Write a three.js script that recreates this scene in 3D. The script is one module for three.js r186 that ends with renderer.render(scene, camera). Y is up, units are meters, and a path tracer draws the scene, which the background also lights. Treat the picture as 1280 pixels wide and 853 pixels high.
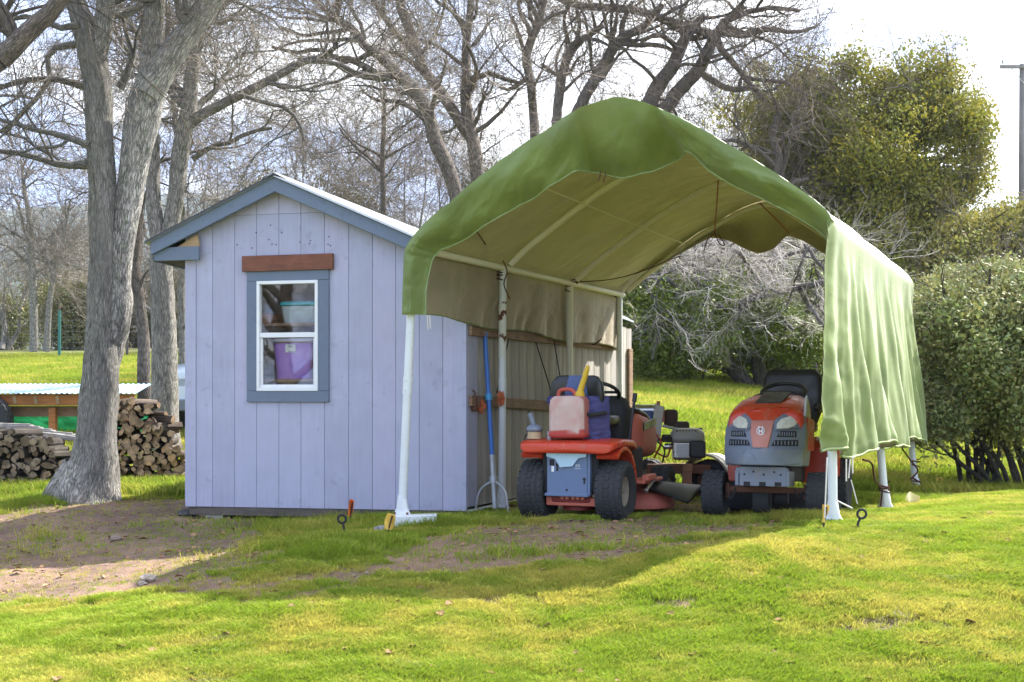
import * as THREE from 'three';
import { mergeGeometries, mergeVertices, toCreasedNormals } from 'three/addons/utils/BufferGeometryUtils.js';
import { RoundedBoxGeometry } from 'three/addons/geometries/RoundedBoxGeometry.js';
import { createNoise2D, createNoise3D } from 'simplex-noise';

// ------------------------------------------------------------------ camera, sky, sun, exposure
const EXPOSURE = 3.3, SUN = 5;
const scene = new THREE.Scene();
const CAMY = 1.0, F = 1600, HORIZON = 490;
const camera = new THREE.PerspectiveCamera(2 * Math.atan(426.5 / F) * 180 / Math.PI, 1280 / 853, 0.1, 6000);
camera.position.set(0, CAMY, 0);
camera.lookAt(0, CAMY, -10);
camera.setViewOffset(1280, 853, 0, 426.5 - HORIZON, 1280, 853);
camera.updateProjectionMatrix();
const renderer = new THREE.WebGLRenderer({ antialias: true });
renderer.setSize(1024, 682);
renderer.toneMapping = THREE.LinearToneMapping;
renderer.toneMappingExposure = EXPOSURE;
renderer.shadowMap.enabled = true;

function rng(seed) { return () => { seed = (seed + 0x6d2b79f5) | 0; let t = Math.imul(seed ^ (seed >>> 15), 1 | seed); t = (t + Math.imul(t ^ (t >>> 7), 61 | t)) ^ t; return ((t ^ (t >>> 14)) >>> 0) / 4294967296; }; }
const n2 = createNoise2D(rng(11)), n3 = createNoise3D(rng(12));
const V = (x, y, z) => new THREE.Vector3(x, y, z);
const clamp = (x, a = 0, b = 1) => Math.max(a, Math.min(b, x));
const lerp = (a, b, t) => a + (b - a) * t;
const smooth = (a, b, x) => { const t = clamp((x - a) / (b - a)); return t * t * (3 - 2 * t); };
const fbm2 = (x, y, o = 4) => { let s = 0, a = 0.5; for (let i = 0; i < o; i++) { s += a * n2(x, y); x = x * 2.03 + 17.1; y = y * 2.03 - 9.7; a *= 0.5; } return s; };
const fbm3 = (x, y, z, o = 4) => { let s = 0, a = 0.5; for (let i = 0; i < o; i++) { s += a * n3(x, y, z); x = x * 2.03 + 7; y = y * 2.03 - 3; z = z * 2.03 + 5; a *= 0.5; } return s; };

const sunDir = V(0.70, 1, -0.60).normalize();
{
  const W = 1024, H = 512, data = new Float32Array(W * H * 4), d = V(0, 0, 0);
  for (let j = 0; j < H; j++) for (let i = 0; i < W; i++) {
    const lat = ((j + 0.5) / H - 0.5) * Math.PI, lon = ((i + 0.5) / W - 0.5) * 2 * Math.PI;
    d.set(Math.cos(lat) * Math.cos(lon), Math.sin(lat), Math.cos(lat) * Math.sin(lon));
    const el = Math.max(d.y, 0), cs = d.dot(sunDir);
    // clear air: pale at the horizon, bluer above; brighter round the sun
    const b = Math.pow(1 - el, 3.0);
    let r = lerp(0.20, 0.41, b), g = lerp(0.31, 0.50, b), bl = lerp(0.60, 0.72, b);
    // thin broken cloud on a flat layer
    const k = 1.1 / (el + 0.16), cx = d.x * k, cz = d.z * k;
    let c = fbm2(cx * 0.9 + 3.1, cz * 0.9 + 1.2, 5) + 0.35 * fbm2(cx * 3, cz * 3, 4);
    c = smooth(-0.38, 0.30, c - 0.16 * smooth(0.6, -0.1, cs));
    const glow = 0.55 * smooth(0.2, 0.95, cs);
    c = clamp(c + glow * 0.9);
    const wb = 0.68 + 0.35 * smooth(0.45, 1, cs);
    r = lerp(r, 0.97 * wb, c); g = lerp(g, 0.985 * wb, c); bl = lerp(bl, 1.0 * wb, c);
    
    const o = (j * W + i) * 4; data[o] = r; data[o + 1] = g; data[o + 2] = bl; data[o + 3] = 1;
  }
  const sky = new THREE.DataTexture(data, W, H, THREE.RGBAFormat, THREE.FloatType);
  sky.mapping = THREE.EquirectangularReflectionMapping; sky.magFilter = THREE.LinearFilter; sky.minFilter = THREE.LinearFilter; sky.needsUpdate = true;
  sky.name = 'sky';
  scene.background = sky; scene.environment = sky;
}
const sun = new THREE.DirectionalLight(new THREE.Color(1, 0.955, 0.87), SUN);
sun.position.set(sunDir.x * 60, sunDir.y * 60, sunDir.z * 60 - 12); sun.target.position.set(0, 0, -12);
sun.castShadow = true; sun.shadow.mapSize.set(4096, 4096); sun.shadow.radius = 1.6;
Object.assign(sun.shadow.camera, { left: -30, right: 30, top: 30, bottom: -30, near: 1, far: 160 });
scene.add(sun); scene.add(sun.target);

// ------------------------------------------------------------------ naming and building helpers
const taken = new Map();
function numbered(name) { const n = taken.get(name) || 0; taken.set(name, n + 1); return n ? `${name}_${String(n).padStart(3, '0')}` : name; }
function tag(o, label, category, group) { o.userData.label = label; o.userData.category = category; if (group) o.userData.group = group; return o; }
function thing(name, label, category, pos = [0, 0, 0], turn = 0, group) {
  const o = new THREE.Group(); o.name = numbered(name); o.position.set(...pos); o.rotation.y = turn; scene.add(o);
  return tag(o, label, category, group);
}
function clean(g) {
  let h = g.index ? g.toNonIndexed() : g;
  if (!h.attributes.normal) h.computeVertexNormals();
  const out = new THREE.BufferGeometry();
  for (const k of ['position', 'normal', 'uv', 'color']) if (h.attributes[k]) out.setAttribute(k, h.attributes[k]);
  return out;
}
// uv in metres by the dominant axis of each face's normal
function boxUV(g) {
  const p = g.attributes.position, n = g.attributes.normal, uv = new Float32Array(p.count * 2);
  for (let i = 0; i < p.count; i += 3) {
    let ax = 0, ay = 0, az = 0;
    for (let k = 0; k < 3; k++) { ax += Math.abs(n.getX(i + k)); ay += Math.abs(n.getY(i + k)); az += Math.abs(n.getZ(i + k)); }
    for (let k = 0; k < 3; k++) {
      const x = p.getX(i + k), y = p.getY(i + k), z = p.getZ(i + k), o = (i + k) * 2;
      if (ax >= ay && ax >= az) { uv[o] = z; uv[o + 1] = y; } else if (ay >= az) { uv[o] = x; uv[o + 1] = z; } else { uv[o] = x; uv[o + 1] = y; }
    }
  }
  g.setAttribute('uv', new THREE.BufferAttribute(uv, 2)); return g;
}
function merge(geos, keepUV) {
  const list = (Array.isArray(geos) ? geos : [geos]).map((g) => { const c = clean(g); return keepUV && c.attributes.uv ? c : boxUV(c); });
  const hasC = list.some((g) => g.attributes.color);
  if (hasC) for (const g of list) if (!g.attributes.color) g.setAttribute('color', new THREE.BufferAttribute(new Float32Array(g.attributes.position.count * 3).fill(1), 3));
  return list.length > 1 ? mergeGeometries(list) : list[0];
}
function part(name, geos, mat, parent, opt = {}) {
  const m = new THREE.Mesh(merge(geos, opt.uv), mat);
  m.name = parent === scene ? numbered(name) : name; m.castShadow = m.receiveShadow = true;
  if (opt.label) m.userData.label = opt.label;
  if (opt.kind) m.userData.kind = opt.kind;
  if (opt.pos) m.position.set(...opt.pos);
  if (opt.rot) m.rotation.set(...opt.rot);
  parent.add(m); return m;
}
const solo = (name, label, category, geos, mat, opt = {}) => tag(part(name, geos, mat, scene, opt), label, category, opt.group);
const mv = (g, x = 0, y = 0, z = 0, rx = 0, ry = 0, rz = 0) => { if (rx) g.rotateX(rx); if (ry) g.rotateY(ry); if (rz) g.rotateZ(rz); return g.translate(x, y, z); };
const box = (w, h, d, x = 0, y = 0, z = 0, r = 0.004, rx = 0, ry = 0, rz = 0) => mv(r > 0 ? new RoundedBoxGeometry(w, h, d, 1, Math.min(r, w / 2.1, h / 2.1, d / 2.1)) : new THREE.BoxGeometry(w, h, d), x, y, z, rx, ry, rz);
const cyl = (r1, r2, h, x = 0, y = 0, z = 0, axis = 'y', seg = 20) => mv(new THREE.CylinderGeometry(r1, r2, h, seg), x, y, z, axis === 'z' ? Math.PI / 2 : 0, 0, axis === 'x' ? Math.PI / 2 : 0);
const bar = (a, b, r, seg = 8, r2 = r) => {
  const A = V(...a), B = V(...b), d = B.clone().sub(A), g = new THREE.CylinderGeometry(r2, r, d.length(), seg);
  g.applyQuaternion(new THREE.Quaternion().setFromUnitVectors(V(0, 1, 0), d.clone().normalize())); return g.translate((A.x + B.x) / 2, (A.y + B.y) / 2, (A.z + B.z) / 2);
};
const pipe = (pts, r, seg = 24, sides = 7, closed = false) => new THREE.TubeGeometry(new THREE.CatmullRomCurve3(pts.map((p) => V(...p)), closed), seg, r, sides, closed);
const lathe = (pts, seg = 28) => new THREE.LatheGeometry(pts.map((p) => new THREE.Vector2(...p)), seg);
function extrude(pts, depth, bevel = 0.004) {
  const s = new THREE.Shape(pts.map((p) => new THREE.Vector2(...p)));
  return new THREE.ExtrudeGeometry(s, { depth, bevelEnabled: bevel > 0, bevelSize: bevel, bevelThickness: bevel, bevelSegments: 1 }).translate(0, 0, -depth / 2);
}
// skin over a list of closed rings with the same number of points
function loft(rings, capA = true, capB = true) {
  const n = rings[0].length, pos = [], idx = [];
  for (const r of rings) for (const p of r) pos.push(...p);
  for (let i = 0; i < rings.length - 1; i++) for (let j = 0; j < n; j++) {
    const a = i * n + j, b = i * n + (j + 1) % n; idx.push(a, b, a + n, b, b + n, a + n);
  }
  for (const [on, base, flip] of [[capA, 0, true], [capB, (rings.length - 1) * n, false]]) if (on) {
    const c = pos.length / 3, m = [0, 0, 0]; for (let j = 0; j < n; j++) for (let k = 0; k < 3; k++) m[k] += pos[(base + j) * 3 + k] / n;
    pos.push(...m); for (let j = 0; j < n; j++) { const a = base + j, b = base + (j + 1) % n; flip ? idx.push(c, b, a) : idx.push(c, a, b); }
  }
  let vol = 0; for (let i = 0; i < idx.length; i += 3) { const [a, b, c] = [idx[i] * 3, idx[i + 1] * 3, idx[i + 2] * 3]; vol += pos[a] * (pos[b + 1] * pos[c + 2] - pos[b + 2] * pos[c + 1]) - pos[a + 1] * (pos[b] * pos[c + 2] - pos[b + 2] * pos[c]) + pos[a + 2] * (pos[b] * pos[c + 1] - pos[b + 1] * pos[c]); }
  if (vol < 0) for (let i = 0; i < idx.length; i += 3) { const k = idx[i]; idx[i] = idx[i + 1]; idx[i + 1] = k; }
  const g = new THREE.BufferGeometry(); g.setAttribute('position', new THREE.Float32BufferAttribute(pos, 3)); g.setIndex(idx); g.computeVertexNormals(); return g;
}
// open grid surface from a function (u, v) -> [x, y, z]
function sheet(fn, nu, nv, flip = false) {
  const pos = [], uv = [], idx = [];
  for (let j = 0; j <= nv; j++) for (let i = 0; i <= nu; i++) { pos.push(...fn(i / nu, j / nv)); uv.push(i / nu, j / nv); }
  for (let j = 0; j < nv; j++) for (let i = 0; i < nu; i++) { const a = j * (nu + 1) + i, b = a + 1, c = a + nu + 1, d = c + 1; flip ? idx.push(a, c, b, b, c, d) : idx.push(a, b, c, b, d, c); }
  const g = new THREE.BufferGeometry(); g.setAttribute('position', new THREE.Float32BufferAttribute(pos, 3)); g.setAttribute('uv', new THREE.Float32BufferAttribute(uv, 2)); g.setIndex(idx); g.computeVertexNormals(); return g;
}
function superRing(w, h, cx, cy, z, n = 28, e = 0.45) {
  const r = []; for (let i = 0; i < n; i++) { const a = i / n * 2 * Math.PI, c = Math.cos(a), s = Math.sin(a); r.push([cx + w / 2 * Math.sign(c) * Math.abs(c) ** e, cy + h / 2 * Math.sign(s) * Math.abs(s) ** e, z]); } return r;
}
function paint(g, fn) { // vertex colours (linear) from position
  g = clean(g); const p = g.attributes.position, n = g.attributes.normal, c = new Float32Array(p.count * 3);
  for (let i = 0; i < p.count; i++) { const k = fn(p.getX(i), p.getY(i), p.getZ(i), n.getX(i), n.getY(i), n.getZ(i)); c.set(k, i * 3); }
  g.setAttribute('color', new THREE.BufferAttribute(c, 3)); return g;
}

// ------------------------------------------------------------------ textures and materials
function tex(size, fn, srgb, rx = 1, ry = rx) { // fn(u,v) -> [r,g,b] 0..1 ; wraps
  const d = new Uint8Array(size * size * 4);
  for (let j = 0; j < size; j++) for (let i = 0; i < size; i++) { const c = fn(i / size, j / size), o = (j * size + i) * 4; for (let k = 0; k < 3; k++) d[o + k] = clamp(c[k] ?? c[0]) * 255; d[o + 3] = 255; }
  const t = new THREE.DataTexture(d, size, size, THREE.RGBAFormat); t.wrapS = t.wrapT = THREE.RepeatWrapping; t.magFilter = THREE.LinearFilter; t.minFilter = THREE.LinearMipmapLinearFilter; t.generateMipmaps = true;
  if (srgb) t.colorSpace = THREE.SRGBColorSpace; t.repeat.set(rx, ry); t.needsUpdate = true; return t;
}
// noise that wraps in u and v
function wrapN(u, v, f, seed = 0, o = 4, fy = f) {
  let s = 0, a = 0.5;
  for (let i = 0; i < o; i++) {
    const x = u * f, y = v * fy, bx = smooth(0, 1, u), by = smooth(0, 1, v);
    s += a * lerp(lerp(n3(x, y, seed), n3(x - f, y, seed), bx), lerp(n3(x, y - fy, seed), n3(x - f, y - fy, seed), bx), by);
    f *= 2; fy *= 2; a *= 0.5; seed += 9.3;
  }
  return s;
}
const rep = (t, x, y = x) => { const c = t.clone(); c.repeat.set(x, y); c.needsUpdate = true; return c; };
const T = {};
T.mottle = tex(256, (u, v) => { const n = 0.86 + 0.22 * wrapN(u, v, 5, 1, 5) + 0.05 * wrapN(u, v, 60, 2, 1); return [n, n, n]; });
T.grit = tex(256, (u, v) => [0.5 + 0.5 * wrapN(u, v, 30, 3, 3)]);
T.paintWood = tex(512, (u, v) => { const g = wrapN(u, v, 40, 4, 3, 3), m = wrapN(u, v, 4, 5, 4), s = smooth(0.34, 0.42, wrapN(u, v, 7, 8, 5)); const n = 0.9 + 0.07 * g + 0.1 * m; return [n - 0.1 * s, n - 0.1 * s, n - 0.11 * s]; });
T.woodBump = tex(512, (u, v) => [0.5 + 0.3 * wrapN(u, v, 60, 6, 3, 4) + 0.2 * wrapN(u, v, 20, 7, 3, 2)]);
T.greyWood = tex(512, (u, v) => { const g = wrapN(u, v, 48, 14, 4, 2.5), m = wrapN(u, v, 5, 15, 4, 2), n = 0.72 + 0.3 * g + 0.3 * m; return [n, n * 0.98, n * 0.95]; });
T.brownWood = tex(512, (u, v) => { const g = wrapN(u, v, 3, 24, 4, 40), m = wrapN(u, v, 4, 25, 4, 5), n = 0.7 + 0.35 * g + 0.35 * m; return [n, n * 0.97, n * 0.94]; });
T.bark = tex(1024, (u, v) => { const r = Math.abs(wrapN(u, v, 24, 31, 4, 11)), p = wrapN(u, v, 5, 32, 5), q = wrapN(u, v, 90, 35, 2, 60), m = smooth(0.2, 0.36, wrapN(u, v, 9, 36, 5)); const n = 0.26 + 1.9 * Math.min(r, 0.33) + 0.34 * p + 0.4 * q; return [n - 0.05 * m, n * 0.985, n * 0.965 - 0.06 * m]; });
T.barkBump = tex(1024, (u, v) => [0.15 + 1.9 * Math.min(Math.abs(wrapN(u, v, 24, 31, 4, 11)), 0.4) + 0.25 * wrapN(u, v, 90, 35, 2, 60)]);
T.weave = tex(256, (u, v) => [0.5 + 0.22 * Math.sin(u * 2 * Math.PI * 32) + 0.22 * Math.sin(v * 2 * Math.PI * 32) + 0.1 * wrapN(u, v, 20, 41, 2)]);
T.tarpTone = tex(512, (u, v) => { const n = 0.9 + 0.16 * wrapN(u, v, 4, 51, 5) + 0.08 * wrapN(u, v, 30, 52, 2); return [n, n, n]; });
T.wrinkle = tex(512, (u, v) => { const a = 1 - Math.abs(wrapN(u, v, 4, 55, 3, 9)) * 2.2, b = 1 - Math.abs(wrapN(u, v, 9, 57, 3, 4)) * 2.4; return [0.25 + 0.4 * Math.max(0, a) + 0.25 * Math.max(0, b) + 0.06 * wrapN(u, v, 60, 58, 2)]; });
T.soil = tex(1024, (u, v) => { const a = wrapN(u, v, 10, 61, 5), b = wrapN(u, v, 90, 62, 2), s = smooth(0.38, 0.5, wrapN(u, v, 70, 63, 2)); const n = 0.86 + 0.35 * a + 0.28 * b; return [n + 0.25 * s, n * 0.98 + 0.25 * s, n * 0.96 + 0.25 * s]; });
T.soilBump = tex(1024, (u, v) => [0.5 + 0.35 * wrapN(u, v, 14, 64, 5) + 0.35 * wrapN(u, v, 90, 62, 2)]);
T.scuff = tex(512, (u, v) => { const n = 0.97 + 0.06 * wrapN(u, v, 5, 71, 5) - 0.13 * smooth(0.33, 0.5, wrapN(u, v, 16, 72, 5)); return [n, n, n]; });
T.rough = tex(256, (u, v) => [0.75 + 0.35 * wrapN(u, v, 6, 73, 5)]);
T.rust = tex(512, (u, v) => { const k = smooth(0.12, 0.24, wrapN(u, v, 5, 74, 5)); return [lerp(0.86, 0.36, k), lerp(0.87, 0.2, k), lerp(0.84, 0.13, k)]; }, true);

const dusted = (c, seed) => tex(512, (u, v) => { const k = 0.5 * smooth(0.05, 0.5, wrapN(u, v, 6, seed, 6)) + 0.35 * smooth(0.3, 0.5, wrapN(u, v, 60, seed + 2, 2)), s = 0.4 * smooth(0.43, 0.5, wrapN(u, v, 50, seed + 4, 2, 5)); return [0, 1, 2].map((i) => lerp(lerp(c[i], [0.60, 0.50, 0.41][i], k * 0.55), 0.8, s)); }, true);
T.redPaint = dusted([0.77, 0.25, 0.155], 81); T.slatePaint = dusted([0.45, 0.485, 0.54], 91);
const std = (c, rough = 0.7, o = {}) => new THREE.MeshStandardMaterial({ color: new THREE.Color().setRGB(...c), roughness: rough, ...o });
const phys = (c, rough = 0.7, o = {}) => new THREE.MeshPhysicalMaterial({ color: new THREE.Color().setRGB(...c), roughness: rough, side: THREE.DoubleSide, ...o });
const M = {
  lavender: std([0.435, 0.445, 0.585], 0.7, { map: rep(T.paintWood, 0.8), bumpMap: rep(T.woodBump, 1.4), bumpScale: 0.0012 }),
  greyWall: std([0.46, 0.435, 0.42], 0.85, { map: rep(T.greyWood, 1.1, 0.55), bumpMap: rep(T.woodBump, 1.4), bumpScale: 0.002 }),
  blueTrim: std([0.145, 0.19, 0.265], 0.6, { map: rep(T.paintWood, 1.1), bumpMap: rep(T.woodBump, 1.4), bumpScale: 0.001 }),
  headerWood: std([0.24, 0.085, 0.045], 0.65, { map: rep(T.brownWood, 1.2, 1.2), bumpMap: rep(T.woodBump, 1), bumpScale: 0.0015 }),
  oldWood: std([0.30, 0.19, 0.12], 0.85, { map: rep(T.brownWood, 1.2, 1.2), bumpMap: rep(T.woodBump, 1), bumpScale: 0.003 }),
  freshPly: std([0.52, 0.36, 0.21], 0.8, { map: rep(T.brownWood, 1) }),
  orangeWood: std([0.50, 0.20, 0.055], 0.7, { map: rep(T.brownWood, 0.7) }),
  darkBeam: std([0.16, 0.14, 0.12], 0.9, { map: rep(T.brownWood, 1) }),
  concrete: std([0.35, 0.33, 0.30], 0.95, { map: T.mottle, bumpMap: T.grit, bumpScale: 0.003 }),
  roofMetal: std([0.62, 0.65, 0.68], 0.32, { metalness: 0.55, map: T.mottle }),
  vinyl: std([0.78, 0.80, 0.82], 0.4, { map: T.scuff }),
  whitePaint: std([0.66, 0.70, 0.72], 0.45, { map: rep(T.scuff, 2), bumpMap: T.grit, bumpScale: 0.0006 }),
  creamPipe: std([0.74, 0.72, 0.60], 0.5, { map: rep(T.scuff, 2) }),
  rustyPipe: std([0.9, 0.9, 0.9], 0.7, { map: rep(T.rust, 1.6, 1.2), bumpMap: T.grit, bumpScale: 0.001 }),
  black: std([0.018, 0.019, 0.021], 0.5, { map: T.scuff, roughnessMap: T.rough }),
  blackMatte: std([0.026, 0.026, 0.028], 0.85, { map: T.mottle }),
  rubber: std([0.040, 0.042, 0.046], 0.85, { map: rep(T.mottle, 4), bumpMap: rep(T.grit, 4), bumpScale: 0.001 }),
  rim: std([0.30, 0.25, 0.20], 0.8, { map: T.mottle }),
  red: std([1, 1, 1], 0.42, { map: rep(T.redPaint, 1.3), roughnessMap: T.rough }),
  fadedRed: std([0.56, 0.15, 0.10], 0.6, { map: rep(T.scuff, 1.7) }),
  darkRed: std([0.22, 0.02, 0.016], 0.6, { map: T.scuff }),
  slate: std([1, 1, 1], 0.55, { map: rep(T.slatePaint, 1.3), roughnessMap: T.rough }),
  slateBlue: std([0.12, 0.175, 0.30], 0.5, { map: rep(T.scuff, 1.5), roughnessMap: T.rough }),
  steel: std([0.55, 0.56, 0.58], 0.38, { metalness: 0.85, map: T.scuff, roughnessMap: T.rough }),
  galv: std([0.50, 0.53, 0.55], 0.5, { metalness: 0.4, map: T.mottle }),
  rustIron: std([0.17, 0.075, 0.045], 0.85, { map: T.mottle, bumpMap: T.grit, bumpScale: 0.002 }),
  rope: std([0.10, 0.035, 0.025], 0.95),
  cord: std([0.55, 0.53, 0.48], 0.9),
  bungee: std([0.025, 0.022, 0.022], 0.9),
};
// pixel of the photograph + depth -> place
const at = (px, py, d) => V((px - 640) / F * d, CAMY + (HORIZON - py) / F * d, -d);
const THETA = Math.atan(680 / F);
// ------------------------------------------------------------------ terrain: smooth surface through surveyed points
const spots = [
  [0, 853, 6], [320, 853, 6], [640, 853, 6], [960, 853, 6], [1280, 853, 6],
  [0, 757, 8.1], [300, 745, 7.5], [640, 720, 7.7], [960, 690, 7.9], [1280, 700, 7.8], [1042, 663, 8.79], [1280, 650, 9.2], [1270, 619, 11.2], [1240, 615, 14],
  [640, 662, 9.2], [503, 659, 10.1], [820, 650, 9.8], [583, 643, 11.3], [232, 645, 11.95], [300, 668, 10.8], [100, 690, 10.1], [10, 690, 10.2], [100, 622, 13], [30, 611, 14.7], [190, 602, 15.5],
  [617, 634, 11.74], [767, 607, 15], [900, 595, 14], [1106, 638, 11.3], [1143, 618, 13.6], [870, 570, 15.8], [820, 520, 19.5], [820, 480, 28], [820, 455, 36], [1000, 560, 17], [1000, 500, 27], [1180, 560, 21], [1180, 545, 27],
  [50, 545, 19], [150, 484, 28], [50, 445, 48], [170, 445, 48], [400, 500, 26], [400, 440, 46],
].map(([px, py, d]) => { const p = at(px, py, d); return [p.x, p.z, p.y]; }).concat([[-5, 0, -0.5], [5, 0, -0.45], [0, 5, -0.6], [-8, -6, -0.5], [8, -6, -0.3], [10, -14, -0.2], [14, -26, 0.1], [-12, -14, -0.3], [-14, -28, 0.9], [30, -50, 1.2], [-30, -50, 2.4], [0, -60, 3.2], [40, -90, 3], [-40, -90, 3.4], [0, -100, 4]]);
const tps = (() => {
  const n = spots.length, N = n + 3, A = Array.from({ length: N }, () => new Float64Array(N + 1));
  const U = (r2) => r2 > 0 ? r2 * Math.log(r2) * 0.5 : 0;
  for (let i = 0; i < n; i++) {
    const [x, z, y] = spots[i];
    for (let j = 0; j < n; j++) A[i][j] = U((x - spots[j][0]) ** 2 + (z - spots[j][1]) ** 2);
    A[i][i] += 0.02; A[i][n] = A[n][i] = 1; A[i][n + 1] = A[n + 1][i] = x; A[i][n + 2] = A[n + 2][i] = z; A[i][N] = y;
  }
  for (let c = 0; c < N; c++) {
    let p = c; for (let r = c + 1; r < N; r++) if (Math.abs(A[r][c]) > Math.abs(A[p][c])) p = r;
    [A[c], A[p]] = [A[p], A[c]];
    for (let r = 0; r < N; r++) if (r !== c && A[r][c]) { const f = A[r][c] / A[c][c]; for (let k = c; k <= N; k++) A[r][k] -= f * A[c][k]; }
  }
  const w = A.map((row, i) => row[N] / row[i]);
  return (x, z) => { let s = w[n] + w[n + 1] * x + w[n + 2] * z; for (let i = 0; i < n; i++) s += w[i] * U((x - spots[i][0]) ** 2 + (z - spots[i][1]) ** 2); return s; };
})();
function baseH(x, z) {
  const xc = clamp(x, -45, 45), zc = clamp(z, -100, 5), out = Math.hypot(x - xc, z - zc);
  return tps(xc, zc) + out * 0.004;
}
function groundAt(px, py) { // where the sight line through a pixel of the photograph meets the ground
  const d = V((px - 640) / F, (HORIZON - py) / F, -1); let t = 4;
  for (; t < 90; t += 0.05) if (CAMY + d.y * t < baseH(d.x * t, -t)) break;
  return [d.x * t, -t];
}
// worn earth: [px, py, radius across, radius in depth, strength]
const worn = [
  [60, 648, 0.8, 0.6, 1.2], [150, 640, 0.8, 0.7, 1.3], [215, 668, 0.7, 0.6, 1.1], [30, 728, 0.9, 0.5, 1.3], [120, 690, 1.0, 0.9, 2.2], [190, 655, 0.9, 0.9, 1.6], [110, 652, 0.9, 0.8, 1.5], [150, 727, 0.9, 0.5, 1.4], [60, 742, 0.8, 0.35, 1.3], [205, 635, 0.7, 0.8, 1.3], [245, 690, 0.6, 0.5, 1.0],
  [250, 655, 0.5, 0.5, 0.9], [300, 700, 0.7, 0.35, 0.45], [260, 735, 0.8, 0.3, 0.5], [400, 735, 1.1, 0.22, 0.45], [560, 705, 1.0, 0.26, 0.6], [480, 715, 0.7, 0.2, 0.4],
  [640, 672, 1.0, 0.5, 1.4], [760, 660, 1.0, 0.65, 1.4], [860, 655, 0.9, 0.6, 1.3], [700, 640, 1.2, 0.9, 1.2], [820, 632, 1.2, 0.9, 1.2], [600, 690, 0.8, 0.2, 0.7], [940, 640, 0.8, 0.6, 0.8], [780, 690, 0.5, 0.2, 0.6], [650, 700, 0.8, 0.2, 0.7],
  [760, 610, 1.5, 1.6, 0.9], [960, 615, 1.2, 1.2, 0.8], [440, 655, 0.35, 0.25, 0.6], [610, 660, 0.4, 0.3, 0.7],
  [1150, 672, 0.3, 0.16, 0.45], [860, 750, 0.35, 0.14, 0.4], [980, 775, 0.3, 0.12, 0.42], [1080, 782, 0.4, 0.12, 0.42], [700, 770, 0.4, 0.1, 0.35], [1160, 835, 0.35, 0.12, 0.5], [1180, 790, 0.4, 0.12, 0.36], [845, 828, 0.18, 0.06, 0.5], [660, 782, 0.2, 0.08, 0.4], [600, 750, 0.8, 0.14, 0.4], [1120, 632, 0.3, 0.3, 0.6], [330, 755, 0.9, 0.16, 0.45],
  [820, 548, 1.3, 1.2, 0.45], [100, 462, 8, 4, 0.3],
].map(([px, py, rx, rz, s]) => [...groundAt(px, py), rx, rz, s]);
function dirtAt(x, z) {
  let m = 0; for (const [cx, cz, rx, rz, s] of worn) { const a = (x - cx) / rx, b = (z - cz) / rz, q = a * a + b * b; if (q < 6) m += s * Math.exp(-q * 1.1); }
  const k = fbm2(x * 1.7, z * 1.7, 4) * 0.55 + fbm2(x * 7 + 5, z * 7, 3) * 0.45 + fbm2(x * 23, z * 23, 2) * 0.25;
  return clamp(smooth(0.2, 0.72, m * 0.9 + k * (0.25 + 1.05 * Math.min(1, m * 2)) + 0.02));
}
function groundY(x, z) {
  const near = clamp(1 - (-z - 14) / 40, 0.2, 1), dz = -z;
  let h = baseH(x, z) + 0.045 * fbm2(x * 0.6, z * 0.6, 3) * near;
  if (dz > 4 && dz < 22) { const d = dirtAt(x, z); h += 0.016 * fbm2(x * 3, z * 3, 3) - 0.02 * d + d * 0.012 * fbm2(x * 11, z * 11, 2); }
  return h;
}
const patch = (x, z) => fbm2(x * 0.35 + 4, z * 0.5, 4) * 0.6 + fbm2(x * 2.1, z * 2.6 + 3, 3) * 0.5; // -.. dry, +.. lush
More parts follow.
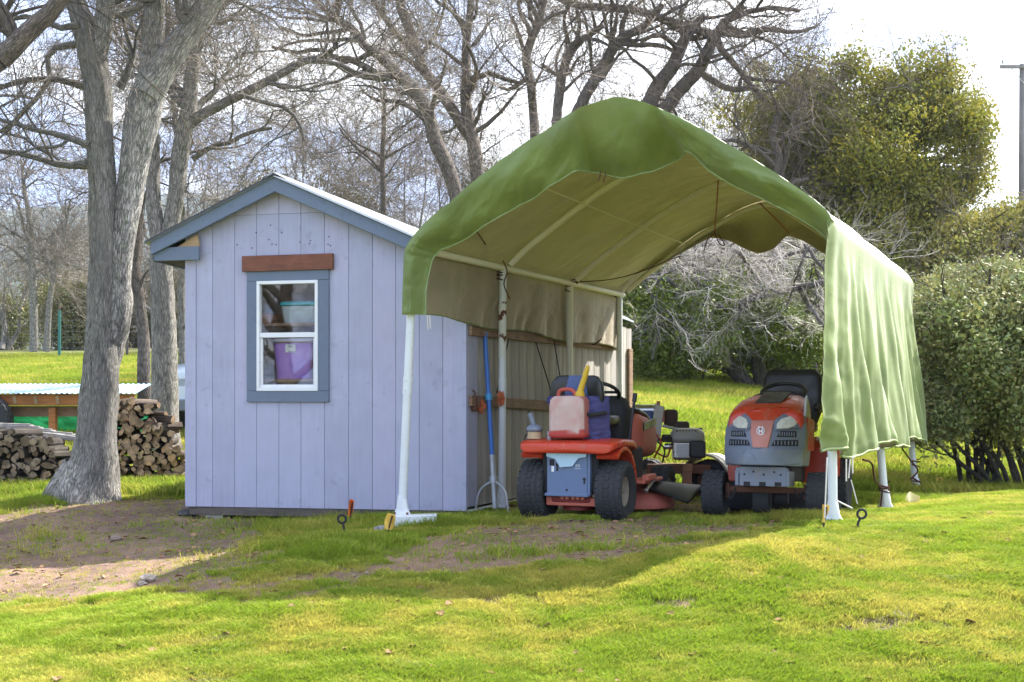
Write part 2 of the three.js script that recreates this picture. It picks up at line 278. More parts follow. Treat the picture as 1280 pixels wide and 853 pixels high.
{
  const axis = (segs) => { const a = []; for (const [from, to, step] of segs) { const n = Math.max(1, Math.round((to - from) / step)); for (let i = 0; i < n; i++) a.push(from + (to - from) * i / n); } a.push(segs[segs.length - 1][1]); return a; };
  const xs = axis([[-900, -120, 60], [-120, -30, 6], [-30, -9, 0.7], [-9, -4.5, 0.16], [-4.5, 4.5, 0.05], [4.5, 10, 0.16], [10, 30, 0.7], [30, 120, 6], [120, 900, 60]]);
  const zs = axis([[-900, -120, 60], [-120, -50, 4], [-50, -24, 0.8], [-24, -14, 0.2], [-14, -5, 0.05], [-5, 8, 0.5], [8, 60, 6]]);
  const nx = xs.length, nz = zs.length, pos = new Float32Array(nx * nz * 3), uv = new Float32Array(nx * nz * 2), col = new Float32Array(nx * nz * 3), idx = [];
  for (let j = 0; j < nz; j++) for (let i = 0; i < nx; i++) {
    const x = xs[i], z = zs[j], o = j * nx + i, d = z > -22 && z < 0 && Math.abs(x) < 12 ? dirtAt(x, z) : (z > -50 && z < 0 ? 0.25 * smooth(0.1, 0.5, fbm2(x * 0.3, z * 0.3, 3)) : 0.15);
    pos.set([x, groundY(x, z), z], o * 3); uv.set([x, z], o * 2);
    const p = patch(x, z), soilTone = 0.9 + 0.5 * fbm2(x * 0.9 + 8, z * 0.9, 4);
    const soil = [0.235 * soilTone, 0.150 * soilTone, 0.104 * soilTone], dry = smooth(0.15, -0.4, p);
    const turf = [lerp(0.13, 0.27, dry), lerp(0.17, 0.25, dry), lerp(0.028, 0.065, dry)];
    for (let k = 0; k < 3; k++) col[o * 3 + k] = lerp(turf[k], soil[k], d);
  }
  for (let j = 0; j < nz - 1; j++) for (let i = 0; i < nx - 1; i++) { const a = j * nx + i; idx.push(a, a + nx, a + 1, a + 1, a + nx, a + nx + 1); }
  const g = new THREE.BufferGeometry(); g.setAttribute('position', new THREE.BufferAttribute(pos, 3)); g.setAttribute('uv', new THREE.BufferAttribute(uv, 2)); g.setAttribute('color', new THREE.BufferAttribute(col, 3)); g.setIndex(idx); g.computeVertexNormals();
  const m = new THREE.Mesh(g, new THREE.MeshStandardMaterial({ vertexColors: true, roughness: 0.95, map: rep(T.soil, 0.7), bumpMap: rep(T.soilBump, 0.9), bumpScale: 0.02 }));
  m.name = 'ground'; m.userData.kind = 'structure'; m.receiveShadow = m.castShadow = true; scene.add(m);
}
// far blue hills
{
  const nx = 160, rows = 24, R = rng(5);
  const fn = (u, v) => {
    const x = lerp(-2400, 2400, u), z = lerp(-700, -2600, v);
    const ridge = Math.sin(Math.PI * clamp(v * 1.25)) ;
    const h = (210 + 90 * fbm2(x * 0.0016 + 2, z * 0.0012, 5)) * ridge * (0.55 + 0.45 * smooth(600, -700, x)) - 6;
    return [x, h, z];
  };
  const g = sheet(fn, nx, rows);
  const m = part('hills', paint(g, (x, y, z) => { const k = 0.75 + 0.5 * fbm2(x * 0.01, z * 0.01, 4); return [0.055 * k, 0.075 * k, 0.05 * k]; }), new THREE.MeshStandardMaterial({ vertexColors: true, roughness: 1, side: THREE.DoubleSide }), scene, { kind: 'structure' });
}
scene.fog = new THREE.FogExp2(new THREE.Color(0.60, 0.73, 0.98), 0.0002);
// ------------------------------------------------------------------ shed
function frame(group) { // sight line through a pixel -> point on the plane local z = zl of a turned group
  group.updateMatrixWorld(true);
  return (px, py, zl = 0) => {
    const o = group.worldToLocal(V(0, CAMY, 0)), e = group.worldToLocal(V((px - 640) / F, CAMY + (HORIZON - py) / F, -1)), d = e.sub(o);
    const t = (zl - o.z) / d.z; return [o.x + d.x * t, o.y + d.y * t];
  };
}
const shedO = at(583, 639, 11.3), SHED_TURN = -14 * Math.PI / 180;
const shed = thing('shed', 'lavender wooden shed with blue trim, window and gable roof beside the canopy', 'shed', [shedO.x, shedO.y, shedO.z], SHED_TURN);
const sp = frame(shed);
const skew = THETA + SHED_TURN, wl = V(Math.sin(skew), 0, -Math.cos(skew)), SIDE_TURN = Math.PI / 2 - skew, SIDE_L = 4.75;
{
  const xL = sp(232, 633)[0], xR = 0, yBot = (x) => sp(232, 633)[1] * x / xL;
  const FZ = 0.13, peak = sp(343, 222, FZ), eaveL = sp(188, 303, FZ), pitch = (peak[1] - eaveL[1]) / (peak[0] - eaveL[0]);
  const ridgeX = peak[0], eaveRx = -0.01, roofY = (x) => peak[1] - pitch * Math.abs(x - ridgeX);
  const eaveR = [eaveRx, roofY(eaveRx)];
  const lav = [M.lavender, M.lavender.clone(), M.lavender.clone()]; lav[1].color.multiplyScalar(0.93); lav[2].color.setRGB(0.45, 0.445, 0.585);
  // window opening (casing outer edge)
  const c0 = sp(309.5, 338), c1 = sp(412, 503), cx0 = c0[0], cx1 = c1[0], cyT = (c0[1] + sp(412, 338)[1]) / 2, cyB = c1[1];
  const s0 = sp(322, 352), s1 = sp(398.5, 489), sx0 = s0[0], sx1 = s1[0], syT = s0[1], syB = s1[1];
  const seamY = sp(348, 267.5)[1], seam0 = sp(293.2, 267)[0], seam1 = sp(432, 265)[0];
  const gx = [265.5, 293.2, 320.6, 348.4, 376, 405.5, 435.6, 465.4, 494.5, 523.9, 553.4].map((p) => sp(p, 560)[0]);
  const trimL = sp(245, 560)[0], trimR = sp(566.5, 560)[0];
  const edges = [trimL, ...gx, trimR], top = (x) => roofY(x) - 0.04;
  const boards = [];
  const TH = 0.016, G = 0.0035;
  for (let i = 0; i < edges.length - 1; i++) {
    const a = edges[i] + G, b = edges[i + 1] - G;
    const strips = [];
    const split = (lo, hi) => { // lo, hi functions of x
      strips.push([lo, hi]);
    };
    const inWin = b > cx0 + 0.02 && a < cx1 - 0.02, inSeam = a > seam0 - 0.03 && b < seam1 + 0.05;
    const hiTop = top, loBot = yBot;
    if (inWin) {
      const full = a > cx0 - 0.01 && b < cx1 + 0.01;
      if (full) split(loBot, () => cyB + 0.03); else { // beside the casing: the board is notched behind it
        split(loBot, () => cyB + 0.03);
        const l = a < cx0 ? a : Math.max(a, cx1 - 0.03), r = b > cx1 ? b : Math.min(b, cx0 + 0.03);
        boards.push([l, r, () => cyB + 0.03, () => cyT - 0.03]);
      }
      split(() => cyT - 0.03, inSeam ? () => seamY - 0.003 : hiTop);
    } else split(loBot, inSeam ? () => seamY - 0.003 : hiTop);
    if (inSeam) split(() => seamY + 0.003, hiTop);
    for (const [lo, hi] of strips) boards.push([a, b, lo, hi]);
  }
  boards.forEach(([a, b, lo, hi], i) => {
    const pts = [[a, lo(a)], [b, lo(b)], [b, hi(b)]];
    if (a < ridgeX - 0.01 && b > ridgeX + 0.01 && hi === top) pts.push([ridgeX, hi(ridgeX)]);
    pts.push([a, hi(a)]);
    part('siding_board', mv(extrude(pts, TH - 0.004, 0.002), 0, 0, -TH / 2), lav[(i * 7) % 3], shed);
  });
  const wallZ = -0.022;
  // backing sheet with the window hole
  {
    const s = new THREE.Shape([[xL + 0.01, yBot(xL) + 0.01], [xR - 0.01, 0.01], [xR - 0.01, top(xR) - 0.01], [ridgeX, top(ridgeX) - 0.01], [xL + 0.01, top(xL) - 0.01]].map((p) => new THREE.Vector2(...p)));
    s.holes.push(new THREE.Path([[sx0, syB], [sx1, syB], [sx1, syT], [sx0, syT]].map((p) => new THREE.Vector2(...p))));
    part('wall_backing', mv(new THREE.ExtrudeGeometry(s, { depth: 0.05, bevelEnabled: false }), 0, 0, wallZ - 0.055), M.darkBeam, shed);
  }
  for (const [a, b] of [[xL, trimL - 0.002], [trimR + 0.002, xR]]) part('corner_trim', mv(extrude([[a, yBot(a)], [b, yBot(b)], [b, top(b)], [a, top(a)]], 0.024, 0.003), 0, 0, -0.004), lav[0], shed);
  // nail holes over the header
  {
    const spotsN = [[320, 297], [338, 289], [336, 305], [352, 297], [375, 310], [345, 311], [387, 309.5], [388, 306], [410, 313], [411, 303], [413, 312], [340, 311], [296.5, 312], [315, 315.5], [317, 307], [343, 311]].map(([x, y]) => [x, y]);
    const R = rng(77), g = [];
    for (const [x, y] of spotsN.slice(0, 14)) { const p = sp(x, y - 2 + R() * 3, 0); g.push(cyl(0.006, 0.006, 0.006, p[0], p[1] + 0.04, 0.0005, 'z', 8)); }
    part('nail_hole', g, M.blackMatte, shed, { kind: 'stuff' });
  }
  // roof: two slabs, rake boards, eave return
  const FALL = 0.064, depth = SIDE_L + 0.15, back = (x, y) => [x + wl.x * depth, y, FZ + wl.z * depth];
  for (const e of [eaveL, eaveR]) {
    const t = 0.018, p0 = [peak[0], peak[1] + 0.012], q0 = [e[0] + Math.sign(e[0] - peak[0]) * (e === eaveL ? 0.05 : 0.025), 0]; q0[1] = roofY(q0[0]) + 0.012;
    const n = 40, rings = [];
    for (let k = 0; k <= 1; k++) { // corrugated sheet: ribs run from ridge to eave
      void k;
    }
    const top1 = sheet((u, v) => { const x = lerp(p0[0], q0[0], u), y = lerp(p0[1], q0[1], u) + 0.006 * Math.max(0, Math.sin(v * 2 * Math.PI * 24)); return [x + wl.x * depth * v, y + t - FALL * v * depth, FZ + 0.03 + wl.z * (depth) * v]; }, 6, 240, e === eaveL);
    const bot = sheet((u, v) => { const x = lerp(p0[0], q0[0], u), y = lerp(p0[1], q0[1], u) - 0.004; return [x + wl.x * depth * v, y - FALL * v * depth, FZ + 0.03 + wl.z * depth * v]; }, 1, 1, e !== eaveL);
    const edge = sheet((u, v) => { const x = lerp(p0[0], q0[0], u), y = lerp(p0[1], q0[1], u); return [x, y + lerp(-0.004, t, v), FZ + 0.03]; }, 1, 1, e !== eaveL);
    const eve = sheet((u, v) => [q0[0] + wl.x * depth * u, q0[1] + lerp(-0.004, t, v) - FALL * u * depth, FZ + 0.03 + wl.z * depth * u], 1, 1, e === eaveL);
    part('drip_edge', edge, e === eaveL ? Object.assign(M.darkEdge ||= std([0.05, 0.055, 0.065], 0.6), { side: THREE.DoubleSide }) : M.roofMetal, shed); part('roof_sheet', [top1, bot, eve], Object.assign(M.roofMetal, { side: THREE.DoubleSide }), shed);
  }
  part('ridge_cap', loft([[0, 0], [1, 1]].map(([k]) => [[-0.12, -0.12 * pitch + 0.035], [0, 0.05], [0.12, -0.12 * pitch + 0.035], [0, 0.042]].map(([x, y]) => [peak[0] + x + wl.x * depth * k, peak[1] + y - FALL * depth * k, FZ + 0.035 + wl.z * depth * k]))), M.roofMetal, shed);
  const W = 0.115;
  for (const e of [eaveL, eaveR]) {
    const s = Math.sign(e[0] - peak[0]);
    part('rake_board', mv(extrude([[peak[0] + s * 0.001, peak[1]], [e[0], e[1]], [e[0], e[1] - W], [peak[0] + s * 0.001, peak[1] - W * 1.07]], 0.03, 0.003), 0, 0, FZ - 0.02), M.blueTrim, shed);
  }
  const r0 = sp(189.5, 308, 0.1), r1 = sp(247, 321, 0.1), hb = 0.125;
  part('eave_return', box(r1[0] - r0[0] - 0.02, hb, 0.028, (r0[0] + r1[0]) / 2 + 0.012, r1[1] + 0.035, 0.075, 0.003), M.blueTrim, shed);
  const bx0 = sp(222, 306, 0.05), bx1 = sp(249.5, 306, 0.05);
  part('gable_filler', mv(extrude([[bx0[0], r1[1] + 0.1], [bx1[0], r1[1] + 0.1], [bx1[0] - 0.02, roofY(bx1[0]) - 0.14], [bx1[0] - 0.06, roofY(bx1[0] - 0.06) - 0.13]], 0.02, 0.002), 0, 0, 0.05), M.freshPly, shed);
  // soffit and eave boards along both sides
  for (const [e, wx] of [[eaveL, xL]]) {
    const y = e === eaveL ? r1[1] - 0.02 : e[1] - 0.12, a = Math.min(e[0], wx), b = Math.max(e[0], wx);
    const g = loft([0, 1].map((k) => [[a, y], [b, y], [b, y + 0.018], [a, y + 0.018]].map(([x, yy]) => [x + wl.x * (depth - 0.1) * k, yy - FALL * (depth - 0.1) * k, 0.06 + wl.z * (depth - 0.1) * k])));
    part('soffit', g, M.darkBeam, shed);
    const ex = e[0], f = loft([0, 1].map((k) => [[ex - 0.012, y - 0.01], [ex + 0.012, y - 0.01], [ex + 0.012, e[1] - 0.012], [ex - 0.012, e[1] - 0.012]].map(([x, yy]) => [x + wl.x * (depth - 0.1) * k, yy - FALL * (depth - 0.1) * k, 0.06 + wl.z * (depth - 0.1) * k])));
    part('eave_board', f, M.blueTrim, shed);
  }
  // window: casing boards, white frame, two sashes
  const win = part('window', [box(sx1 - sx0, 0.03, 0.06, (sx0 + sx1) / 2, syT - 0.015, 0.0, 0.003), box(sx1 - sx0, 0.035, 0.06, (sx0 + sx1) / 2, syB + 0.0175, 0.0, 0.003), box(0.03, syT - syB - 0.066, 0.06, sx0 + 0.015, (syT + syB) / 2 + 0.0025, 0, 0.003), box(0.03, syT - syB - 0.066, 0.06, sx1 - 0.015, (syT + syB) / 2 + 0.0025, 0, 0.003)], M.vinyl, shed);
  const cz = 0.012, cd = 0.026;
  for (const g of [box(cx1 - cx0, cyT - syT, cd, (cx0 + cx1) / 2, (cyT + syT) / 2, cz), box(cx1 - cx0, syB - cyB, cd, (cx0 + cx1) / 2, (cyB + syB) / 2, cz), box(sx0 - cx0, syT - syB - 0.003, cd, (cx0 + sx0) / 2, (syT + syB) / 2, cz), box(cx1 - sx1, syT - syB - 0.003, cd, (cx1 + sx1) / 2, (syT + syB) / 2, cz)]) part('casing', g, M.blueTrim, win);
  const ym = sp(360, 419)[1], ix0 = sx0 + 0.03, ix1 = sx1 - 0.03, iT = syT - 0.03, iB = syB + 0.035;
  part('sash', box(ix1 - ix0, 0.045, 0.03, (ix0 + ix1) / 2, ym, 0.004, 0.003), M.vinyl, win);
  part('sash', [box(0.022, ym - iB - 0.05, 0.02, ix0 + 0.011, (iB + ym) / 2, -0.004, 0.002), box(0.022, ym - iB - 0.05, 0.02, ix1 - 0.011, (iB + ym) / 2, -0.004, 0.002), box(ix1 - ix0, 0.024, 0.02, (ix0 + ix1) / 2, iB + 0.012, -0.004, 0.002)], M.vinyl, win);
  const glass = new THREE.MeshPhysicalMaterial({ color: 0xffffff, roughness: 0.02, transmission: 1, thickness: 0, ior: 2.0, side: THREE.DoubleSide });
  part('pane', mv(new THREE.PlaneGeometry(ix1 - ix0, iT - ym), (ix0 + ix1) / 2, (iT + ym) / 2, -0.006), glass, win);
  part('pane', mv(new THREE.PlaneGeometry(ix1 - ix0, ym - iB), (ix0 + ix1) / 2, (iB + ym) / 2, -0.012), glass, win);
  // brown board over the window
  const h0 = sp(303, 319.5, 0.03), h1 = sp(416.5, 337.5, 0.03), h2 = sp(416.5, 316, 0.03);
  part('header_board', box(h1[0] - h0[0], h2[1] - h1[1] - 0.012, 0.04, (h0[0] + h1[0]) / 2, (h2[1] + h1[1]) / 2 - 0.002, 0.028, 0.004, 0, 0, 0.004), M.headerWood, shed);
  // sill beam, blocks
  part('sill_beam', box(-xL - 0.06, 0.075, 0.1, xL / 2, yBot(xL / 2) - 0.042, -0.06, 0.004, 0, 0, Math.atan2(-yBot(xL), -xL)), M.darkBeam, shed);
  for (const px of [266, 430, 556]) { const p = sp(px, 640); part('support_block', box(0.18, 0.16, 0.2, p[0], yBot(p[0]) - 0.16, -0.12, 0.01), M.concrete, shed); }
  // side wall under the canopy: weathered grooved boards
  const grey = [M.greyWall, M.greyWall.clone(), M.greyWall.clone()]; grey[1].color.multiplyScalar(0.9); grey[2].color.setRGB(0.47, 0.45, 0.42);
    const yTopS = roofY(0) - 0.1;
  const nB = Math.round(SIDE_L / 0.2);
  for (let k = 0; k < nB; k++) {
    const a = SIDE_L * k / nB + 0.004, b = SIDE_L * (k + 1) / nB - 0.004, c = (a + b) / 2;
    part('siding_board', box(b - a, yTopS - 0.02 - FALL * c, 0.016, 0, (yTopS - FALL * c) / 2 + 0.02, 0, 0.003), k < 1 ? M.lavender : grey[(k * 5) % 3], shed, { pos: [wl.x * c, 0, wl.z * c - 0.02], rot: [0, SIDE_TURN, 0] });
  }
  // battens, post, sill on that wall; sight line -> (s, y)
  const sideG = new THREE.Group(); sideG.position.set(0, 0, -0.02); sideG.rotation.y = SIDE_TURN; shed.add(sideG); const ss = frame(sideG);
  const bAt = (s0, s1, y0, y1, hgt, th, mat, out = 0.012, name = 'batten') => part(name, box(Math.hypot(s1 - s0, y1 - y0), hgt, th, 0, 0, 0, 0.004, 0, 0, Math.atan2(y1 - y0, s1 - s0)), mat, shed, { pos: [wl.x * (s0 + s1) / 2 + Math.sin(SIDE_TURN) * (out + th / 2), (y0 + y1) / 2, wl.z * (s0 + s1) / 2 - 0.02 + Math.cos(SIDE_TURN) * (out + th / 2)], rot: [0, SIDE_TURN, 0] });
  const A = ss(584, 413.5), B = ss(766, 434), C = ss(584, 501), D = ss(693, 508); shed.remove(sideG);
  bAt(A[0], B[0], A[1], B[1], 0.085, 0.035, M.oldWood);
  bAt(C[0], D[0], C[1], D[1], 0.095, 0.035, M.oldWood);
  bAt(SIDE_L - 0.2, SIDE_L - 0.06, 0.8, 0.8, 1.55, 0.03, M.oldWood, 0.014, 'wall_post');
  bAt(0.02, 3.2, -0.02, 0.01, 0.05, 0.05, M.whitePaint, -0.01, 'base_sill');
  // hidden walls and floor close the room
  const bk = (x) => [x + wl.x * SIDE_L, wl.z * SIDE_L];
  part('back_wall', mv(extrude([[xL, 0], [0, 0], [0, top(0) - 0.36], [ridgeX, top(ridgeX) - 0.36], [xL, top(xL) - 0.36]], 0.03, 0), wl.x * SIDE_L, 0, wl.z * SIDE_L), M.lavender, shed);
  part('left_wall', loft([0, 1].map((k) => [[0, 0], [0.03, 0], [0.03, top(xL) - 0.03 - FALL * SIDE_L * k], [0, top(xL) - 0.03 - FALL * SIDE_L * k]].map(([q, y]) => [(k - 0.5) * (SIDE_L - 0.05), y, q]))), M.lavender, shed, { pos: [xL + 0.02 + wl.x * SIDE_L / 2, 0, wl.z * SIDE_L / 2 - 0.02], rot: [0, SIDE_TURN, 0] });
  part('floor', loft([0, 1].map((k) => [[xL + 0.03, 0.0], [-0.03, 0.0], [-0.03, 0.03], [xL + 0.03, 0.03]].map(([x, y]) => [x + wl.x * SIDE_L * k, y + 0.02, -0.08 + wl.z * (SIDE_L - 0.1) * k]))), M.darkBeam, shed);
  // ---- behind the window
  const shelfZ = -0.42, sW = 1.1;
  const lowY = sp(360, 474, shelfZ + 0.2)[1], midY = sp(360, 404, shelfZ + 0.2)[1], sxc = (sx0 + sx1) / 2;
  const wpos = (x, y, z) => { const p = shed.localToWorld(V(x, y, z)); return [p.x, p.y, p.z]; };
  const shelf = thing('shelf_unit', 'plain wooden shelf rack inside the shed behind the window', 'shelf', wpos(sxc, 0, shelfZ), SHED_TURN);
  for (const y of [lowY, midY]) part('shelf', box(sW, 0.025, 0.46, 0, y - 0.0135, 0, 0.003), M.oldWood, shelf);
  for (const [x, z] of [[-sW / 2, 0.2], [sW / 2, 0.2], [-sW / 2, -0.2], [sW / 2, -0.2]]) part('upright', box(0.05, midY + 0.7, 0.05, x + Math.sign(x) * 0.03, (midY + 0.7) / 2 + 0.02, z), M.oldWood, shelf);
  const tote = (name, label, px0, px1, pyT, pyB, z, y0, mat, lidMat, d, tagged) => {
    const a = sp(px0, pyT, z + d / 2), b = sp(px1, pyB, z + d / 2), w = b[0] - a[0], h = a[1] - y0, g = thing(name, label, 'storage tub', wpos((a[0] + b[0]) / 2, y0 + 0.002, z), SHED_TURN);
    const ring = (ww, dd, y) => superRing(ww, dd, 0, 0, 0, 32, 0.22).map(([x, q]) => [x, y, q]);
    part('tub', loft([ring(w * 0.84, d * 0.84, 0), ring(w * 0.95, d * 0.95, h - 0.04), ring(w * 0.93, d * 0.93, h - 0.04)]), mat, g);
    part('lid', loft([ring(w, d, h - 0.038), ring(w * 1.02, d * 1.02, h - 0.02), ring(w * 0.99, d * 0.99, h), ring(w * 0.9, d * 0.9, h + 0.006)]), lidMat, g);
    if (tagged) part('paper_label', mv(new THREE.BoxGeometry(0.105, 0.075, 0.002), -w * 0.04, h * 0.76, d / 2 * 0.945), std([0.7, 0.72, 0.74], 0.8, { map: noteTex() }), g);
  };
  function noteTex() {
    const c = document.createElement('canvas'); c.width = 128; c.height = 96; const x = c.getContext('2d'); x.fillStyle = '#eef2f4'; x.fillRect(0, 0, 128, 96); x.strokeStyle = '#33475e'; x.lineWidth = 3;
    for (let l = 0; l < 3; l++) { x.beginPath(); for (let i = 0; i < 30; i++) x.lineTo(14 + i * 3.4 - (l === 2 ? i * 1.2 : 0), 26 + l * 20 + 6 * Math.sin(i * 1.9 + l * 2) * Math.sin(i * 0.6)); x.stroke(); }
    const t = new THREE.CanvasTexture(c); t.colorSpace = THREE.SRGBColorSpace; t.repeat.set(1 / 0.105, 1 / 0.075); t.wrapS = t.wrapT = THREE.RepeatWrapping; t.offset.set(0.5, 0.3); return t;
  }
  tote('storage_tub', 'purple plastic tub with a paper label, behind the lower window pane', 338, 391, 424, 472, shelfZ, lowY, std([0.30, 0.16, 0.62], 0.35), std([0.5, 0.48, 0.55], 0.4), 0.4, true);
  tote('storage_tub', 'clear tub with turquoise lid, behind the upper window pane', 348, 397, 378, 403, shelfZ, midY, std([0.42, 0.52, 0.58], 0.3), std([0.05, 0.42, 0.52], 0.4), 0.36);
  { const a = sp(328, 385, shelfZ), b = sp(346, 402, shelfZ); solo('wooden_box', 'small brown wooden box left of the turquoise-lidded tub behind the window', 'box', [box(b[0] - a[0], 0.05, 0.3, 0, 0.026, 0), box(b[0] - a[0] - 0.01, 0.05, 0.29, 0, 0.077, 0)], M.orangeWood, { pos: wpos((a[0] + b[0]) / 2, midY + 0.001, shelfZ), rot: [0, SHED_TURN, 0] }); }
}
// ------------------------------------------------------------------ canopy: pipe frame and tarpaulin
const canO = at(503, 655, 10.1), CW = 3.34, RAIL = 2.13, CLEN = 5.25;
const canopy = thing('carport_canopy', 'white pipe frame canopy with green tarpaulin roof over the lawn tractors', 'canopy', [canO.x, 0, canO.z], -THETA);
const cp = frame(canopy);
const canW = (x, y, z) => canopy.localToWorld(V(x, y, z));
const canG = (x, z) => { const p = canW(x, 0, z); return groundY(p.x, p.z); };
{
  const ZF = 0.07;
  const oPx = [[502, 393], [503, 360], [507, 325], [512, 302], [524, 287], [548, 264], [600, 221], [640, 190], [680, 163], [720, 138], [750, 126], [775, 121], [800, 126], [825, 136], [865, 154], [910, 180], [950, 203], [990, 230], [1018, 249], [1036, 267], [1041, 285], [1037, 330], [1036, 400], [1035, 460], [1034, 520], [1031, 570]];
  const iPx = [[533, 394], [534, 360], [540, 325], [548, 313], [557, 309], [577, 300], [612, 278], [650, 255], [690, 231], [723, 210], [745, 212], [768, 217], [806, 208], [856, 188], [885, 212], [915, 231], [950, 247], [985, 265], [1015, 283], [1031, 296], [1041, 312]];
  const prof = oPx.map(([x, y]) => cp(x, y, ZF));
  const curve = new THREE.CatmullRomCurve3(prof.map(([x, y]) => V(x, y, 0)), false, 'catmullrom', 0.4);
  const nU = 170, P = []; for (let i = 0; i <= nU; i++) { const p = curve.getPoint(i / nU); P.push([p.x, p.y]); }
  const kEaveL = 3 / 25, kEaveR = 20 / 25;
  const hemY = P[nU][1];
  const frames = [0, -1.75, -3.5, -5.2];
  const surf = (u, v, off = 0) => {
    const f = u * nU, i = Math.min(nU - 1, Math.floor(f)), t = f - i; let x = lerp(P[i][0], P[i + 1][0], t), y = lerp(P[i][1], P[i + 1][1], t);
    let z = lerp(ZF, -CLEN - 0.1, v);
    // tangent normal (outward)
    const a = P[Math.max(0, i - 2)], b = P[Math.min(nU, i + 3)], L = Math.hypot(b[0] - a[0], b[1] - a[1]); let nx = -(b[1] - a[1]) / L, ny = (b[0] - a[0]) / L;
    let bulge = off;
    const roofPart = smooth(kEaveL, kEaveL + 0.06, u) * smooth(kEaveR, kEaveR - 0.06, u);
    // slack between the hoops and shallow diagonal creases
    let gap = 1; for (const fz of frames) gap = Math.min(gap, Math.abs(z - fz) / 0.875);
    bulge += roofPart * (-0.045 * Math.min(1, gap) * smooth(0, 0.3, gap) + 0.012 * fbm2(z * 2.2 + x * 2.0, x * 0.7 - z * 0.3 + 9, 3) + 0.009 * Math.abs(fbm2(z * 3 + x * 3.4 + 3, x * 0.5, 2)));
    // left skirt: gathered between its ties, kept off the wall
    if (u < kEaveL + 0.02) {
      const h = smooth(kEaveL + 0.02, 0, u), q = smooth(0.0, -0.4, z), k = smooth(kEaveL + 0.01, kEaveL - 0.04, u);
      let w = Math.max(x, -0.035 * q - 0.05 * (1 - q));
      const n = 0.5 + 0.5 * Math.sin(z * 8.5 + (1 - h) * 2.4 + 1.4 * fbm2(z * 1.2, 3, 2));
      w += (0.02 + 0.06 * q) * h * n * n + q * h * 0.06 * fbm2(z * 2.4 + (1 - h) * 1.6, h * 1.2 + 4, 3) + q * Math.min(1, h * 2) * 0.03 * Math.abs(fbm2(z * 5 + (1 - h) * 4.5, h * 0.8, 2));
      w = Math.max(w, -0.04); if (w > 0.0) w = 0.055 * Math.tanh(w / 0.06);
      x = lerp(x, w, k) - off * k; bulge *= 1 - k; if (u < 0.02) y -= 0.02 * Math.sin(z * 3.1); if (z < -0.2) y += lerp(0.0, -0.09, smooth(-0.2, -5, z)) * h;
    }
    // right wall: hanging folds that open towards the hem, front edge curled in
    if (u > kEaveR - 0.02) {
      const h = clamp((RAIL + 0.05 - y) / (RAIL - hemY)), g = Math.pow(h, 0.75);
      const w = z * 1.0;
      let fold = 0.07 * Math.sin(w * 6.2 + 0.7 * h + 0.9 * fbm2(w * 0.8, h * 0.5, 2) * 3) + 0.016 * Math.sin(w * 13 + 2.0 * h + 1.7) + 0.04 * fbm2(w * 3.4, h * 1.2, 2);
      x += g * (fold + 0.07) * smooth(0, 0.25, h) * smooth(ZF, -0.3, z) + 0.10 * h * h * smooth(0.2, -2.5, z);
      x += 0.028 * h * fbm2(w * 2.4 + h * 3.2, h * 4.5 - w, 3) * smooth(-1.6, 0.1, z);
      const curl = smooth(-0.14, ZF, z); x -= 0.03 * curl * curl; 
      if (z > -0.5) { const k = smooth(-0.5, 0, z) * smooth(0.45, 1, h); x += 0.012 * Math.sin(h * 30 + z * 9) * k; z += 0.02 * Math.sin(h * 17) * k; }
      const hemSag = 0.03 * Math.sin(w * 3.1 + 1) - 0.02 * Math.sin(w * 7.3); if (h > 0.9) y += hemSag * smooth(0.9, 1, h) + 0.02 * fbm2(w * 9, 2, 2) * smooth(0.97, 1, h);
      if (h > 0.3) y -= 0.06 * smooth(0, -5, z) * h;
    }
    return [x + nx * bulge, y + ny * bulge, z];
  };
  const cloth = [0.235, 0.315, 0.088], tintOf = (cloth) => (x, y, z) => { const n = 1 + 0.2 * fbm3(x * 2, y * 2, z * 2, 3), f = smooth(0.1, 0.5, fbm3(x * 1.3 + 7, y * 1.3, z * 1.3, 4)); return [(cloth[0] + 0.03 * f) * n, (cloth[1] + 0.02 * f) * n, (cloth[2] + 0.025 * f) * n]; }, tint = tintOf(cloth);
  const tarpMat = phys([1, 1, 1], 0.62, { vertexColors: true, map: rep(T.tarpTone, 0.8), bumpMap: rep(T.wrinkle, 0.6), bumpScale: 0.002, transmission: 0.36, thickness: 0 });
  const tarp = part('tarpaulin', paint(sheet((u, v) => surf(u, v), 340, 190), tint), tarpMat, canopy);
  // khaki inner face, a few millimetres inside
  const inner = (x, y, z) => { const n = 1 + 0.14 * fbm3(x * 2.2, y * 2.2, z * 2.2, 3); return [0.57 * n, 0.465 * n, 0.325 * n]; };
  const lineMat = phys([1, 1, 1], 0.75, { vertexColors: true, map: rep(T.tarpTone, 0.7), bumpMap: rep(T.wrinkle, 0.8), bumpScale: 0.005, transmission: 0.52, thickness: 0 });
  part('tarpaulin_lining', paint(sheet((u, v) => surf(lerp(0.002, 0.999, u), lerp(0.004, 0.996, v), -0.009), 300, 170, true), inner), lineMat, canopy);
  // front end folded in under the hoop
  const I = iPx.map(([x, y]) => cp(x, y, -0.1)), nI = iPx.length - 1;
  const icurve = new THREE.CatmullRomCurve3(I.map(([x, y]) => V(x, y, 0)), false, 'catmullrom', 0.35);
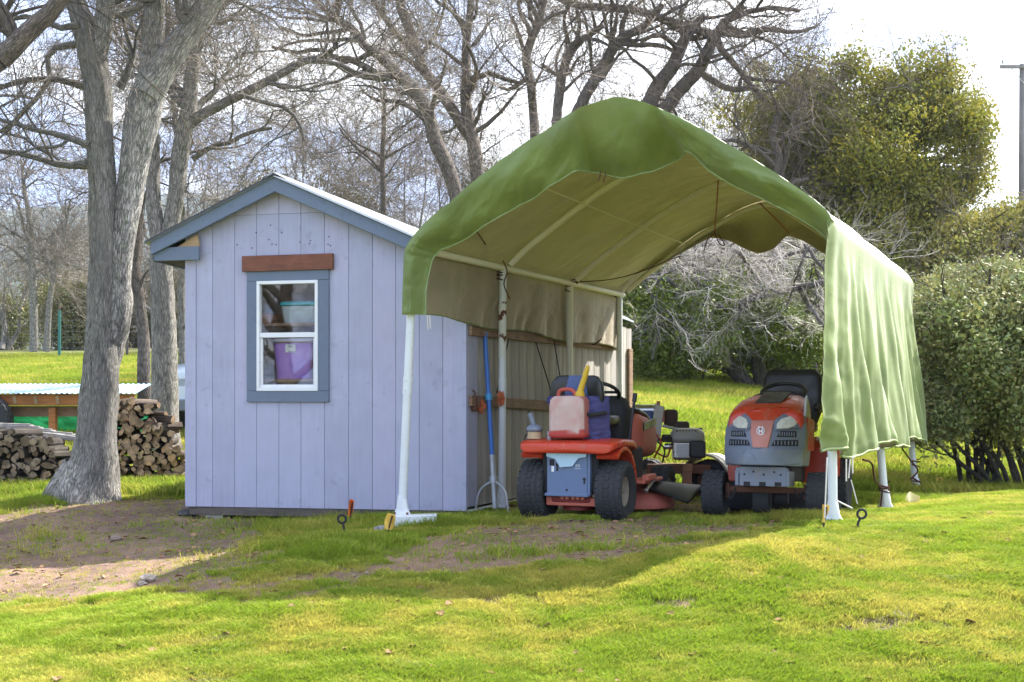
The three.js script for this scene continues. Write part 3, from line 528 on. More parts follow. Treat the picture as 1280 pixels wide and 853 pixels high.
  const val = (u, v) => {
    const k = u * (nI / 25), o = surf(k, 0), q = icurve.getPoint(u), s = Math.sin(v * Math.PI);
    let z = lerp(ZF, -0.12, v * v) + 0.02 * s;
    const cx = q.x; z += s * v * 0.05 * Math.sin(cx * 7 + v * 2.2) + 0.03 * v * fbm2(cx * 3.2 + v, v * 1.5, 3);
    if (u > 0.42 && u < 0.66) z -= 0.20 * v * smooth(0.435, 0.46, u) * smooth(0.655, 0.63, u);
    const leg = smooth(0.24, 0.1, u) * v * (1.2 - v) * 4; z += leg * (0.014 * fbm2(q.y * 8 + cx * 14, cx * 5 + v, 3) + 0.012 * Math.abs(fbm2(q.y * 5 - v * 2.5, v * 1.2 + 8, 2)));
    return [lerp(o[0], q.x, v), lerp(o[1], q.y, v), z + 0.02 * v * fbm2(cx * 9, v * 6, 3) + 0.03 * v * (1 - v) * Math.sin(cx * 19 + 5 * v + 3 * fbm2(cx * 1.3, v, 2)) + 0.02 * v * Math.sin(cx * 11 - 6 * v)];
  };
  part('front_valance', paint(sheet(val, 260, 18, true), tint), tarpMat, canopy);
  part('valance_hem', pipe(Array.from({ length: 90 }, (_, i) => val(i / 89, 1)), 0.007, 200, 5), std([0.25, 0.33, 0.16], 0.8), canopy);
  // rear end the same, hanging over the far opening
  const rPx = [[757, 429], [753, 412], [750, 394], [750, 377], [757, 365], [780, 352], [838, 327], [889, 300], [915, 303], [935, 313], [952, 318], [970, 312], [986, 297], [1005, 302], [1025, 314], [1050, 330], [1075, 346], [1100, 362]];
  const J = rPx.map(([x, y]) => cp(x, y, -CLEN)), jc = new THREE.CatmullRomCurve3(J.map(([x, y]) => V(x, y, 0)), false, 'catmullrom', 0.35);
  const rear = (u, v) => { const o = surf(lerp(0.002, 19.5 / 25, u), 1), q = jc.getPoint(u), s = Math.sin(v * Math.PI); return [lerp(o[0], q.x, v), lerp(o[1], q.y, v), lerp(-CLEN - 0.1, -CLEN + 0.12, v * v) - 0.02 * s + s * 0.03 * Math.sin(q.x * 8) + 0.012 * fbm2(q.x * 8, v * 5, 2)]; };
  part('rear_valance', paint(sheet(rear, 120, 10), inner), lineMat, canopy);
  part('rear_fold', paint(sheet((u, v) => { const p = rear(u, v); p[2] -= 0.012; return p; }, 120, 10, true), tint), tarpMat, canopy);
  part('hem', [pipe(Array.from({ length: 60 }, (_, i) => { const p = surf(1, i / 59); return [p[0] + 0.004, p[1] + 0.012, p[2]]; }), 0.009, 118, 6)], std([0.30, 0.36, 0.17], 0.8), canopy);

  // pipes
  const inset = (u, z, d) => { const p = surf(u, 0, 0), a = curve.getTangent(u), nx = -a.y, ny = a.x; const q = curve.getPoint(u); return [q.x - nx * d, q.y - ny * d, z]; };
  for (const z of frames) part('rafter', pipe(Array.from({ length: 24 }, (_, i) => inset(z ? lerp(0.135, 0.785, i / 23) : lerp(0.15, 0.805, i / 23), z || -0.32, z ? 0.075 : 0.095)), 0.03, 60, 10), M.creamPipe, canopy);
  part('rail', bar([0.11, RAIL, -0.1], [0.11, RAIL - 0.005, -CLEN], 0.03, 12), M.creamPipe, canopy);
  part('rail', bar([CW - 0.085, RAIL - 0.04, -0.6], [CW - 0.085, RAIL - 0.02, -CLEN], 0.03, 12), M.creamPipe, canopy);
  part('purlin', [bar([0.9, 2.665, -0.1], [0.9, 2.665, -CLEN], 0.008, 6)], M.creamPipe, canopy);
  part('purlin', [bar([CW - 0.9, 2.665, -0.1], [CW - 0.9, 2.665, -CLEN], 0.008, 6)], M.creamPipe, canopy);
  const post = (x0, z0, x1, z1, top, mat, lift = 0) => {
    const y = canG(x1, z1) + lift;
    const p = part('post', bar([x1, y + 0.05, z1], [x0, top, z0], 0.034, 16), mat, canopy);
    part('foot', loft([[[0.034, 0.034], 0.16], [[0.05, 0.03], 0.06], [[0.075, 0.028], 0.012], [[0.085, 0.05], 0]].map(([[a, b], yy]) => Array.from({ length: 16 }, (_, i) => { const t = i / 8 * Math.PI; return [x1 + a * Math.cos(t), y + yy, z1 + b * Math.sin(t)]; })), true, true), mat === M.rustyPipe ? M.whitePaint : mat, p);
    const q = (k) => [lerp(x1, x0, k), lerp(y + 0.05, top, k), lerp(z1, z0, k)]; part('coupling', [bar(q(0.46), q(0.53), 0.0375, 16), cyl(0.007, 0.007, 0.09, ...q(0.475), 'z', 8), cyl(0.007, 0.007, 0.09, ...q(0.515), 'z', 8)], mat === M.rustyPipe ? M.whitePaint : mat, p);
    for (const s of [-1, 1]) part('foot_bolt', cyl(0.009, 0.009, 0.03, x1 + s * 0.055, y + 0.012, z1 + 0.02, 'y', 8), M.rustIron, p);
    return p;
  };
  { const a = cp(510, 393, 0), b = cp(501, 655, 0); post(a[0] + 0.03, -0.03, b[0] + 0.012, 0, RAIL - 0.08, M.whitePaint, 0.09); }
  const rp = M.rustyPipe;
  { const p = post(0.105, -1.75, 0.095, -1.75, RAIL, M.whitePaint); part('rust_sleeve', bar([0.099, 1.3, -1.75], [0.102, 1.82, -1.75], 0.0362, 16), rp, p, { label: 'rust-eaten stretch of the second white post' }); }
  post(0.105, -3.5, 0.095, -3.5, RAIL, M.creamPipe);
  post(0.085, -5.2, 0.085, -5.2, RAIL, M.whitePaint);
  { const b = cp(1041, 660, -0.32); post(b[0] - 0.01, -0.32, b[0], -0.32, RAIL - 0.03, M.whitePaint); }
  { const b = cp(1107, 637, -2.7); post(CW - 0.16, -2.7, b[0], -2.7, RAIL, M.whitePaint); }
  { const b = cp(1145, 617, -5.2); post(CW - 0.16, -5.2, b[0], -5.2, RAIL, M.whitePaint); }
  // ties: red-brown cord knotted round the pipes, black elastic straps to the wall, white strings
  const L3 = (px, py, z) => { const p = cp(px, py, z); return [p[0], p[1], z]; };
  const tie = (pts, r = 0.006, m = M.rope, n = 30) => part('tie_rope', pipe(pts, r, n, 5), m, canopy);
  const wrap = (x, y, z, r, turns, h, m = M.rope, tube = 0.007) => tie(Array.from({ length: turns * 8 + 1 }, (_, i) => { const t = i / 8 * 2 * Math.PI; return [x + r * Math.cos(t), y + h * i / (turns * 8) + 0.012 * Math.sin(t * 0.37), z + r * Math.sin(t)]; }), tube, m, turns * 16);
  wrap(0.085, RAIL - 0.12, -1.75, 0.042, 3, 0.12); wrap(0.085, RAIL - 0.1, -3.5, 0.042, 2, 0.1);
  tie([L3(594, 287, -0.35), L3(606, 304, -1.0), L3(617, 320, -1.7)]);
  tie([L3(629, 326, -1.6), L3(634, 340, -1.55), L3(630, 355, -1.6), L3(637, 374, -1.6)]);
  tie([L3(612, 326, -1.7), L3(615, 336, -1.68), L3(609, 350, -1.7)]);
  tie([L3(708, 354, -3.4), L3(716, 350, -3.5), L3(726, 350, -3.6), L3(712, 360, -3.6)], 0.008);
  tie([L3(715, 353, -3.5), L3(760, 350, -4.0), L3(800, 340, -4.6), L3(850, 320, -5.0)], 0.006);
  tie([L3(755, 362, -5.1), L3(764, 366, -5.1), L3(770, 371, -5.0)], 0.01);
  tie([L3(898, 226, -1.9), L3(896, 258, -3.5), L3(893, 292, -5.0)], 0.007, std([0.30, 0.07, 0.04], 0.9));
  tie([L3(893, 292, -5.0), L3(884, 301, -5.0), L3(880, 314, -5.0)], 0.006);
  tie([L3(893, 290, -5.0), L3(900, 305, -5.0), L3(906, 307, -5.0), L3(898, 293, -5.0)], 0.006);
  tie([L3(950, 254, -2), L3(968, 272, -3.6), L3(986, 291, -5.0)], 0.007, std([0.30, 0.09, 0.05], 0.9));
  for (const [x, y] of [[751, 214], [757, 216]]) tie([L3(x, y, -0.14), L3(x - 1, y + 6, -0.15), L3(x - 3, y + 12, -0.15)], 0.005);
  const strap = (a, b, m = M.bungee, r = 0.006) => part('strap', pipe([a, [(a[0] + b[0]) / 2, (a[1] + b[1]) / 2, (a[2] + b[2]) / 2], b], r, 10, 5), m, canopy);
  strap(L3(636, 423, -1.95), L3(621, 492, -1.75)); strap(L3(668, 422, -2.8), L3(694, 505, -3.2)); strap(L3(692, 424, -3.3), L3(702, 482, -3.45)); strap(L3(591, 424, -1.45), L3(588, 492, -1.45), M.rope);
  tie([L3(744, 421, -4.6), L3(735, 427, -4.5), L3(742, 431, -4.5), L3(752, 424, -4.6)], 0.008);
  for (const [a, b] of [[[534, 394], [535, 412]], [[537, 394], [538, 411]], [[1063, 574], [1061, 598]], [[1058, 574], [1058, 602]], [[1066, 572], [1066, 592]]]) tie([L3(a[0], a[1], 0), L3(b[0], b[1], 0.02)], 0.005, M.cord, 6);
  tie([L3(1034, 572, 0.05), L3(1031, 648, 0.16)], 0.005, M.cord, 6);
  tie([L3(1046, 626, 0.0), L3(1066, 636, 0.14)], 0.006, M.cord, 6);
  tie([L3(1064, 600, -0.2), L3(1072, 630, -0.2)], 0.004, M.cord, 6);
  { const b = cp(1106, 612, -2.7); wrap(b[0], b[1] - 0.03, -2.7, 0.042, 3, 0.09); tie([L3(1079, 575, -1.7), L3(1090, 580, -2.0), L3(1094, 600, -2.3), L3(1104, 612, -2.66)], 0.009); tie([L3(1103, 615, -2.66), L3(1101, 636, -2.66)], 0.008); }
  { const b = cp(1145, 596, -5.2); wrap(b[0], b[1] - 0.1, -5.2, 0.044, 2, 0.08); wrap(b[0], b[1] + 0.1, -5.2, 0.044, 2, 0.1); tie([L3(1128, 561, -4.6), L3(1138, 575, -4.9), L3(1147, 590, -5.14), L3(1138, 600, -5.14)], 0.009); tie([L3(1140, 597, -5.14), L3(1152, 604, -5.14)], 0.009); }
}
// ---- things round the canopy's feet
{
  const p = cp(517, 662, 0.02), y = canG(p[0], 0.02), w = canW(p[0] + 0.02, y, 0.02);
  solo('timber_block', 'pale blue-white painted block of wood under the front left post', 'block', [box(0.33, 0.10, 0.15, 0, 0.045, 0, 0.008, 0, 0, 0.03)], M.whitePaint, { pos: [w.x, groundY(w.x, w.z), w.z], rot: [0, 0.05, 0] });
  const stone = (px, py, s, label, c) => { const [x, z] = groundAt(px, py), g = new THREE.IcosahedronGeometry(s, 3), q = g.attributes.position; for (let i = 0; i < q.count; i++) { const k = 1 + 0.35 * n3(q.getX(i) / s + px, q.getY(i) / s, q.getZ(i) / s); q.setXYZ(i, q.getX(i) * k, q.getY(i) * k * 0.6, q.getZ(i) * k); } g.computeVertexNormals(); solo('stone', label, 'stone', g, std(c, 0.95, { map: T.mottle, bumpMap: T.grit, bumpScale: 0.004 }), { pos: [x, groundY(x, z) + s * 0.3, z] }); };
  stone(478, 664, 0.055, 'round grey stone beside the yellow flag at the front left post', [0.3, 0.3, 0.29]);
  stone(186, 727, 0.05, 'small pale stone lying on the sunlit dirt path', [0.45, 0.38, 0.32]);
  stone(178, 729, 0.03, 'tiny pale pebble just left of the stone on the dirt path', [0.4, 0.33, 0.28]);
  stone(235, 641, 0.09, 'dark stone at the left corner of the shed', [0.09, 0.085, 0.08]);
  stone(145, 676, 0.05, 'flat brown stone half sunk in the dirt path', [0.26, 0.2, 0.16]);
  // screw anchors in the turf
  const anchor = (px, py, h, lean, label) => {
    const [x, z] = groundAt(px, py), t = thing('ground_anchor', label, 'stake', [x, groundY(x, z) - 0.02, z]); t.rotation.z = lean;
    part('rod', pipe([[0, 0, 0], [0.004, h * 0.3, 0], [-0.004, h * 0.6, 0], [0, h, 0]], 0.009, 16, 7), M.blackMatte, t);
    part('eye', mv(new THREE.TorusGeometry(0.03, 0.009, 8, 20), 0, h + 0.03, 0), M.blackMatte, t);
    return t;
  };
  anchor(434, 674, 0.13, 0.25, 'dark iron eye stake in the grass in front of the shed');
  anchor(1070, 664, 0.10, -0.32, 'dark iron eye stake in the grass right of the front post');
  const cl = std([0.78, 0.52, 0.10], 0.8), pale = std([0.82, 0.74, 0.42], 0.8), orange = std([0.72, 0.16, 0.02], 0.8);
  for (const m of [cl, pale, orange]) m.side = THREE.DoubleSide;
  const flag = (px, py, w, h, y0, mat, label, turn, lean = 0.2, name = 'marker_flag') => {
    const [x, z] = groundAt(px, py), t = thing(name, label, 'flag', [x, groundY(x, z), z], turn); t.rotation.z = lean;
    part('cloth', [sheet((u, v) => [(u - 0.5) * w * (0.5 + 0.5 * Math.sin(Math.PI * (0.15 + v * 0.7))), y0 + v * h, 0.02 * Math.sin(u * 5 + v * 3)], 8, 8), sheet((u, v) => [(u - 0.5) * w * (0.5 + 0.5 * Math.sin(Math.PI * (0.15 + v * 0.7))), y0 + v * h, -0.002 + 0.02 * Math.sin(u * 5 + v * 3)], 8, 8, true)], mat, t);
    if (name === 'marker_flag') part('peg', bar([0, -0.02, 0], [0.01, y0 + h * 0.9, 0.004], 0.006, 6), M.blackMatte, t);
  };
  flag(484, 668, 0.08, 0.12, 0.03, cl, 'yellow marker flag leaning by the front left post', 0.2, -0.2);
  flag(1029, 664, 0.05, 0.12, 0.05, cl, 'narrow yellow marker flag at the front right post', 0.5, -0.12);
  flag(1136, 634, 0.13, 0.09, 0.02, pale, 'pale yellow cloth scrap in the grass between the right-hand posts', 0.1, -0.5, 'cloth_scrap');
  flag(1177, 612, 0.10, 0.12, 0.02, cl, 'small yellow flag in the grass beyond the rear right post', 0.4, 0.3);
  flag(436, 660, 0.045, 0.14, 0.08, orange, 'orange flag tied at the shed base above the eye stake', 0.3, -0.1);
}
{ // blue prop pole with a tripod foot
  const a = cp(619, 633, -1.5), y = canG(a[0], -1.5), b = cp(606, 415, -1.62), w = canW(0, 0, 0);
  const t = thing('prop_pole', 'blue and silver telescopic pole with tripod foot leaning at the shed wall', 'pole', [w.x, 0, w.z], -THETA);
  const B = [b[0], b[1], -1.62], A = [a[0], y + 0.03, -1.5], m = (k) => [0, 1, 2].map((i) => lerp(A[i], B[i], k));
  part('upper_tube', bar(m(0.27), B, 0.021, 12), std([0.035, 0.15, 0.50], 0.4), t);
  part('lower_tube', bar(A, m(0.3), 0.0265, 12), M.galv, t);
  part('lock_collar', bar(m(0.61), m(0.645), 0.032, 12), std([0.05, 0.32, 0.6], 0.4), t);
  const hub = m(0.16);
  part('hub', bar(m(0.14), m(0.18), 0.04, 12), M.galv, t);
  for (const [dx, dz] of [[-0.17, 0.06], [0.15, 0.05], [0.0, -0.02]]) part('leg', pipe([hub, [A[0] + dx * 0.75, A[1] + 0.16, A[2] + dz * 0.75], [A[0] + dx, A[1] - 0.03, A[2] + dz]], 0.011, 10, 6), M.galv, t);
}
{ // things hung on the lower batten
  const g = (px, py, z) => { const p = cp(px, py, z); return canW(p[0], p[1], z); };
  const a = g(590, 505, -1.4);
  solo('block_pulley', 'brown wooden pulley block hanging on the lower wall batten', 'pulley', [box(0.1, 0.13, 0.07, 0, 0, 0, 0.02), cyl(0.035, 0.035, 0.09, 0, 0.02, 0, 'z'), mv(new THREE.TorusGeometry(0.03, 0.008, 6, 14), 0, 0.09, 0)], M.rustIron, { pos: [a.x, a.y, a.z], rot: [0, -0.3, 0] });
  const rag = (px, py, z, s, label) => { const p = g(px, py, z), q = new THREE.IcosahedronGeometry(s, 4), v = q.attributes.position; for (let i = 0; i < v.count; i++) { const k = 0.75 + 0.7 * n3(v.getX(i) / s * 1.7 + px, v.getY(i) / s * 1.1, v.getZ(i) / s * 1.7); v.setXYZ(i, v.getX(i) * k * 0.8, v.getY(i) * k * 1.35 - s * 0.3, v.getZ(i) * k * 0.6); } q.computeVertexNormals(); solo('orange_rag', label, 'rag', q, std([0.55, 0.15, 0.06], 0.9, { map: T.mottle }), { pos: [p.x, p.y, p.z] }); };
  rag(601, 505, -1.5, 0.05, 'faded orange rag on the lower batten left of the blue pole');
  rag(626, 497, -1.68, 0.05, 'bright orange rag tied to the white post right of the blue pole');
}
// ------------------------------------------------------------------ wheels
function tyreGeo(R, w, rimR, rows, count, lug = 0.012) {
  const h = w / 2, g = [lathe([[rimR, -h * 0.72], [R * 0.80, -h * 0.98], [R * 0.92, -h * 0.94], [R * 0.985, -h * 0.72], [R, -h * 0.4], [R, h * 0.4], [R * 0.985, h * 0.72], [R * 0.92, h * 0.94], [R * 0.80, h * 0.98], [rimR, h * 0.72]], 44)];
  for (let r = 0; r < rows; r++) for (let k = 0; k < count; k++) {
    const f = rows > 1 ? (r / (rows - 1) - 0.5) * 2 : 0, a = (k + (r % 2) * 0.5) / count * 2 * Math.PI, lw = w * 0.80 / rows * 0.86, ll = 2 * Math.PI * R / count * 0.66, rr = R * (1 - 0.035 * f * f);
    const b = extrude([[-lw / 2, -ll / 2], [lw * 0.15, -ll / 2], [lw / 2, 0], [lw * 0.15, ll / 2], [-lw / 2, ll / 2], [-lw * 0.2, 0]], lug, 0.002);
    if (r % 2) b.rotateZ(Math.PI); b.rotateX(0); b.translate(0, 0, 0); // flat in xy, thickness z
    b.rotateX(-Math.PI / 2); b.rotateZ(-Math.PI / 2); // x -> -y (axle), thickness -> radial x
    b.translate(rr, f * w * 0.385, 0); b.rotateY(a); g.push(b);
  }
  const q = merge(g); q.rotateZ(Math.PI / 2); return q;
}
function rimGeo(rimR, w) {
  const h = w / 2, g = lathe([[0.0, h * 0.2], [rimR * 0.22, h * 0.22], [rimR * 0.25, h * 0.05], [rimR * 0.75, h * 0.15], [rimR * 0.92, h * 0.6], [rimR * 1.04, h * 0.74], [rimR * 1.04, -h * 0.74], [rimR * 0.92, -h * 0.6], [rimR * 0.75, -h * 0.15], [rimR * 0.25, -h * 0.05], [rimR * 0.2, -h * 0.3], [0, -h * 0.3]], 32);
  return [g.rotateZ(Math.PI / 2), cyl(rimR * 0.12, rimR * 0.12, w * 0.62, 0, 0, 0, 'x', 14)];
}
const wheelCache = {};
function wheel(parent, x, y, z, R, w, rimR, rows, count, rimMat = M.rim, rub = M.rubber) {
  const key = [R, w, rimR, rows].join(); const c = wheelCache[key] || (wheelCache[key] = [merge(rimGeo(rimR, w)), tyreGeo(R, w, rimR, rows, count)]);
  const r = new THREE.Mesh(c[0], rimMat); r.name = 'wheel'; r.position.set(x, y, z); r.castShadow = r.receiveShadow = true; parent.add(r);
  const t = new THREE.Mesh(c[1], rub); t.name = 'tyre'; t.castShadow = t.receiveShadow = true; r.add(t); return r;
}
// ------------------------------------------------------------------ tractor seen from behind
{
  const O = at(721, 645, 10.25), gy = groundY(O.x, O.z);
  const t = thing('lawn_tractor', 'red lawn tractor seen from behind, with blue rear plate and a fuel can', 'lawn tractor', [O.x, gy, O.z], -THETA + 0.02);
  const cloth = std([0.075, 0.075, 0.21], 0.9, { map: rep(T.mottle, 2), bumpMap: rep(T.weave, 6), bumpScale: 0.001 });
  for (const s of [-1, 1]) wheel(t, s * 0.325, 0.245, 0, 0.24, 0.225, 0.12, 5, 24);
  for (const s of [-1, 1]) wheel(t, s * 0.34, 0.19, -1.36, 0.185, 0.16, 0.09, 3, 20);
  part('axle', [cyl(0.03, 0.03, 0.62, 0, 0.235, 0.0, 'x'), box(0.09, 0.07, 0.07, -0.215, 0.235, 0.1, 0.01), box(0.09, 0.07, 0.07, 0.215, 0.235, 0.1, 0.01)], M.steel, t);
  // rear body: top deck with rolled edge, arched mudguards
  const deckRing = (z, w, top, e = 0.35) => superRing(w, 0.07, 0, top - 0.035, z, 40, e);
  part('fender', [loft([deckRing(0.275, 0.70, 0.622), deckRing(0.262, 0.765, 0.634), deckRing(0.2, 0.80, 0.65), deckRing(0.0, 0.82, 0.665), deckRing(-0.25, 0.81, 0.652), deckRing(-0.42, 0.76, 0.62)]),
    ...[-1, 1].map((s) => { const pts = [], n = 18; for (let i = 0; i <= n; i++) { const a = lerp(0.1, Math.PI * 0.70, i / n); pts.push([0.325 * Math.cos(a), 0.325 * Math.sin(a)]); } for (let i = n; i >= 0; i--) { const a = lerp(0.1, Math.PI * 0.70, i / n); pts.push([0.305 * Math.cos(a), 0.305 * Math.sin(a)]); } return mv(extrude(pts, 0.17, 0.006).rotateY(Math.PI / 2), s * 0.315, 0.27, 0); })], M.red, t);
  part('inner_panel', [box(0.03, 0.2, 0.42, -0.215, 0.5, -0.08, 0.01), box(0.03, 0.2, 0.42, 0.215, 0.5, -0.08, 0.01)], M.darkRed, t);
  part('chassis', [box(0.46, 0.34, 0.5, 0, 0.40, -0.08, 0.02), box(0.30, 0.2, 1.2, 0, 0.40, -0.8, 0.02)], M.blackMatte, t);
  // hitch plate with holes and sticker
  const pl = part('rear_plate', [box(0.335, 0.33, 0.02, -0.01, 0.385, 0.20, 0.006), box(0.36, 0.025, 0.05, -0.01, 0.223, 0.205, 0.005), box(0.022, 0.33, 0.05, 0.17, 0.385, 0.185, 0.004)], M.slateBlue, t);
  part('bracket', extrude([[-0.175, 0.07], [0.165, 0.07], [0.15, 0.0], [0.09, -0.01], [0.04, -0.075], [-0.06, -0.085], [-0.10, -0.02], [-0.175, 0.0]], 0.008, 0.002).translate(0, 0.525, 0.222), std([0.40, 0.58, 0.75], 0.35, { metalness: 0.3, map: T.scuff }), pl);
  part('slot', [box(0.04, 0.05, 0.006, -0.135, 0.475, 0.2105, 0.002), box(0.016, 0.05, 0.006, -0.09, 0.435, 0.2105, 0.002), cyl(0.013, 0.013, 0.006, -0.09, 0.46, 0.2105, 'z'), box(0.014, 0.035, 0.006, 0.135, 0.33, 0.2105, 0.002), cyl(0.012, 0.012, 0.006, 0.135, 0.35, 0.2105, 'z'), cyl(0.009, 0.009, 0.006, -0.01, 0.262, 0.2105, 'z')], M.blackMatte, pl);
  part('warning_sticker', [box(0.022, 0.045, 0.003, -0.128, 0.425, 0.211, 0.001)], M.vinyl, pl);
  part('warning_sticker', [box(0.014, 0.022, 0.003, 0.07, 0.455, 0.211, 0), box(0.014, 0.022, 0.003, 0.09, 0.455, 0.211, 0), box(0.05, 0.006, 0.003, 0.08, 0.432, 0.211, 0)], std([0.4, 0.45, 0.5], 0.6), pl);
  // low parts under the plate
  part('transmission', [box(0.34, 0.10, 0.3, 0, 0.20, 0.0, 0.02), cyl(0.1, 0.13, 0.16, 0, 0.17, -0.05)], M.darkRed, t);
  part('lower_frame', [box(0.42, 0.07, 0.05, 0.0, 0.165, 0.12, 0.01), ...[-0.06, -0.02, 0.03, 0.07, 0.11].map((x) => cyl(0.016, 0.016, 0.05, x, 0.20, 0.16, 'z', 10))], M.fadedRed, t);
  // cutting deck and discharge chute
  const deck = (w, y, z) => superRing(w, 0.02, 0.02, y, z, 30, 0.6);
  const dk = part('mower_deck', [loft([[1.06, 0.06], [1.08, 0.10], [1.0, 0.17], [0.86, 0.20], [0.4, 0.215]].map(([w, y]) => superRing(w, w * 0.62, 0.04, -0.82, 0, 34, 0.75).map(([x, z]) => [x, y, z])), false, true), cyl(0.07, 0.08, 0.06, -0.2, 0.23, -0.8), cyl(0.07, 0.08, 0.06, 0.26, 0.23, -0.8)], M.fadedRed, t);
  part('discharge_chute', loft([0, 0.33, 0.66, 1].map((k) => { const n = 12, r = [], w = lerp(0.46, 0.80, k), x = lerp(0.38, 0.80, k); for (let i = 0; i <= n; i++) { const a = i / n; r.push([x, lerp(0.25, 0.19, k) + Math.sin(a * Math.PI) * lerp(0.03, 0.11, k) - 0.05 * k, -0.84 + (a - 0.5) * w]); } for (let i = n; i >= 0; i--) { const a = i / n; r.push([x, lerp(0.25, 0.19, k) + Math.sin(a * Math.PI) * lerp(0.03, 0.11, k) - 0.05 * k - 0.014, -0.84 + (a - 0.5) * w]); } return r; })), std([0.014, 0.016, 0.02], 0.5), dk);
  // seat with cloth cover
  const st = part('seat', [loft([[-0.27, 0.30], [-0.25, 0.40], [0, 0.43], [0.2, 0.4], [0.25, 0.36]].map(([z, w], i) => superRing(w, i === 0 || i === 4 ? 0.07 : 0.11, 0, 0.80, -0.28 + z, 24, 0.5))), box(0.3, 0.08, 0.3, 0, 0.71, -0.28, 0.02)], M.black, t);
  const backRing = (y, w, d, z) => superRing(w, d, 0, 0, 0, 28, 0.55).map(([x, q]) => [x, y, z + q - 0.06 * (x / 0.23) ** 2 * -1]);
  part('backrest', loft([backRing(0.78, 0.38, 0.07, -0.10), backRing(0.86, 0.43, 0.11, -0.09), backRing(1.0, 0.455, 0.115, -0.07), backRing(1.10, 0.43, 0.10, -0.055), backRing(1.155, 0.35, 0.07, -0.05), backRing(1.165, 0.28, 0.03, -0.05)]), M.black, st);
  part('back_panel', loft([[0.98, 0.20], [1.05, 0.19], [1.12, 0.155], [1.165, 0.13]].map(([y, w], i) => superRing(w, 0.04, -0.005, 0, 0, 16, 0.5).map(([x, q]) => [x, y, lerp(-0.002, -0.018, i / 3) + q]))), std([0.10, 0.14, 0.30], 0.85, { map: T.mottle }), st);
  const sc = (u, v) => { const a = lerp(-0.235, 0.25, u), drop = u > 0.45 ? 0.36 : 0.05 + 0.1 * u; const y = 1.0 - v * drop, bend = 0.05 + 0.05 * Math.sin(v * 2.6); return [a + 0.03 * v * (u - 0.4), y - 0.03 * Math.sin(u * 9) * v, 0.0 + bend * (1 - 0.6 * (2 * u - 1) ** 2) - (u > 0.85 ? (u - 0.85) * 0.5 : 0) + 0.02 * fbm2(u * 6, v * 7, 3)]; };
  part('seat_cover', [sheet(sc, 40, 40), sheet((u, v) => { const p = sc(u, v); p[2] -= 0.02; return p; }, 40, 40, true)], Object.assign(cloth, { side: THREE.DoubleSide }), st);
  part('cover_strap', pipe([[0.08, 0.86, 0.115], [0.17, 0.855, 0.11], [0.26, 0.87, 0.03]], 0.018, 12, 6), M.blackMatte, st);
  part('seat_spring', pipe(Array.from({ length: 50 }, (_, i) => [-0.185 + 0.026 * Math.cos(i * 0.8), 0.655 + i * 0.0014, 0.12 + 0.026 * Math.sin(i * 0.8)]), 0.005, 120, 5), M.steel, t);
  // fuel filler at the left corner
  const fl = part('fuel_filler', [cyl(0.055, 0.06, 0.055, -0.315, 0.685, 0.12)], std([0.45, 0.33, 0.2], 0.8), t);
  part('fuel_cap', [lathe([[0, 0.05], [0.03, 0.05], [0.05, 0.04], [0.068, 0.02], [0.066, 0.0], [0.05, -0.01]]).translate(-0.315, 0.722, 0.12), bar([-0.32, 0.76, 0.12], [-0.355, 0.86, 0.12], 0.02, 10, 0.024)], M.slate, fl);
  part('fuel_hose', pipe([[-0.36, 0.70, 0.1], [-0.40, 0.68, 0.1], [-0.40, 0.60, 0.12]], 0.006, 12, 5), M.bungee, t);
  // dash, steering wheel, hood
  const hd = part('hood', [loft([[-0.80, 0.50, 0.86, 0.44], [-1.0, 0.54, 0.87, 0.46], [-1.25, 0.54, 0.83, 0.45], [-1.45, 0.52, 0.78, 0.44], [-1.58, 0.45, 0.70, 0.46], [-1.63, 0.36, 0.64, 0.48]].map(([z, w, top, bot]) => superRing(w, top - bot, 0, (top + bot) / 2, z, 32, 0.5)))], M.fadedRed, t);
  part('hood_top', loft([[-0.79, 0.44, 0.90], [-1.0, 0.46, 0.895], [-1.25, 0.45, 0.852], [-1.46, 0.40, 0.80], [-1.55, 0.3, 0.745]].map(([z, w, top]) => superRing(w, 0.05, 0, top - 0.02, z, 24, 0.5))), M.black, hd);
  part('side_vent', [box(0.012, 0.07, 0.4, 0.272, 0.75, -1.18, 0.004, 0.10)], M.black, hd);
  const ds = part('dashboard', [loft([[0.32, 0.42, 0.42], [0.6, 0.44, 0.36], [0.86, 0.46, 0.30], [0.97, 0.38, 0.2], [1.0, 0.25, 0.1]].map(([y, w, d], i) => superRing(w, d, 0, 0, 0, 24, 0.5).map(([x, q]) => [x, y, -0.70 + q - i * 0.01]))), box(0.16, 0.3, 0.34, 0.25, 0.42, -0.62, 0.03)], M.blackMatte, t);
  part('steering_wheel', [mv(new THREE.TorusGeometry(0.17, 0.016, 10, 36).rotateX(Math.PI / 2 - 0.5), 0, 1.03, -0.58), bar([0, 0.9, -0.68], [0, 1.03, -0.58], 0.02, 8), bar([-0.16, 1.03, -0.58], [0.16, 1.03, -0.58], 0.012, 8)], M.black, ds);
  part('lever', [bar([0.27, 0.62, -0.55], [0.30, 0.99, -0.62], 0.012, 8), bar([0.298, 0.95, -0.61], [0.302, 1.02, -0.625], 0.019, 10)], M.black, t);
  part('footrest', [box(0.24, 0.03, 0.56, 0.36, 0.30, -0.58, 0.01), box(0.24, 0.03, 0.56, -0.36, 0.30, -0.58, 0.01), box(0.06, 0.05, 0.24, 0.48, 0.335, -0.42, 0.01)], M.fadedRed, t);
  part('running_trim', [box(0.03, 0.03, 0.3, 0.485, 0.28, -0.45, 0.01, 0.35)], M.steel, t);
  // fuel can standing on the rear deck, yellow spout
  const q = t.localToWorld(V(-0.02, 0.667, 0.115));
  t.updateMatrixWorld(true); q.copy(t.localToWorld(V(-0.02, 0.667, 0.115)));
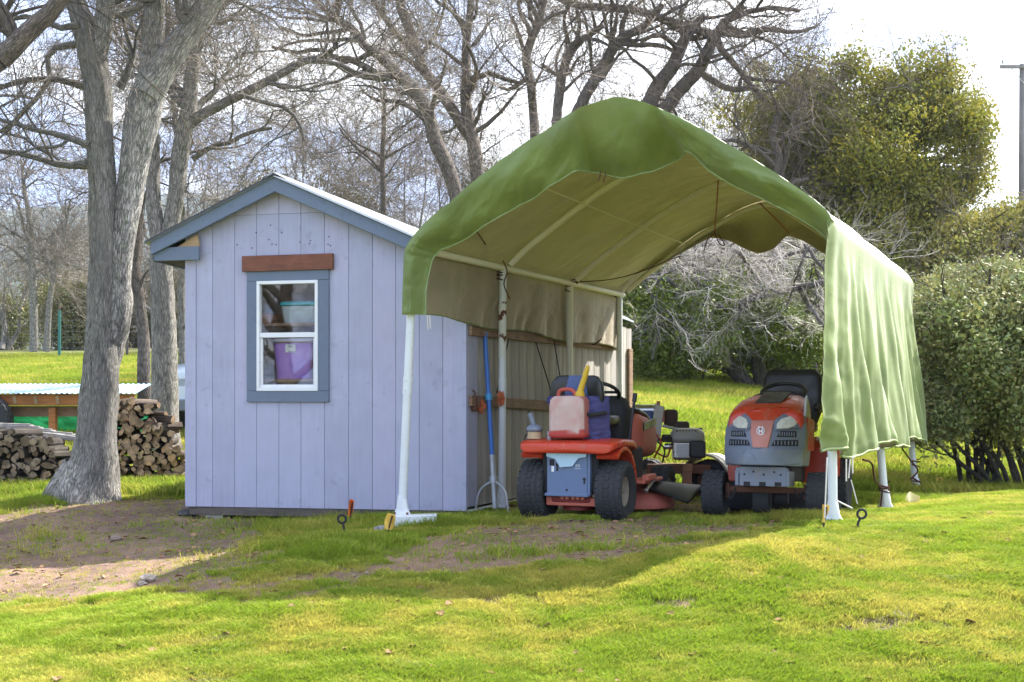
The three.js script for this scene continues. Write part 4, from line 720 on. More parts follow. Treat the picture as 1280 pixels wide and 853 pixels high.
  const dusty = (x, y, z, nx, ny, nz) => { const k = clamp(0.85 + 0.6 * fbm3(x * 30, y * 4, z * 30, 4)) * (nz > 0.3 ? 1 : 0.35) * smooth(0.045, 0.065, y + 0.05 * fbm3(x * 12, y * 6, z * 3, 3)); return [lerp(0.42, 0.55, k), lerp(0.055, 0.42, k), lerp(0.045, 0.37, k)]; };
  const can = thing('fuel_can', 'dusty red plastic fuel can with yellow spout on the tractor rear deck', 'fuel can', [q.x, q.y, q.z], -THETA + 0.05);
  const cr = (w, d, y) => superRing(w, d, 0, 0, 0, 36, 0.38).map(([x, z]) => [x, y, z]);
  part('can_body', paint(loft([cr(0.26, 0.18, 0.001), cr(0.30, 0.21, 0.012), cr(0.315, 0.22, 0.03), ...Array.from({ length: 40 }, (_, i) => cr(0.30, 0.215, 0.05 + i * 0.005)), cr(0.285, 0.21, 0.30), cr(0.24, 0.17, 0.33), cr(0.1, 0.08, 0.336)].map((r, i) => r.map(([x, y, z]) => [x, y, z])), true, true), dusty), std([1, 1, 1], 0.75, { vertexColors: true, bumpMap: T.grit, bumpScale: 0.0015 }), can);
  part('handle', pipe([[-0.1, 0.315, 0], [-0.08, 0.375, 0], [0.02, 0.38, 0], [0.06, 0.325, 0]], 0.016, 20, 8), std([0.45, 0.08, 0.06], 0.6), can);
  part('cap', [cyl(0.035, 0.04, 0.05, 0.085, 0.345, 0.0)], std([0.62, 0.40, 0.02], 0.5), can);
  part('spout', [bar([0.085, 0.365, 0], [0.145, 0.545, 0.0], 0.026, 14, 0.02), bar([0.145, 0.545, 0], [0.153, 0.575, 0], 0.02, 12, 0.012)], std([0.62, 0.40, 0.02], 0.45), can);
}
// ------------------------------------------------------------------ tractor facing the camera
{
  const front = at(958, 643, 10.15), YAW = THETA - 0.05, O = V(front.x + 1.3 * Math.sin(YAW), 0, front.z - 1.3 * Math.cos(YAW)), yF = groundY(front.x, front.z), yR = groundY(O.x, O.z);
  const t = thing('lawn_tractor', 'red and grey lawn tractor facing the camera, beside the right canopy wall', 'lawn tractor', [O.x, yR, O.z], -YAW);
  t.rotation.x = Math.atan2(yR - yF, 1.3); t.rotation.order = 'YXZ';
  const Z = 1.3;
  for (const s of [-1, 1]) wheel(t, s * 0.41, 0.178, Z, 0.175, 0.18, 0.09, 4, 20, M.blackMatte);
  for (const s of [-1, 1]) wheel(t, s * 0.40, 0.25, 0, 0.245, 0.25, 0.12, 5, 24);
  part('front_axle', [box(0.66, 0.05, 0.06, 0, 0.21, Z - 0.02, 0.012), cyl(0.022, 0.022, 0.12, -0.31, 0.2, Z), cyl(0.022, 0.022, 0.12, 0.31, 0.2, Z)], M.rustIron, t);
  part('chassis', [box(0.40, 0.16, 1.5, 0, 0.36, 0.6, 0.02)], M.blackMatte, t);
  const zf = (x, y) => 1.64 - 1.9 * x * x - Math.max(0, y - 0.5) * 0.28 - Math.max(0, y - 0.68) * 0.7;
  // hood shell: rings from the dash forward
  const ring = (z, w, top, bot, e = 0.42) => superRing(w, top - bot, 0, (top + bot) / 2, z, 44, e);
  const hood = part('hood', loft([ring(0.62, 0.50, 1.0, 0.44), ring(0.8, 0.56, 1.0, 0.42), ring(1.05, 0.60, 0.96, 0.42), ring(1.25, 0.61, 0.905, 0.42), ring(1.36, 0.60, 0.86, 0.44), ring(1.43, 0.56, 0.815, 0.46)]), M.red, t);
  const patchOn = (pts, thick, lift) => { // plate that follows the nose: dense triangulation bent onto zf
    const s = new THREE.Shape(pts.map((p) => new THREE.Vector2(...p))), b = new THREE.Box2().setFromPoints(s.getPoints()), nx = 22, ny = 16, pos = [];
    const inside = (x, y) => { let c = false; for (let i = 0, j = pts.length - 1; i < pts.length; j = i++) { const [xi, yi] = pts[i], [xj, yj] = pts[j]; if ((yi > y) !== (yj > y) && x < (xj - xi) * (y - yi) / (yj - yi) + xi) c = !c; } return c; };
    void inside; void nx; void ny; void pos; void b;
    const g = new THREE.ExtrudeGeometry(s, { depth: thick, bevelEnabled: true, bevelSize: 0.004, bevelThickness: 0.004, bevelSegments: 2 }); let h = g.index ? g.toNonIndexed() : g;
    for (let pass = 0; pass < 3; pass++) h = split(h);
    const p = h.attributes.position; for (let i = 0; i < p.count; i++) p.setZ(i, zf(p.getX(i), p.getY(i)) + p.getZ(i) - thick + lift);
    h.deleteAttribute('normal'); h.deleteAttribute('uv'); return toCreasedNormals(mergeVertices(h, 1e-4), 0.9);
  };
  function split(g) { const p = g.attributes.position, out = []; for (let i = 0; i < p.count; i += 3) { const a = V().fromBufferAttribute(p, i), b = V().fromBufferAttribute(p, i + 1), c = V().fromBufferAttribute(p, i + 2), e = [a.distanceTo(b), b.distanceTo(c), c.distanceTo(a)], m = Math.max(...e); const push = (...q) => q.forEach((v) => out.push(v.x, v.y, v.z)); if (m < 0.06) push(a, b, c); else if (e[0] === m) { const d = a.clone().lerp(b, 0.5); push(a, d, c, d, b, c); } else if (e[1] === m) { const d = b.clone().lerp(c, 0.5); push(b, d, a, d, c, a); } else { const d = c.clone().lerp(a, 0.5); push(c, d, b, d, a, b); } } const r = new THREE.BufferGeometry(); r.setAttribute('position', new THREE.Float32BufferAttribute(out, 3)); return r; }
  function smoothN(g) { return g; }
  // grey nose: full mask, thick bumper, pods
  const mask = (u, v) => { const y = lerp(0.40, 0.835, v), w = lerp(0.296, 0.314, Math.sin(v * Math.PI)) - 0.02 * smooth(0.8, 1, v), x = (u - 0.5) * 2 * w; return [x, y, zf(x, y)]; };
  part('nose', [sheet(mask, 40, 24), loft([0, 1].map((k) => { const r = []; for (let i = 0; i <= 24; i++) { const v = i / 24; const p = mask(1, v); r.push([p[0], p[1], k ? 1.06 : p[2]]); } for (let i = 24; i >= 0; i--) { const p = mask(0, i / 24); r.push([p[0], p[1], k ? 1.06 : p[2]]); } return r; }), false, false)], Object.assign(M.slate.clone(), { side: THREE.DoubleSide }), hood);
  const bp = []; for (let i = 0; i <= 20; i++) { const a = -1 + 2 * i / 20; bp.push([a * 0.29, 0.405 + 0.02 * a * a * a * a]); } for (let i = 20; i >= 0; i--) { const a = -1 + 2 * i / 20; bp.push([a * 0.30, 0.525 + 0.008 * (1 - a * a)]); }
  part('bumper', patchOn(bp, 0.06, 0.035), M.slate, hood);
  part('hood_brow', patchOn([[-0.2, 0.865], [0.2, 0.865], [0.155, 0.825], [0.085, 0.755], [-0.085, 0.755], [-0.155, 0.825]], 0.05, 0.014), M.red, hood);
  part('grille_panel', patchOn([[-0.085, 0.75], [0.085, 0.75], [0.075, 0.64], [0.052, 0.53], [-0.052, 0.53], [-0.075, 0.64]], 0.03, 0.02), std([0.55, 0.22, 0.17], 0.5, { map: T.scuff }), hood);
  const lens = new THREE.MeshPhysicalMaterial({ color: new THREE.Color().setRGB(0.80, 0.78, 0.66), roughness: 0.12, clearcoat: 1, clearcoatRoughness: 0.05, map: rep(T.mottle, 6) });
  for (const s of [-1, 1]) {
    part('lamp_surround', patchOn([[0.09, 0.79], [0.13, 0.80], [0.285, 0.825], [0.30, 0.78], [0.27, 0.70], [0.115, 0.672], [0.092, 0.70]].map(([x, y]) => [x * s, y]).sort(() => 0), 0.03, 0.012), M.slate, hood);
    part('headlight', patchOn([[0.118, 0.69], [0.115, 0.725], [0.14, 0.765], [0.20, 0.79], [0.265, 0.80], [0.262, 0.765], [0.235, 0.715], [0.19, 0.695]].map(([x, y]) => [x * s, y]), 0.02, 0.024), lens, hood);
    for (const [y0, x0, x1] of [[0.625, 0.12, 0.25], [0.555, 0.085, 0.265]]) {
      const v = part('vent', patchOn([[x0 * s, y0], [x1 * s, y0 + 0.004], [x1 * s, y0 + 0.045], [(x0 + 0.02) * s, y0 + 0.038]], 0.01, 0.004), M.blackMatte, hood);
      part('louvre', Array.from({ length: 7 }, (_, i) => { const x = lerp(x0 + 0.02, x1 - 0.012, i / 6) * s, y = y0 + 0.022; return box(0.007, 0.03, 0.014, x, y, zf(x, y) + 0.008, 0.002); }), M.slate, v, { kind: 'stuff' });
    }
  }
  { // round badge: ring with a letter H under a small crown shape
    const z = zf(0, 0.665) + 0.030, tilt = -0.27, bm = std([0.72, 0.74, 0.76], 0.35, { metalness: 0.3 });
    const g = [mv(new THREE.TorusGeometry(0.029, 0.0045, 8, 28), 0, 0, 0), box(0.0075, 0.034, 0.006, -0.0115, -0.001, 0, 0), box(0.0075, 0.034, 0.006, 0.0115, -0.001, 0, 0), box(0.016, 0.0075, 0.0058, 0, -0.001, 0, 0), box(0.010, 0.012, 0.006, -0.014, 0.030, 0, 0.001), box(0.010, 0.012, 0.006, 0.014, 0.030, 0, 0.001)];
    part('badge', g.map((q) => mv(q, 0, 0.665, z, 0)), bm, hood); void tilt;
  }
  part('hood_panel', extrude([[-0.05, 0.0], [0.15, 0.005], [0.19, 0.30], [-0.02, 0.31]].map(([x, y]) => [x - 0.055, y - 0.15]), 0.012, 0.004).rotateX(-Math.PI / 2 + 0.335).translate(0.0, 0.952, 1.11), M.black, hood);
  part('side_panel', [box(0.012, 0.26, 0.42, 0.308, 0.66, 1.05, 0.005), box(0.012, 0.26, 0.42, -0.308, 0.66, 1.05, 0.005)], M.red, hood);
  part('side_plate', mv(extrude([[0, 0], [0.2, -0.02], [0.24, 0.10], [0.10, 0.16]], 0.01, 0.004).rotateY(Math.PI / 2), 0.296, 0.80, 1.33), std([0.45, 0.47, 0.48], 0.25), hood);  // opaque pale grey plate with a smooth finish on one hood flank
  // front bracket with punched holes
  const br = part('front_bracket', [box(0.36, 0.155, 0.03, 0.01, 0.315, 1.56, 0.008), box(0.40, 0.05, 0.1, 0.0, 0.36, 1.52, 0.01), box(0.03, 0.12, 0.28, -0.19, 0.30, 1.43, 0.006), box(0.03, 0.12, 0.28, 0.2, 0.30, 1.43, 0.006)], M.slate, t);
  part('hole', [...[-0.12, 0.0, 0.12].map((x) => box(0.05, 0.035, 0.006, x + 0.01, 0.255, 1.5765, 0.002)), ...[-0.13, -0.06, 0.02, 0.1, 0.15].map((x, i) => cyl(0.008, 0.008, 0.006, x, 0.33 + 0.02 * (i % 2), 1.5765, 'z', 10))], M.blackMatte, br);
  part('deck_roller', [cyl(0.115, 0.115, 0.12, -0.05, 0.135, 1.2, 'x', 26), cyl(0.05, 0.05, 0.1, 0.10, 0.15, 1.15, 'x')], M.rubber, t);
  part('mower_deck', [loft([[1.0, 0.05], [1.02, 0.09], [0.94, 0.16], [0.7, 0.19]].map(([w, y]) => superRing(w, w * 0.58, 0, 0.62, 0, 34, 0.75).map(([x, z]) => [x, y, z])), false, true)], M.blackMatte, t);
  part('hanging_chain', [pipe([[0.24, 0.22, 1.45], [0.27, 0.15, 1.42], [0.30, 0.2, 1.4], [0.34, 0.13, 1.38], [0.37, 0.2, 1.36]], 0.009, 24, 6), pipe([[-0.22, 0.22, 1.45], [-0.26, 0.14, 1.42], [-0.3, 0.18, 1.4]], 0.009, 16, 6)], M.bungee, t);
  // rear body and mudguards
  part('fender', [loft([[-0.34, 0.84, 0.62], [-0.2, 0.95, 0.67], [0.1, 0.96, 0.675], [0.34, 0.94, 0.62], [0.46, 0.9, 0.50], [0.5, 0.86, 0.40]].map(([z, w, top]) => superRing(w, 0.1, 0, top - 0.05, z, 36, 0.35))), box(0.03, 0.26, 0.5, 0.44, 0.46, 0.42, 0.01, 0.0), box(0.30, 0.30, 0.03, 0.31, 0.42, 0.5, 0.01), box(0.30, 0.30, 0.03, -0.31, 0.42, 0.5, 0.01)], M.red, t);
  part('seat', [loft([[-0.25, 0.36], [-0.2, 0.46], [0.05, 0.48], [0.2, 0.42]].map(([z, w]) => superRing(w, 0.12, 0, 0.77, z + 0.08, 24, 0.5))), loft([[0.76, 0.42, 0.1, -0.12], [0.9, 0.52, 0.14, -0.13], [1.06, 0.54, 0.14, -0.15], [1.22, 0.51, 0.12, -0.16], [1.29, 0.42, 0.07, -0.16]].map(([y, w, d, z]) => superRing(w, d, 0, 0, 0, 28, 0.5).map(([x, q]) => [x, y, z + q + 0.35 * x * x])))], M.black, t);
  part('armrest', [box(0.07, 0.07, 0.3, -0.25, 0.93, 0.02, 0.03), box(0.07, 0.07, 0.3, 0.25, 0.93, 0.02, 0.03)], M.black, t);
  const ds = part('dashboard', loft([[0.6, 0.44, 0.3], [0.9, 0.48, 0.3], [1.0, 0.44, 0.24], [1.03, 0.3, 0.12]].map(([y, w, d]) => superRing(w, d, 0, 0, 0, 24, 0.5).map(([x, q]) => [x, y, 0.62 + q]))), M.blackMatte, t);
  part('steering_wheel', [mv(new THREE.TorusGeometry(0.185, 0.018, 10, 36).rotateX(Math.PI / 2 + 0.5), 0.0, 1.045, 0.44), bar([0, 0.95, 0.58], [0, 1.045, 0.44], 0.02, 8), bar([-0.17, 1.045, 0.44], [0.17, 1.045, 0.44], 0.014, 8)], M.black, ds);
  part('lever', [bar([0.31, 0.62, 0.46], [0.42, 0.76, 0.42], 0.022, 8, 0.012), box(0.05, 0.012, 0.16, 0.40, 0.735, 0.44, 0.004, 0, 0, 0.5)], M.steel, t);
}
// ------------------------------------------------------------------ small engine machine between the tractors
{
  const D = 12.7, O = at(850, 620, D), gy = groundY(O.x, O.z);
  const t = thing('log_splitter', 'rusty engine machine with silver cylinder parked between the two tractors', 'engine machine', [O.x, gy, O.z], -0.1);
  const k = F / D, X = (px) => (px - 850) / k, Y = (py) => CAMY + (HORIZON - py) / k - gy;
  part('frame', [box(0.62, 0.09, 0.3, X(848), Y(586), 0, 0.01), box(0.06, Y(600) - 0.05, 0.06, X(836), (Y(600) + 0.0) / 2, 0.05), box(0.3, 0.10, 0.2, X(858), Y(611), 0.06, 0.012), box(0.06, Y(596), 0.06, X(876), Y(596) / 2, 0)], M.rustIron, t);
  part('gearbox', [box(0.09, 0.2, 0.14, X(858), Y(595), 0.17, 0.015), cyl(0.05, 0.06, 0.1, X(858), Y(607), 0.17), box(0.085, 0.075, 0.03, X(859), Y(583), 0.245, 0.004)], std([0.35, 0.17, 0.10], 0.7, { map: T.mottle }), t);
  const en = part('engine', [box(0.30, 0.20, 0.26, X(859), Y(562), 0.02, 0.03), cyl(0.03, 0.03, 0.1, X(837), Y(558), 0.08, 'x')], M.steel, t);
  part('shroud', loft([[-0.02, 0.33, 0.28], [0.03, 0.345, 0.30], [0.08, 0.33, 0.28], [0.115, 0.27, 0.22], [0.125, 0.2, 0.15]].map(([y, w, d]) => superRing(w, d, X(859), 0.02, 0, 30, 0.5).map(([x, z]) => [x, Y(551) + y, z]))), std([0.34, 0.34, 0.33], 0.45, { map: T.scuff }), en);
  part('cooling_fin', Array.from({ length: 7 }, (_, i) => box(0.014, 0.018, 0.17, X(846) + i * 0.03, Y(541) + 0.02, 0.06, 0.003)), M.black, en, { kind: 'stuff' });
  part('engine_cover', box(0.16, 0.17, 0.05, X(871), Y(561), 0.155, 0.02), M.black, en);
  part('nameplate', box(0.12, 0.12, 0.012, X(853), Y(562), 0.186, 0.004), std([0.45, 0.47, 0.5], 0.4, { metalness: 0.4, map: T.scuff }), en);
  part('fuel_cap', cyl(0.03, 0.034, 0.05, X(874), Y(538), 0.0), M.black, en);
  part('air_filter', [box(0.14, 0.17, 0.14, X(839), Y(523), -0.12, 0.03)], std([0.06, 0.035, 0.025], 0.7), t);
  part('muffler', [box(0.16, 0.09, 0.12, X(852), Y(533), -0.08, 0.025), box(0.11, 0.075, 0.1, X(834), Y(548), 0.06, 0.015)], std([0.05, 0.034, 0.03], 0.7), t);
  part('hydraulic_cylinder', [cyl(0.055, 0.055, 0.22, X(806), Y(513), 0, 'x', 24), cyl(0.06, 0.06, 0.02, X(797), Y(513), 0, 'x', 24), cyl(0.06, 0.06, 0.02, X(819), Y(514), 0, 'x', 24)], M.steel, t);
  part('tank', [box(0.12, 0.3, 0.2, X(809), Y(532), -0.04, 0.02)], std([0.05, 0.10, 0.28], 0.5), t);
  part('upright', [extrude([[0, 0], [0.1, 0], [0.14, 0.34], [0.06, 0.37]], 0.03, 0.004).translate(X(812), Y(552), 0.07)], std([0.42, 0.42, 0.38], 0.5, { metalness: 0.3, map: T.scuff }), t);
  part('valve', [box(0.06, 0.16, 0.07, X(827), Y(518), 0.03, 0.012), cyl(0.018, 0.018, 0.1, X(823), Y(508), 0.05), cyl(0.014, 0.014, 0.12, X(829), Y(524), 0.07, 'z')], std([0.42, 0.16, 0.13], 0.6), t);
  part('handle_bar', [bar([X(828), Y(532), 0.1], [X(852), Y(538), 0.1], 0.014, 8)], M.galv, t);
  part('hose', [pipe([[X(812), Y(555), 0.1], [X(822), Y(566), 0.14], [X(834), Y(570), 0.12], [X(838), Y(556), 0.1]], 0.01, 24, 6), pipe([[X(818), Y(540), 0.1], [X(826), Y(552), 0.16], [X(818), Y(572), 0.1]], 0.011, 20, 6)], std([0.38, 0.05, 0.03], 0.6), t);
  part('hose', [pipe([[X(816), Y(548), 0.12], [X(830), Y(560), 0.18], [X(828), Y(578), 0.1]], 0.009, 24, 6), pipe([[X(822), Y(550), 0.1], [X(838), Y(546), 0.14], [X(840), Y(560), 0.1]], 0.008, 24, 6)], M.black, t);
  for (const [px, z] of [[887, -0.05], [812, -0.1]]) wheel(t, X(px), 0.2, z, 0.2, 0.16, 0.1, 3, 18).rotation.y = 1.1;
  const arc = (r) => Array.from({ length: 15 }, (_, i) => { const a = lerp(0.15, Math.PI - 0.15, i / 14); return [r * Math.cos(a), r * Math.sin(a)]; });
  part('mudguard', mv(extrude([...arc(0.26), ...arc(0.247).reverse()], 0.24, 0.004).rotateY(-0.47), X(887), 0.2, -0.05), std([0.42, 0.40, 0.36], 0.5, { metalness: 0.2, map: rep(T.mottle, 2) }), t);
  part('tow_bar', [bar([X(835), Y(606), 0.1], [X(800), Y(612), 0.5], 0.025, 8)], M.rustIron, t);
}
// ------------------------------------------------------------------ firewood stacks
function logGeo(seed) { // split log 1 long in z: wedge or round section, pale ends, darker bark
  const R = rng(seed), kind = R(), n = 9, ring = [];
  for (let i = 0; i < n; i++) {
    const a = i / n * 2 * Math.PI; let r = 0.5 * (0.85 + 0.3 * R());
    if (kind < 0.75) { const cut = kind < 0.4 ? 0.22 : 0.05; const y = r * Math.sin(a); if (y < -cut) r = cut / Math.abs(Math.sin(a)); if (kind < 0.35 && Math.cos(a) < -0.2) r = Math.min(r, 0.28 / Math.abs(Math.cos(a))); }
    ring.push([r * Math.cos(a), r * Math.sin(a)]);
  }
  const side = loft([-0.5, -0.15, 0.2, 0.5].map((z, k) => ring.map(([x, y]) => [x * (0.93 + 0.12 * R()) + 0.03 * k, y * (0.93 + 0.12 * R()), z])), false, false).toNonIndexed(); side.computeVertexNormals();
  const p = side.attributes.position, P = (i) => [p.getX(i), p.getY(i), p.getZ(i)];
  const capPts = [[], []]; for (let i = 0; i < p.count; i++) { const q = P(i); if (Math.abs(q[2] - 0.5) < 1e-4) capPts[1].push(q); if (Math.abs(q[2] + 0.5) < 1e-4) capPts[0].push(q); }
  const caps = capPts.map((pts, k) => { const c = pts.reduce((s, q) => [s[0] + q[0] / pts.length, s[1] + q[1] / pts.length], [0, 0]); const u = pts.sort((a, b) => Math.atan2(a[1] - c[1], a[0] - c[0]) - Math.atan2(b[1] - c[1], b[0] - c[0])).filter((q, i, arr) => !i || Math.hypot(q[0] - arr[i - 1][0], q[1] - arr[i - 1][1]) > 1e-4), pos = []; for (let i = 0; i < u.length; i++) { const a = u[i], b = u[(i + 1) % u.length], z = k ? 0.5 : -0.5; const tri = [[c[0], c[1], z], [a[0], a[1], z], [b[0], b[1], z]]; if (!k) tri.reverse(); pos.push(...tri.flat()); } const g = new THREE.BufferGeometry(); g.setAttribute('position', new THREE.Float32BufferAttribute(pos, 3)); g.computeVertexNormals(); return g; });
  return merge([paint(side, (x, y, z, nx, ny) => { const k = ny < -0.3 ? 1.5 : 0.8 + 0.4 * n3(x * 9, y * 9, z * 3 + seed); return [0.15 * k, 0.115 * k, 0.09 * k]; }), ...caps.map((c) => paint(c, (x, y) => { const k = 0.8 + 0.5 * n3(x * 4, y * 4, seed); return [0.82 * k, 0.57 * k, 0.36 * k]; }))]);
}
const logs = Array.from({ length: 9 }, (_, i) => logGeo(100 + i));
const logTones = [[1, 1, 1], [0.8, 0.78, 0.76], [1.05, 0.95, 0.85], [0.62, 0.6, 0.6]].map((c) => std(c, 0.9, { vertexColors: true, map: rep(T.greyWood, 3, 2), bumpMap: rep(T.grit, 3), bumpScale: 0.003 }));
const greyLogTones = [[0.62, 0.68, 0.74], [0.42, 0.46, 0.5], [0.34, 0.34, 0.34], [0.75, 0.74, 0.72]].map((c) => std(c, 0.95, { vertexColors: true, map: rep(T.greyWood, 3, 2), bumpMap: rep(T.grit, 3), bumpScale: 0.003 }));
function woodpile(label, px0, px1, topAt, d, mats, seed, size, len, turn, max) {
  const R = rng(seed), a = at(px0, 600, d), b = at(px1, 600, d), w = b.x - a.x, cx = (a.x + b.x) / 2;
  const t = thing('firewood_stack', label, 'firewood stack', [cx, 0, -d], turn);
  let count = 0; const rowH = size * 0.56, base = (x) => groundY(cx + x, -d) - 0.03;
  for (let row = 0; row < 60 && count < max; row++) {
    let x = -w / 2 + R() * size * 0.5, any = false;
    while (x < w / 2) {
      const px = px0 + (x + w / 2) / w * (px1 - px0), topY = CAMY + (HORIZON - topAt(px)) / F * d, y = base(x) + (row + 0.5) * rowH + (R() - 0.5) * rowH * 0.5, s = size * (0.65 + 0.75 * R() * R());
      if (y < topY && count < max) {
        const m = new THREE.Mesh(logs[Math.floor(R() * logs.length)], mats[Math.floor(R() * R() * mats.length * 1.3) % mats.length]);
        m.name = 'log'; m.castShadow = m.receiveShadow = true; const up = y > topY - rowH * 1.6;
        m.position.set(x, y, (R() - 0.5) * 0.14 + (up ? 0.05 : 0)); m.scale.set(s * (0.8 + 0.5 * R()), s * (0.7 + 0.5 * R()), len * (0.85 + 0.3 * R()));
        m.rotation.set((R() - 0.5) * 0.14, (R() - 0.5) * 0.3 + (up && R() < 0.5 ? (R() - 0.5) * 2.4 : 0), R() * 6.28); t.add(m); count++; any = true;
      }
      x += s * 0.80;
    }
    if (!any && row > 3) break;
  }
  return t;
}
const pileTop = (px) => px < 150 ? 500 + (150 - px) * 0.4 : px < 172 ? 500 - (px - 150) * 0.2 : px < 195 ? 497 + (px - 172) * 0.5 : px < 213 ? 508 + (px - 195) * 1.6 : 540 + (px - 213) * 1.4;
woodpile('tall stack of split firewood with pale tan ends between the oak trunks', 136, 236, pileTop, 15.3, logTones, 3, 0.115, 0.42, 0.12, 300);
woodpile('low grey weathered firewood stack at the left edge below the green tarp', -40, 92, (px) => px < 60 ? 536 + px * 0.09 : 541 + (px - 60) * 0.9, 14.7, greyLogTones, 4, 0.115, 0.42, -0.05, 300);
{ // pale boards lying along the grey stack
  const R = rng(9);
  for (let i = 0; i < 7; i++) {
    const px = 10 + i * 12, py = 532 + i * 2.4 + R() * 4, p = at(px, py, 14.9 + R() * 0.3), len = 0.5 + R() * 0.5;
    solo('loose_board', ['short pale split board leftmost on top of the grey firewood stack', 'second pale board from the left on the grey firewood stack', 'third pale board from the left on the grey firewood stack', 'middle pale board of the seven on the grey firewood stack', 'fifth pale board from the left on the grey firewood stack', 'sixth pale board from the left on the grey firewood stack', 'rightmost pale board on the grey firewood stack beside the oak'][i], 'board', [box(len, 0.035, 0.12, 0, 0, 0, 0.006), box(len * 0.8, 0.02, 0.05, 0.03, 0.025, 0.02, 0.004)], std([0.42, 0.40, 0.38], 0.9, { map: rep(T.greyWood, 2) }), { pos: [p.x, p.y, p.z], rot: [0.1 * R(), (R() - 0.5) * 0.5, -0.06 + (R() - 0.5) * 0.1] });
  }
}
// ------------------------------------------------------------------ low lean-to with metal roof and green tarp
{
  const D = 18.5, O = at(60, 560, D), gy = groundY(O.x, O.z), k = F / D, X = (px) => (px - 60) / k, Y = (py) => CAMY + (HORIZON - py) / k - gy;
  const t = thing('lean_to', 'low open shelter with pale metal roof and orange timber edge at left', 'shelter', [O.x, gy, O.z], 0);
  const x0 = X(-130), x1 = X(176), yF = Y(492), yB = CAMY + (HORIZON - 480) / F * (D + 0.6) - gy;
  const fy = (x) => 0; void fy;
  part('roof_sheet', [sheet((u, v) => [lerp(x0, x1, u), lerp(yF, yB, v) + 0.007 * Math.sin(u * 2 * Math.PI * 46), lerp(0.25, -0.6, v)], 340, 2), sheet((u, v) => [lerp(x0, x1, u), lerp(yF, yB, v) - 0.004 + 0.007 * Math.sin(u * 2 * Math.PI * 46), lerp(0.25, -0.6, v)], 340, 2, true)], std([0.36, 0.56, 0.72], 0.45, { metalness: 0.1, map: T.mottle, side: THREE.DoubleSide }), t);
  const fH = (Y(493) - Y(507)); 
  part('fascia', box(x1 - x0 - 0.1, fH, 0.04, (x0 + x1) / 2, yF - fH / 2 - 0.012, 0.14, 0.004), M.orangeWood, t);
  for (const px of [-60, -22, 22, 48, 75, 104, 140]) part('rafter', box(0.045, 0.09, 0.68, X(px), yF - 0.062 + (yB - yF) * 0.45, -0.22, 0.004, Math.atan2(yB - yF, 0.85)), M.orangeWood, t), part('rafter_end', box(0.05, fH * 0.7, 0.012, X(px) + 0.02, yF - fH / 2 - 0.012, 0.167, 0.003, 0, 0, 0.2), M.freshPly, t);
  part('beam', box(x1 - x0 - 0.2, Y(507) - Y(520), 0.05, (x0 + x1) / 2, (Y(508) + Y(521)) / 2, 0.0, 0.004), M.oldWood, t);
  for (const px of [-80, 68, 160]) part('post', box(0.10, Y(508), 0.10, X(px), Y(508) / 2 - 0.02, 0.06, 0.006), M.orangeWood, t);
  const gt = solo('green_tarp', 'bright green plastic sheet hanging behind the shelter posts', 'tarp', sheet((u, v) => [lerp(X(-120), X(172), u), lerp(0.02, Y(517), v), 0.06 * Math.sin(u * 24) + 0.05 * fbm2(u * 12, v * 3, 3)], 120, 20), phys([0.05, 0.58, 0.27], 0.55, { map: T.tarpTone, transmission: 0.6, thickness: 0 }), { pos: [O.x, gy, O.z - 0.55] });
  void gt;
  const wp = at(0, 540, D - 0.3), w = thing('spare_wheel', 'dark wheel standing in the shelter at the left edge of the photo', 'wheel', [wp.x - 0.2, groundY(wp.x, wp.z) + 0.36, wp.z], Math.PI / 2);
  const rimM = part('rim', mv(merge(rimGeo(0.2, 0.2))), M.blackMatte, w); rimM.name = 'rim'; const ty = new THREE.Mesh(tyreGeo(0.36, 0.22, 0.2, 4, 30), M.rubber); ty.name = 'tyre'; ty.castShadow = true; w.add(ty);
}
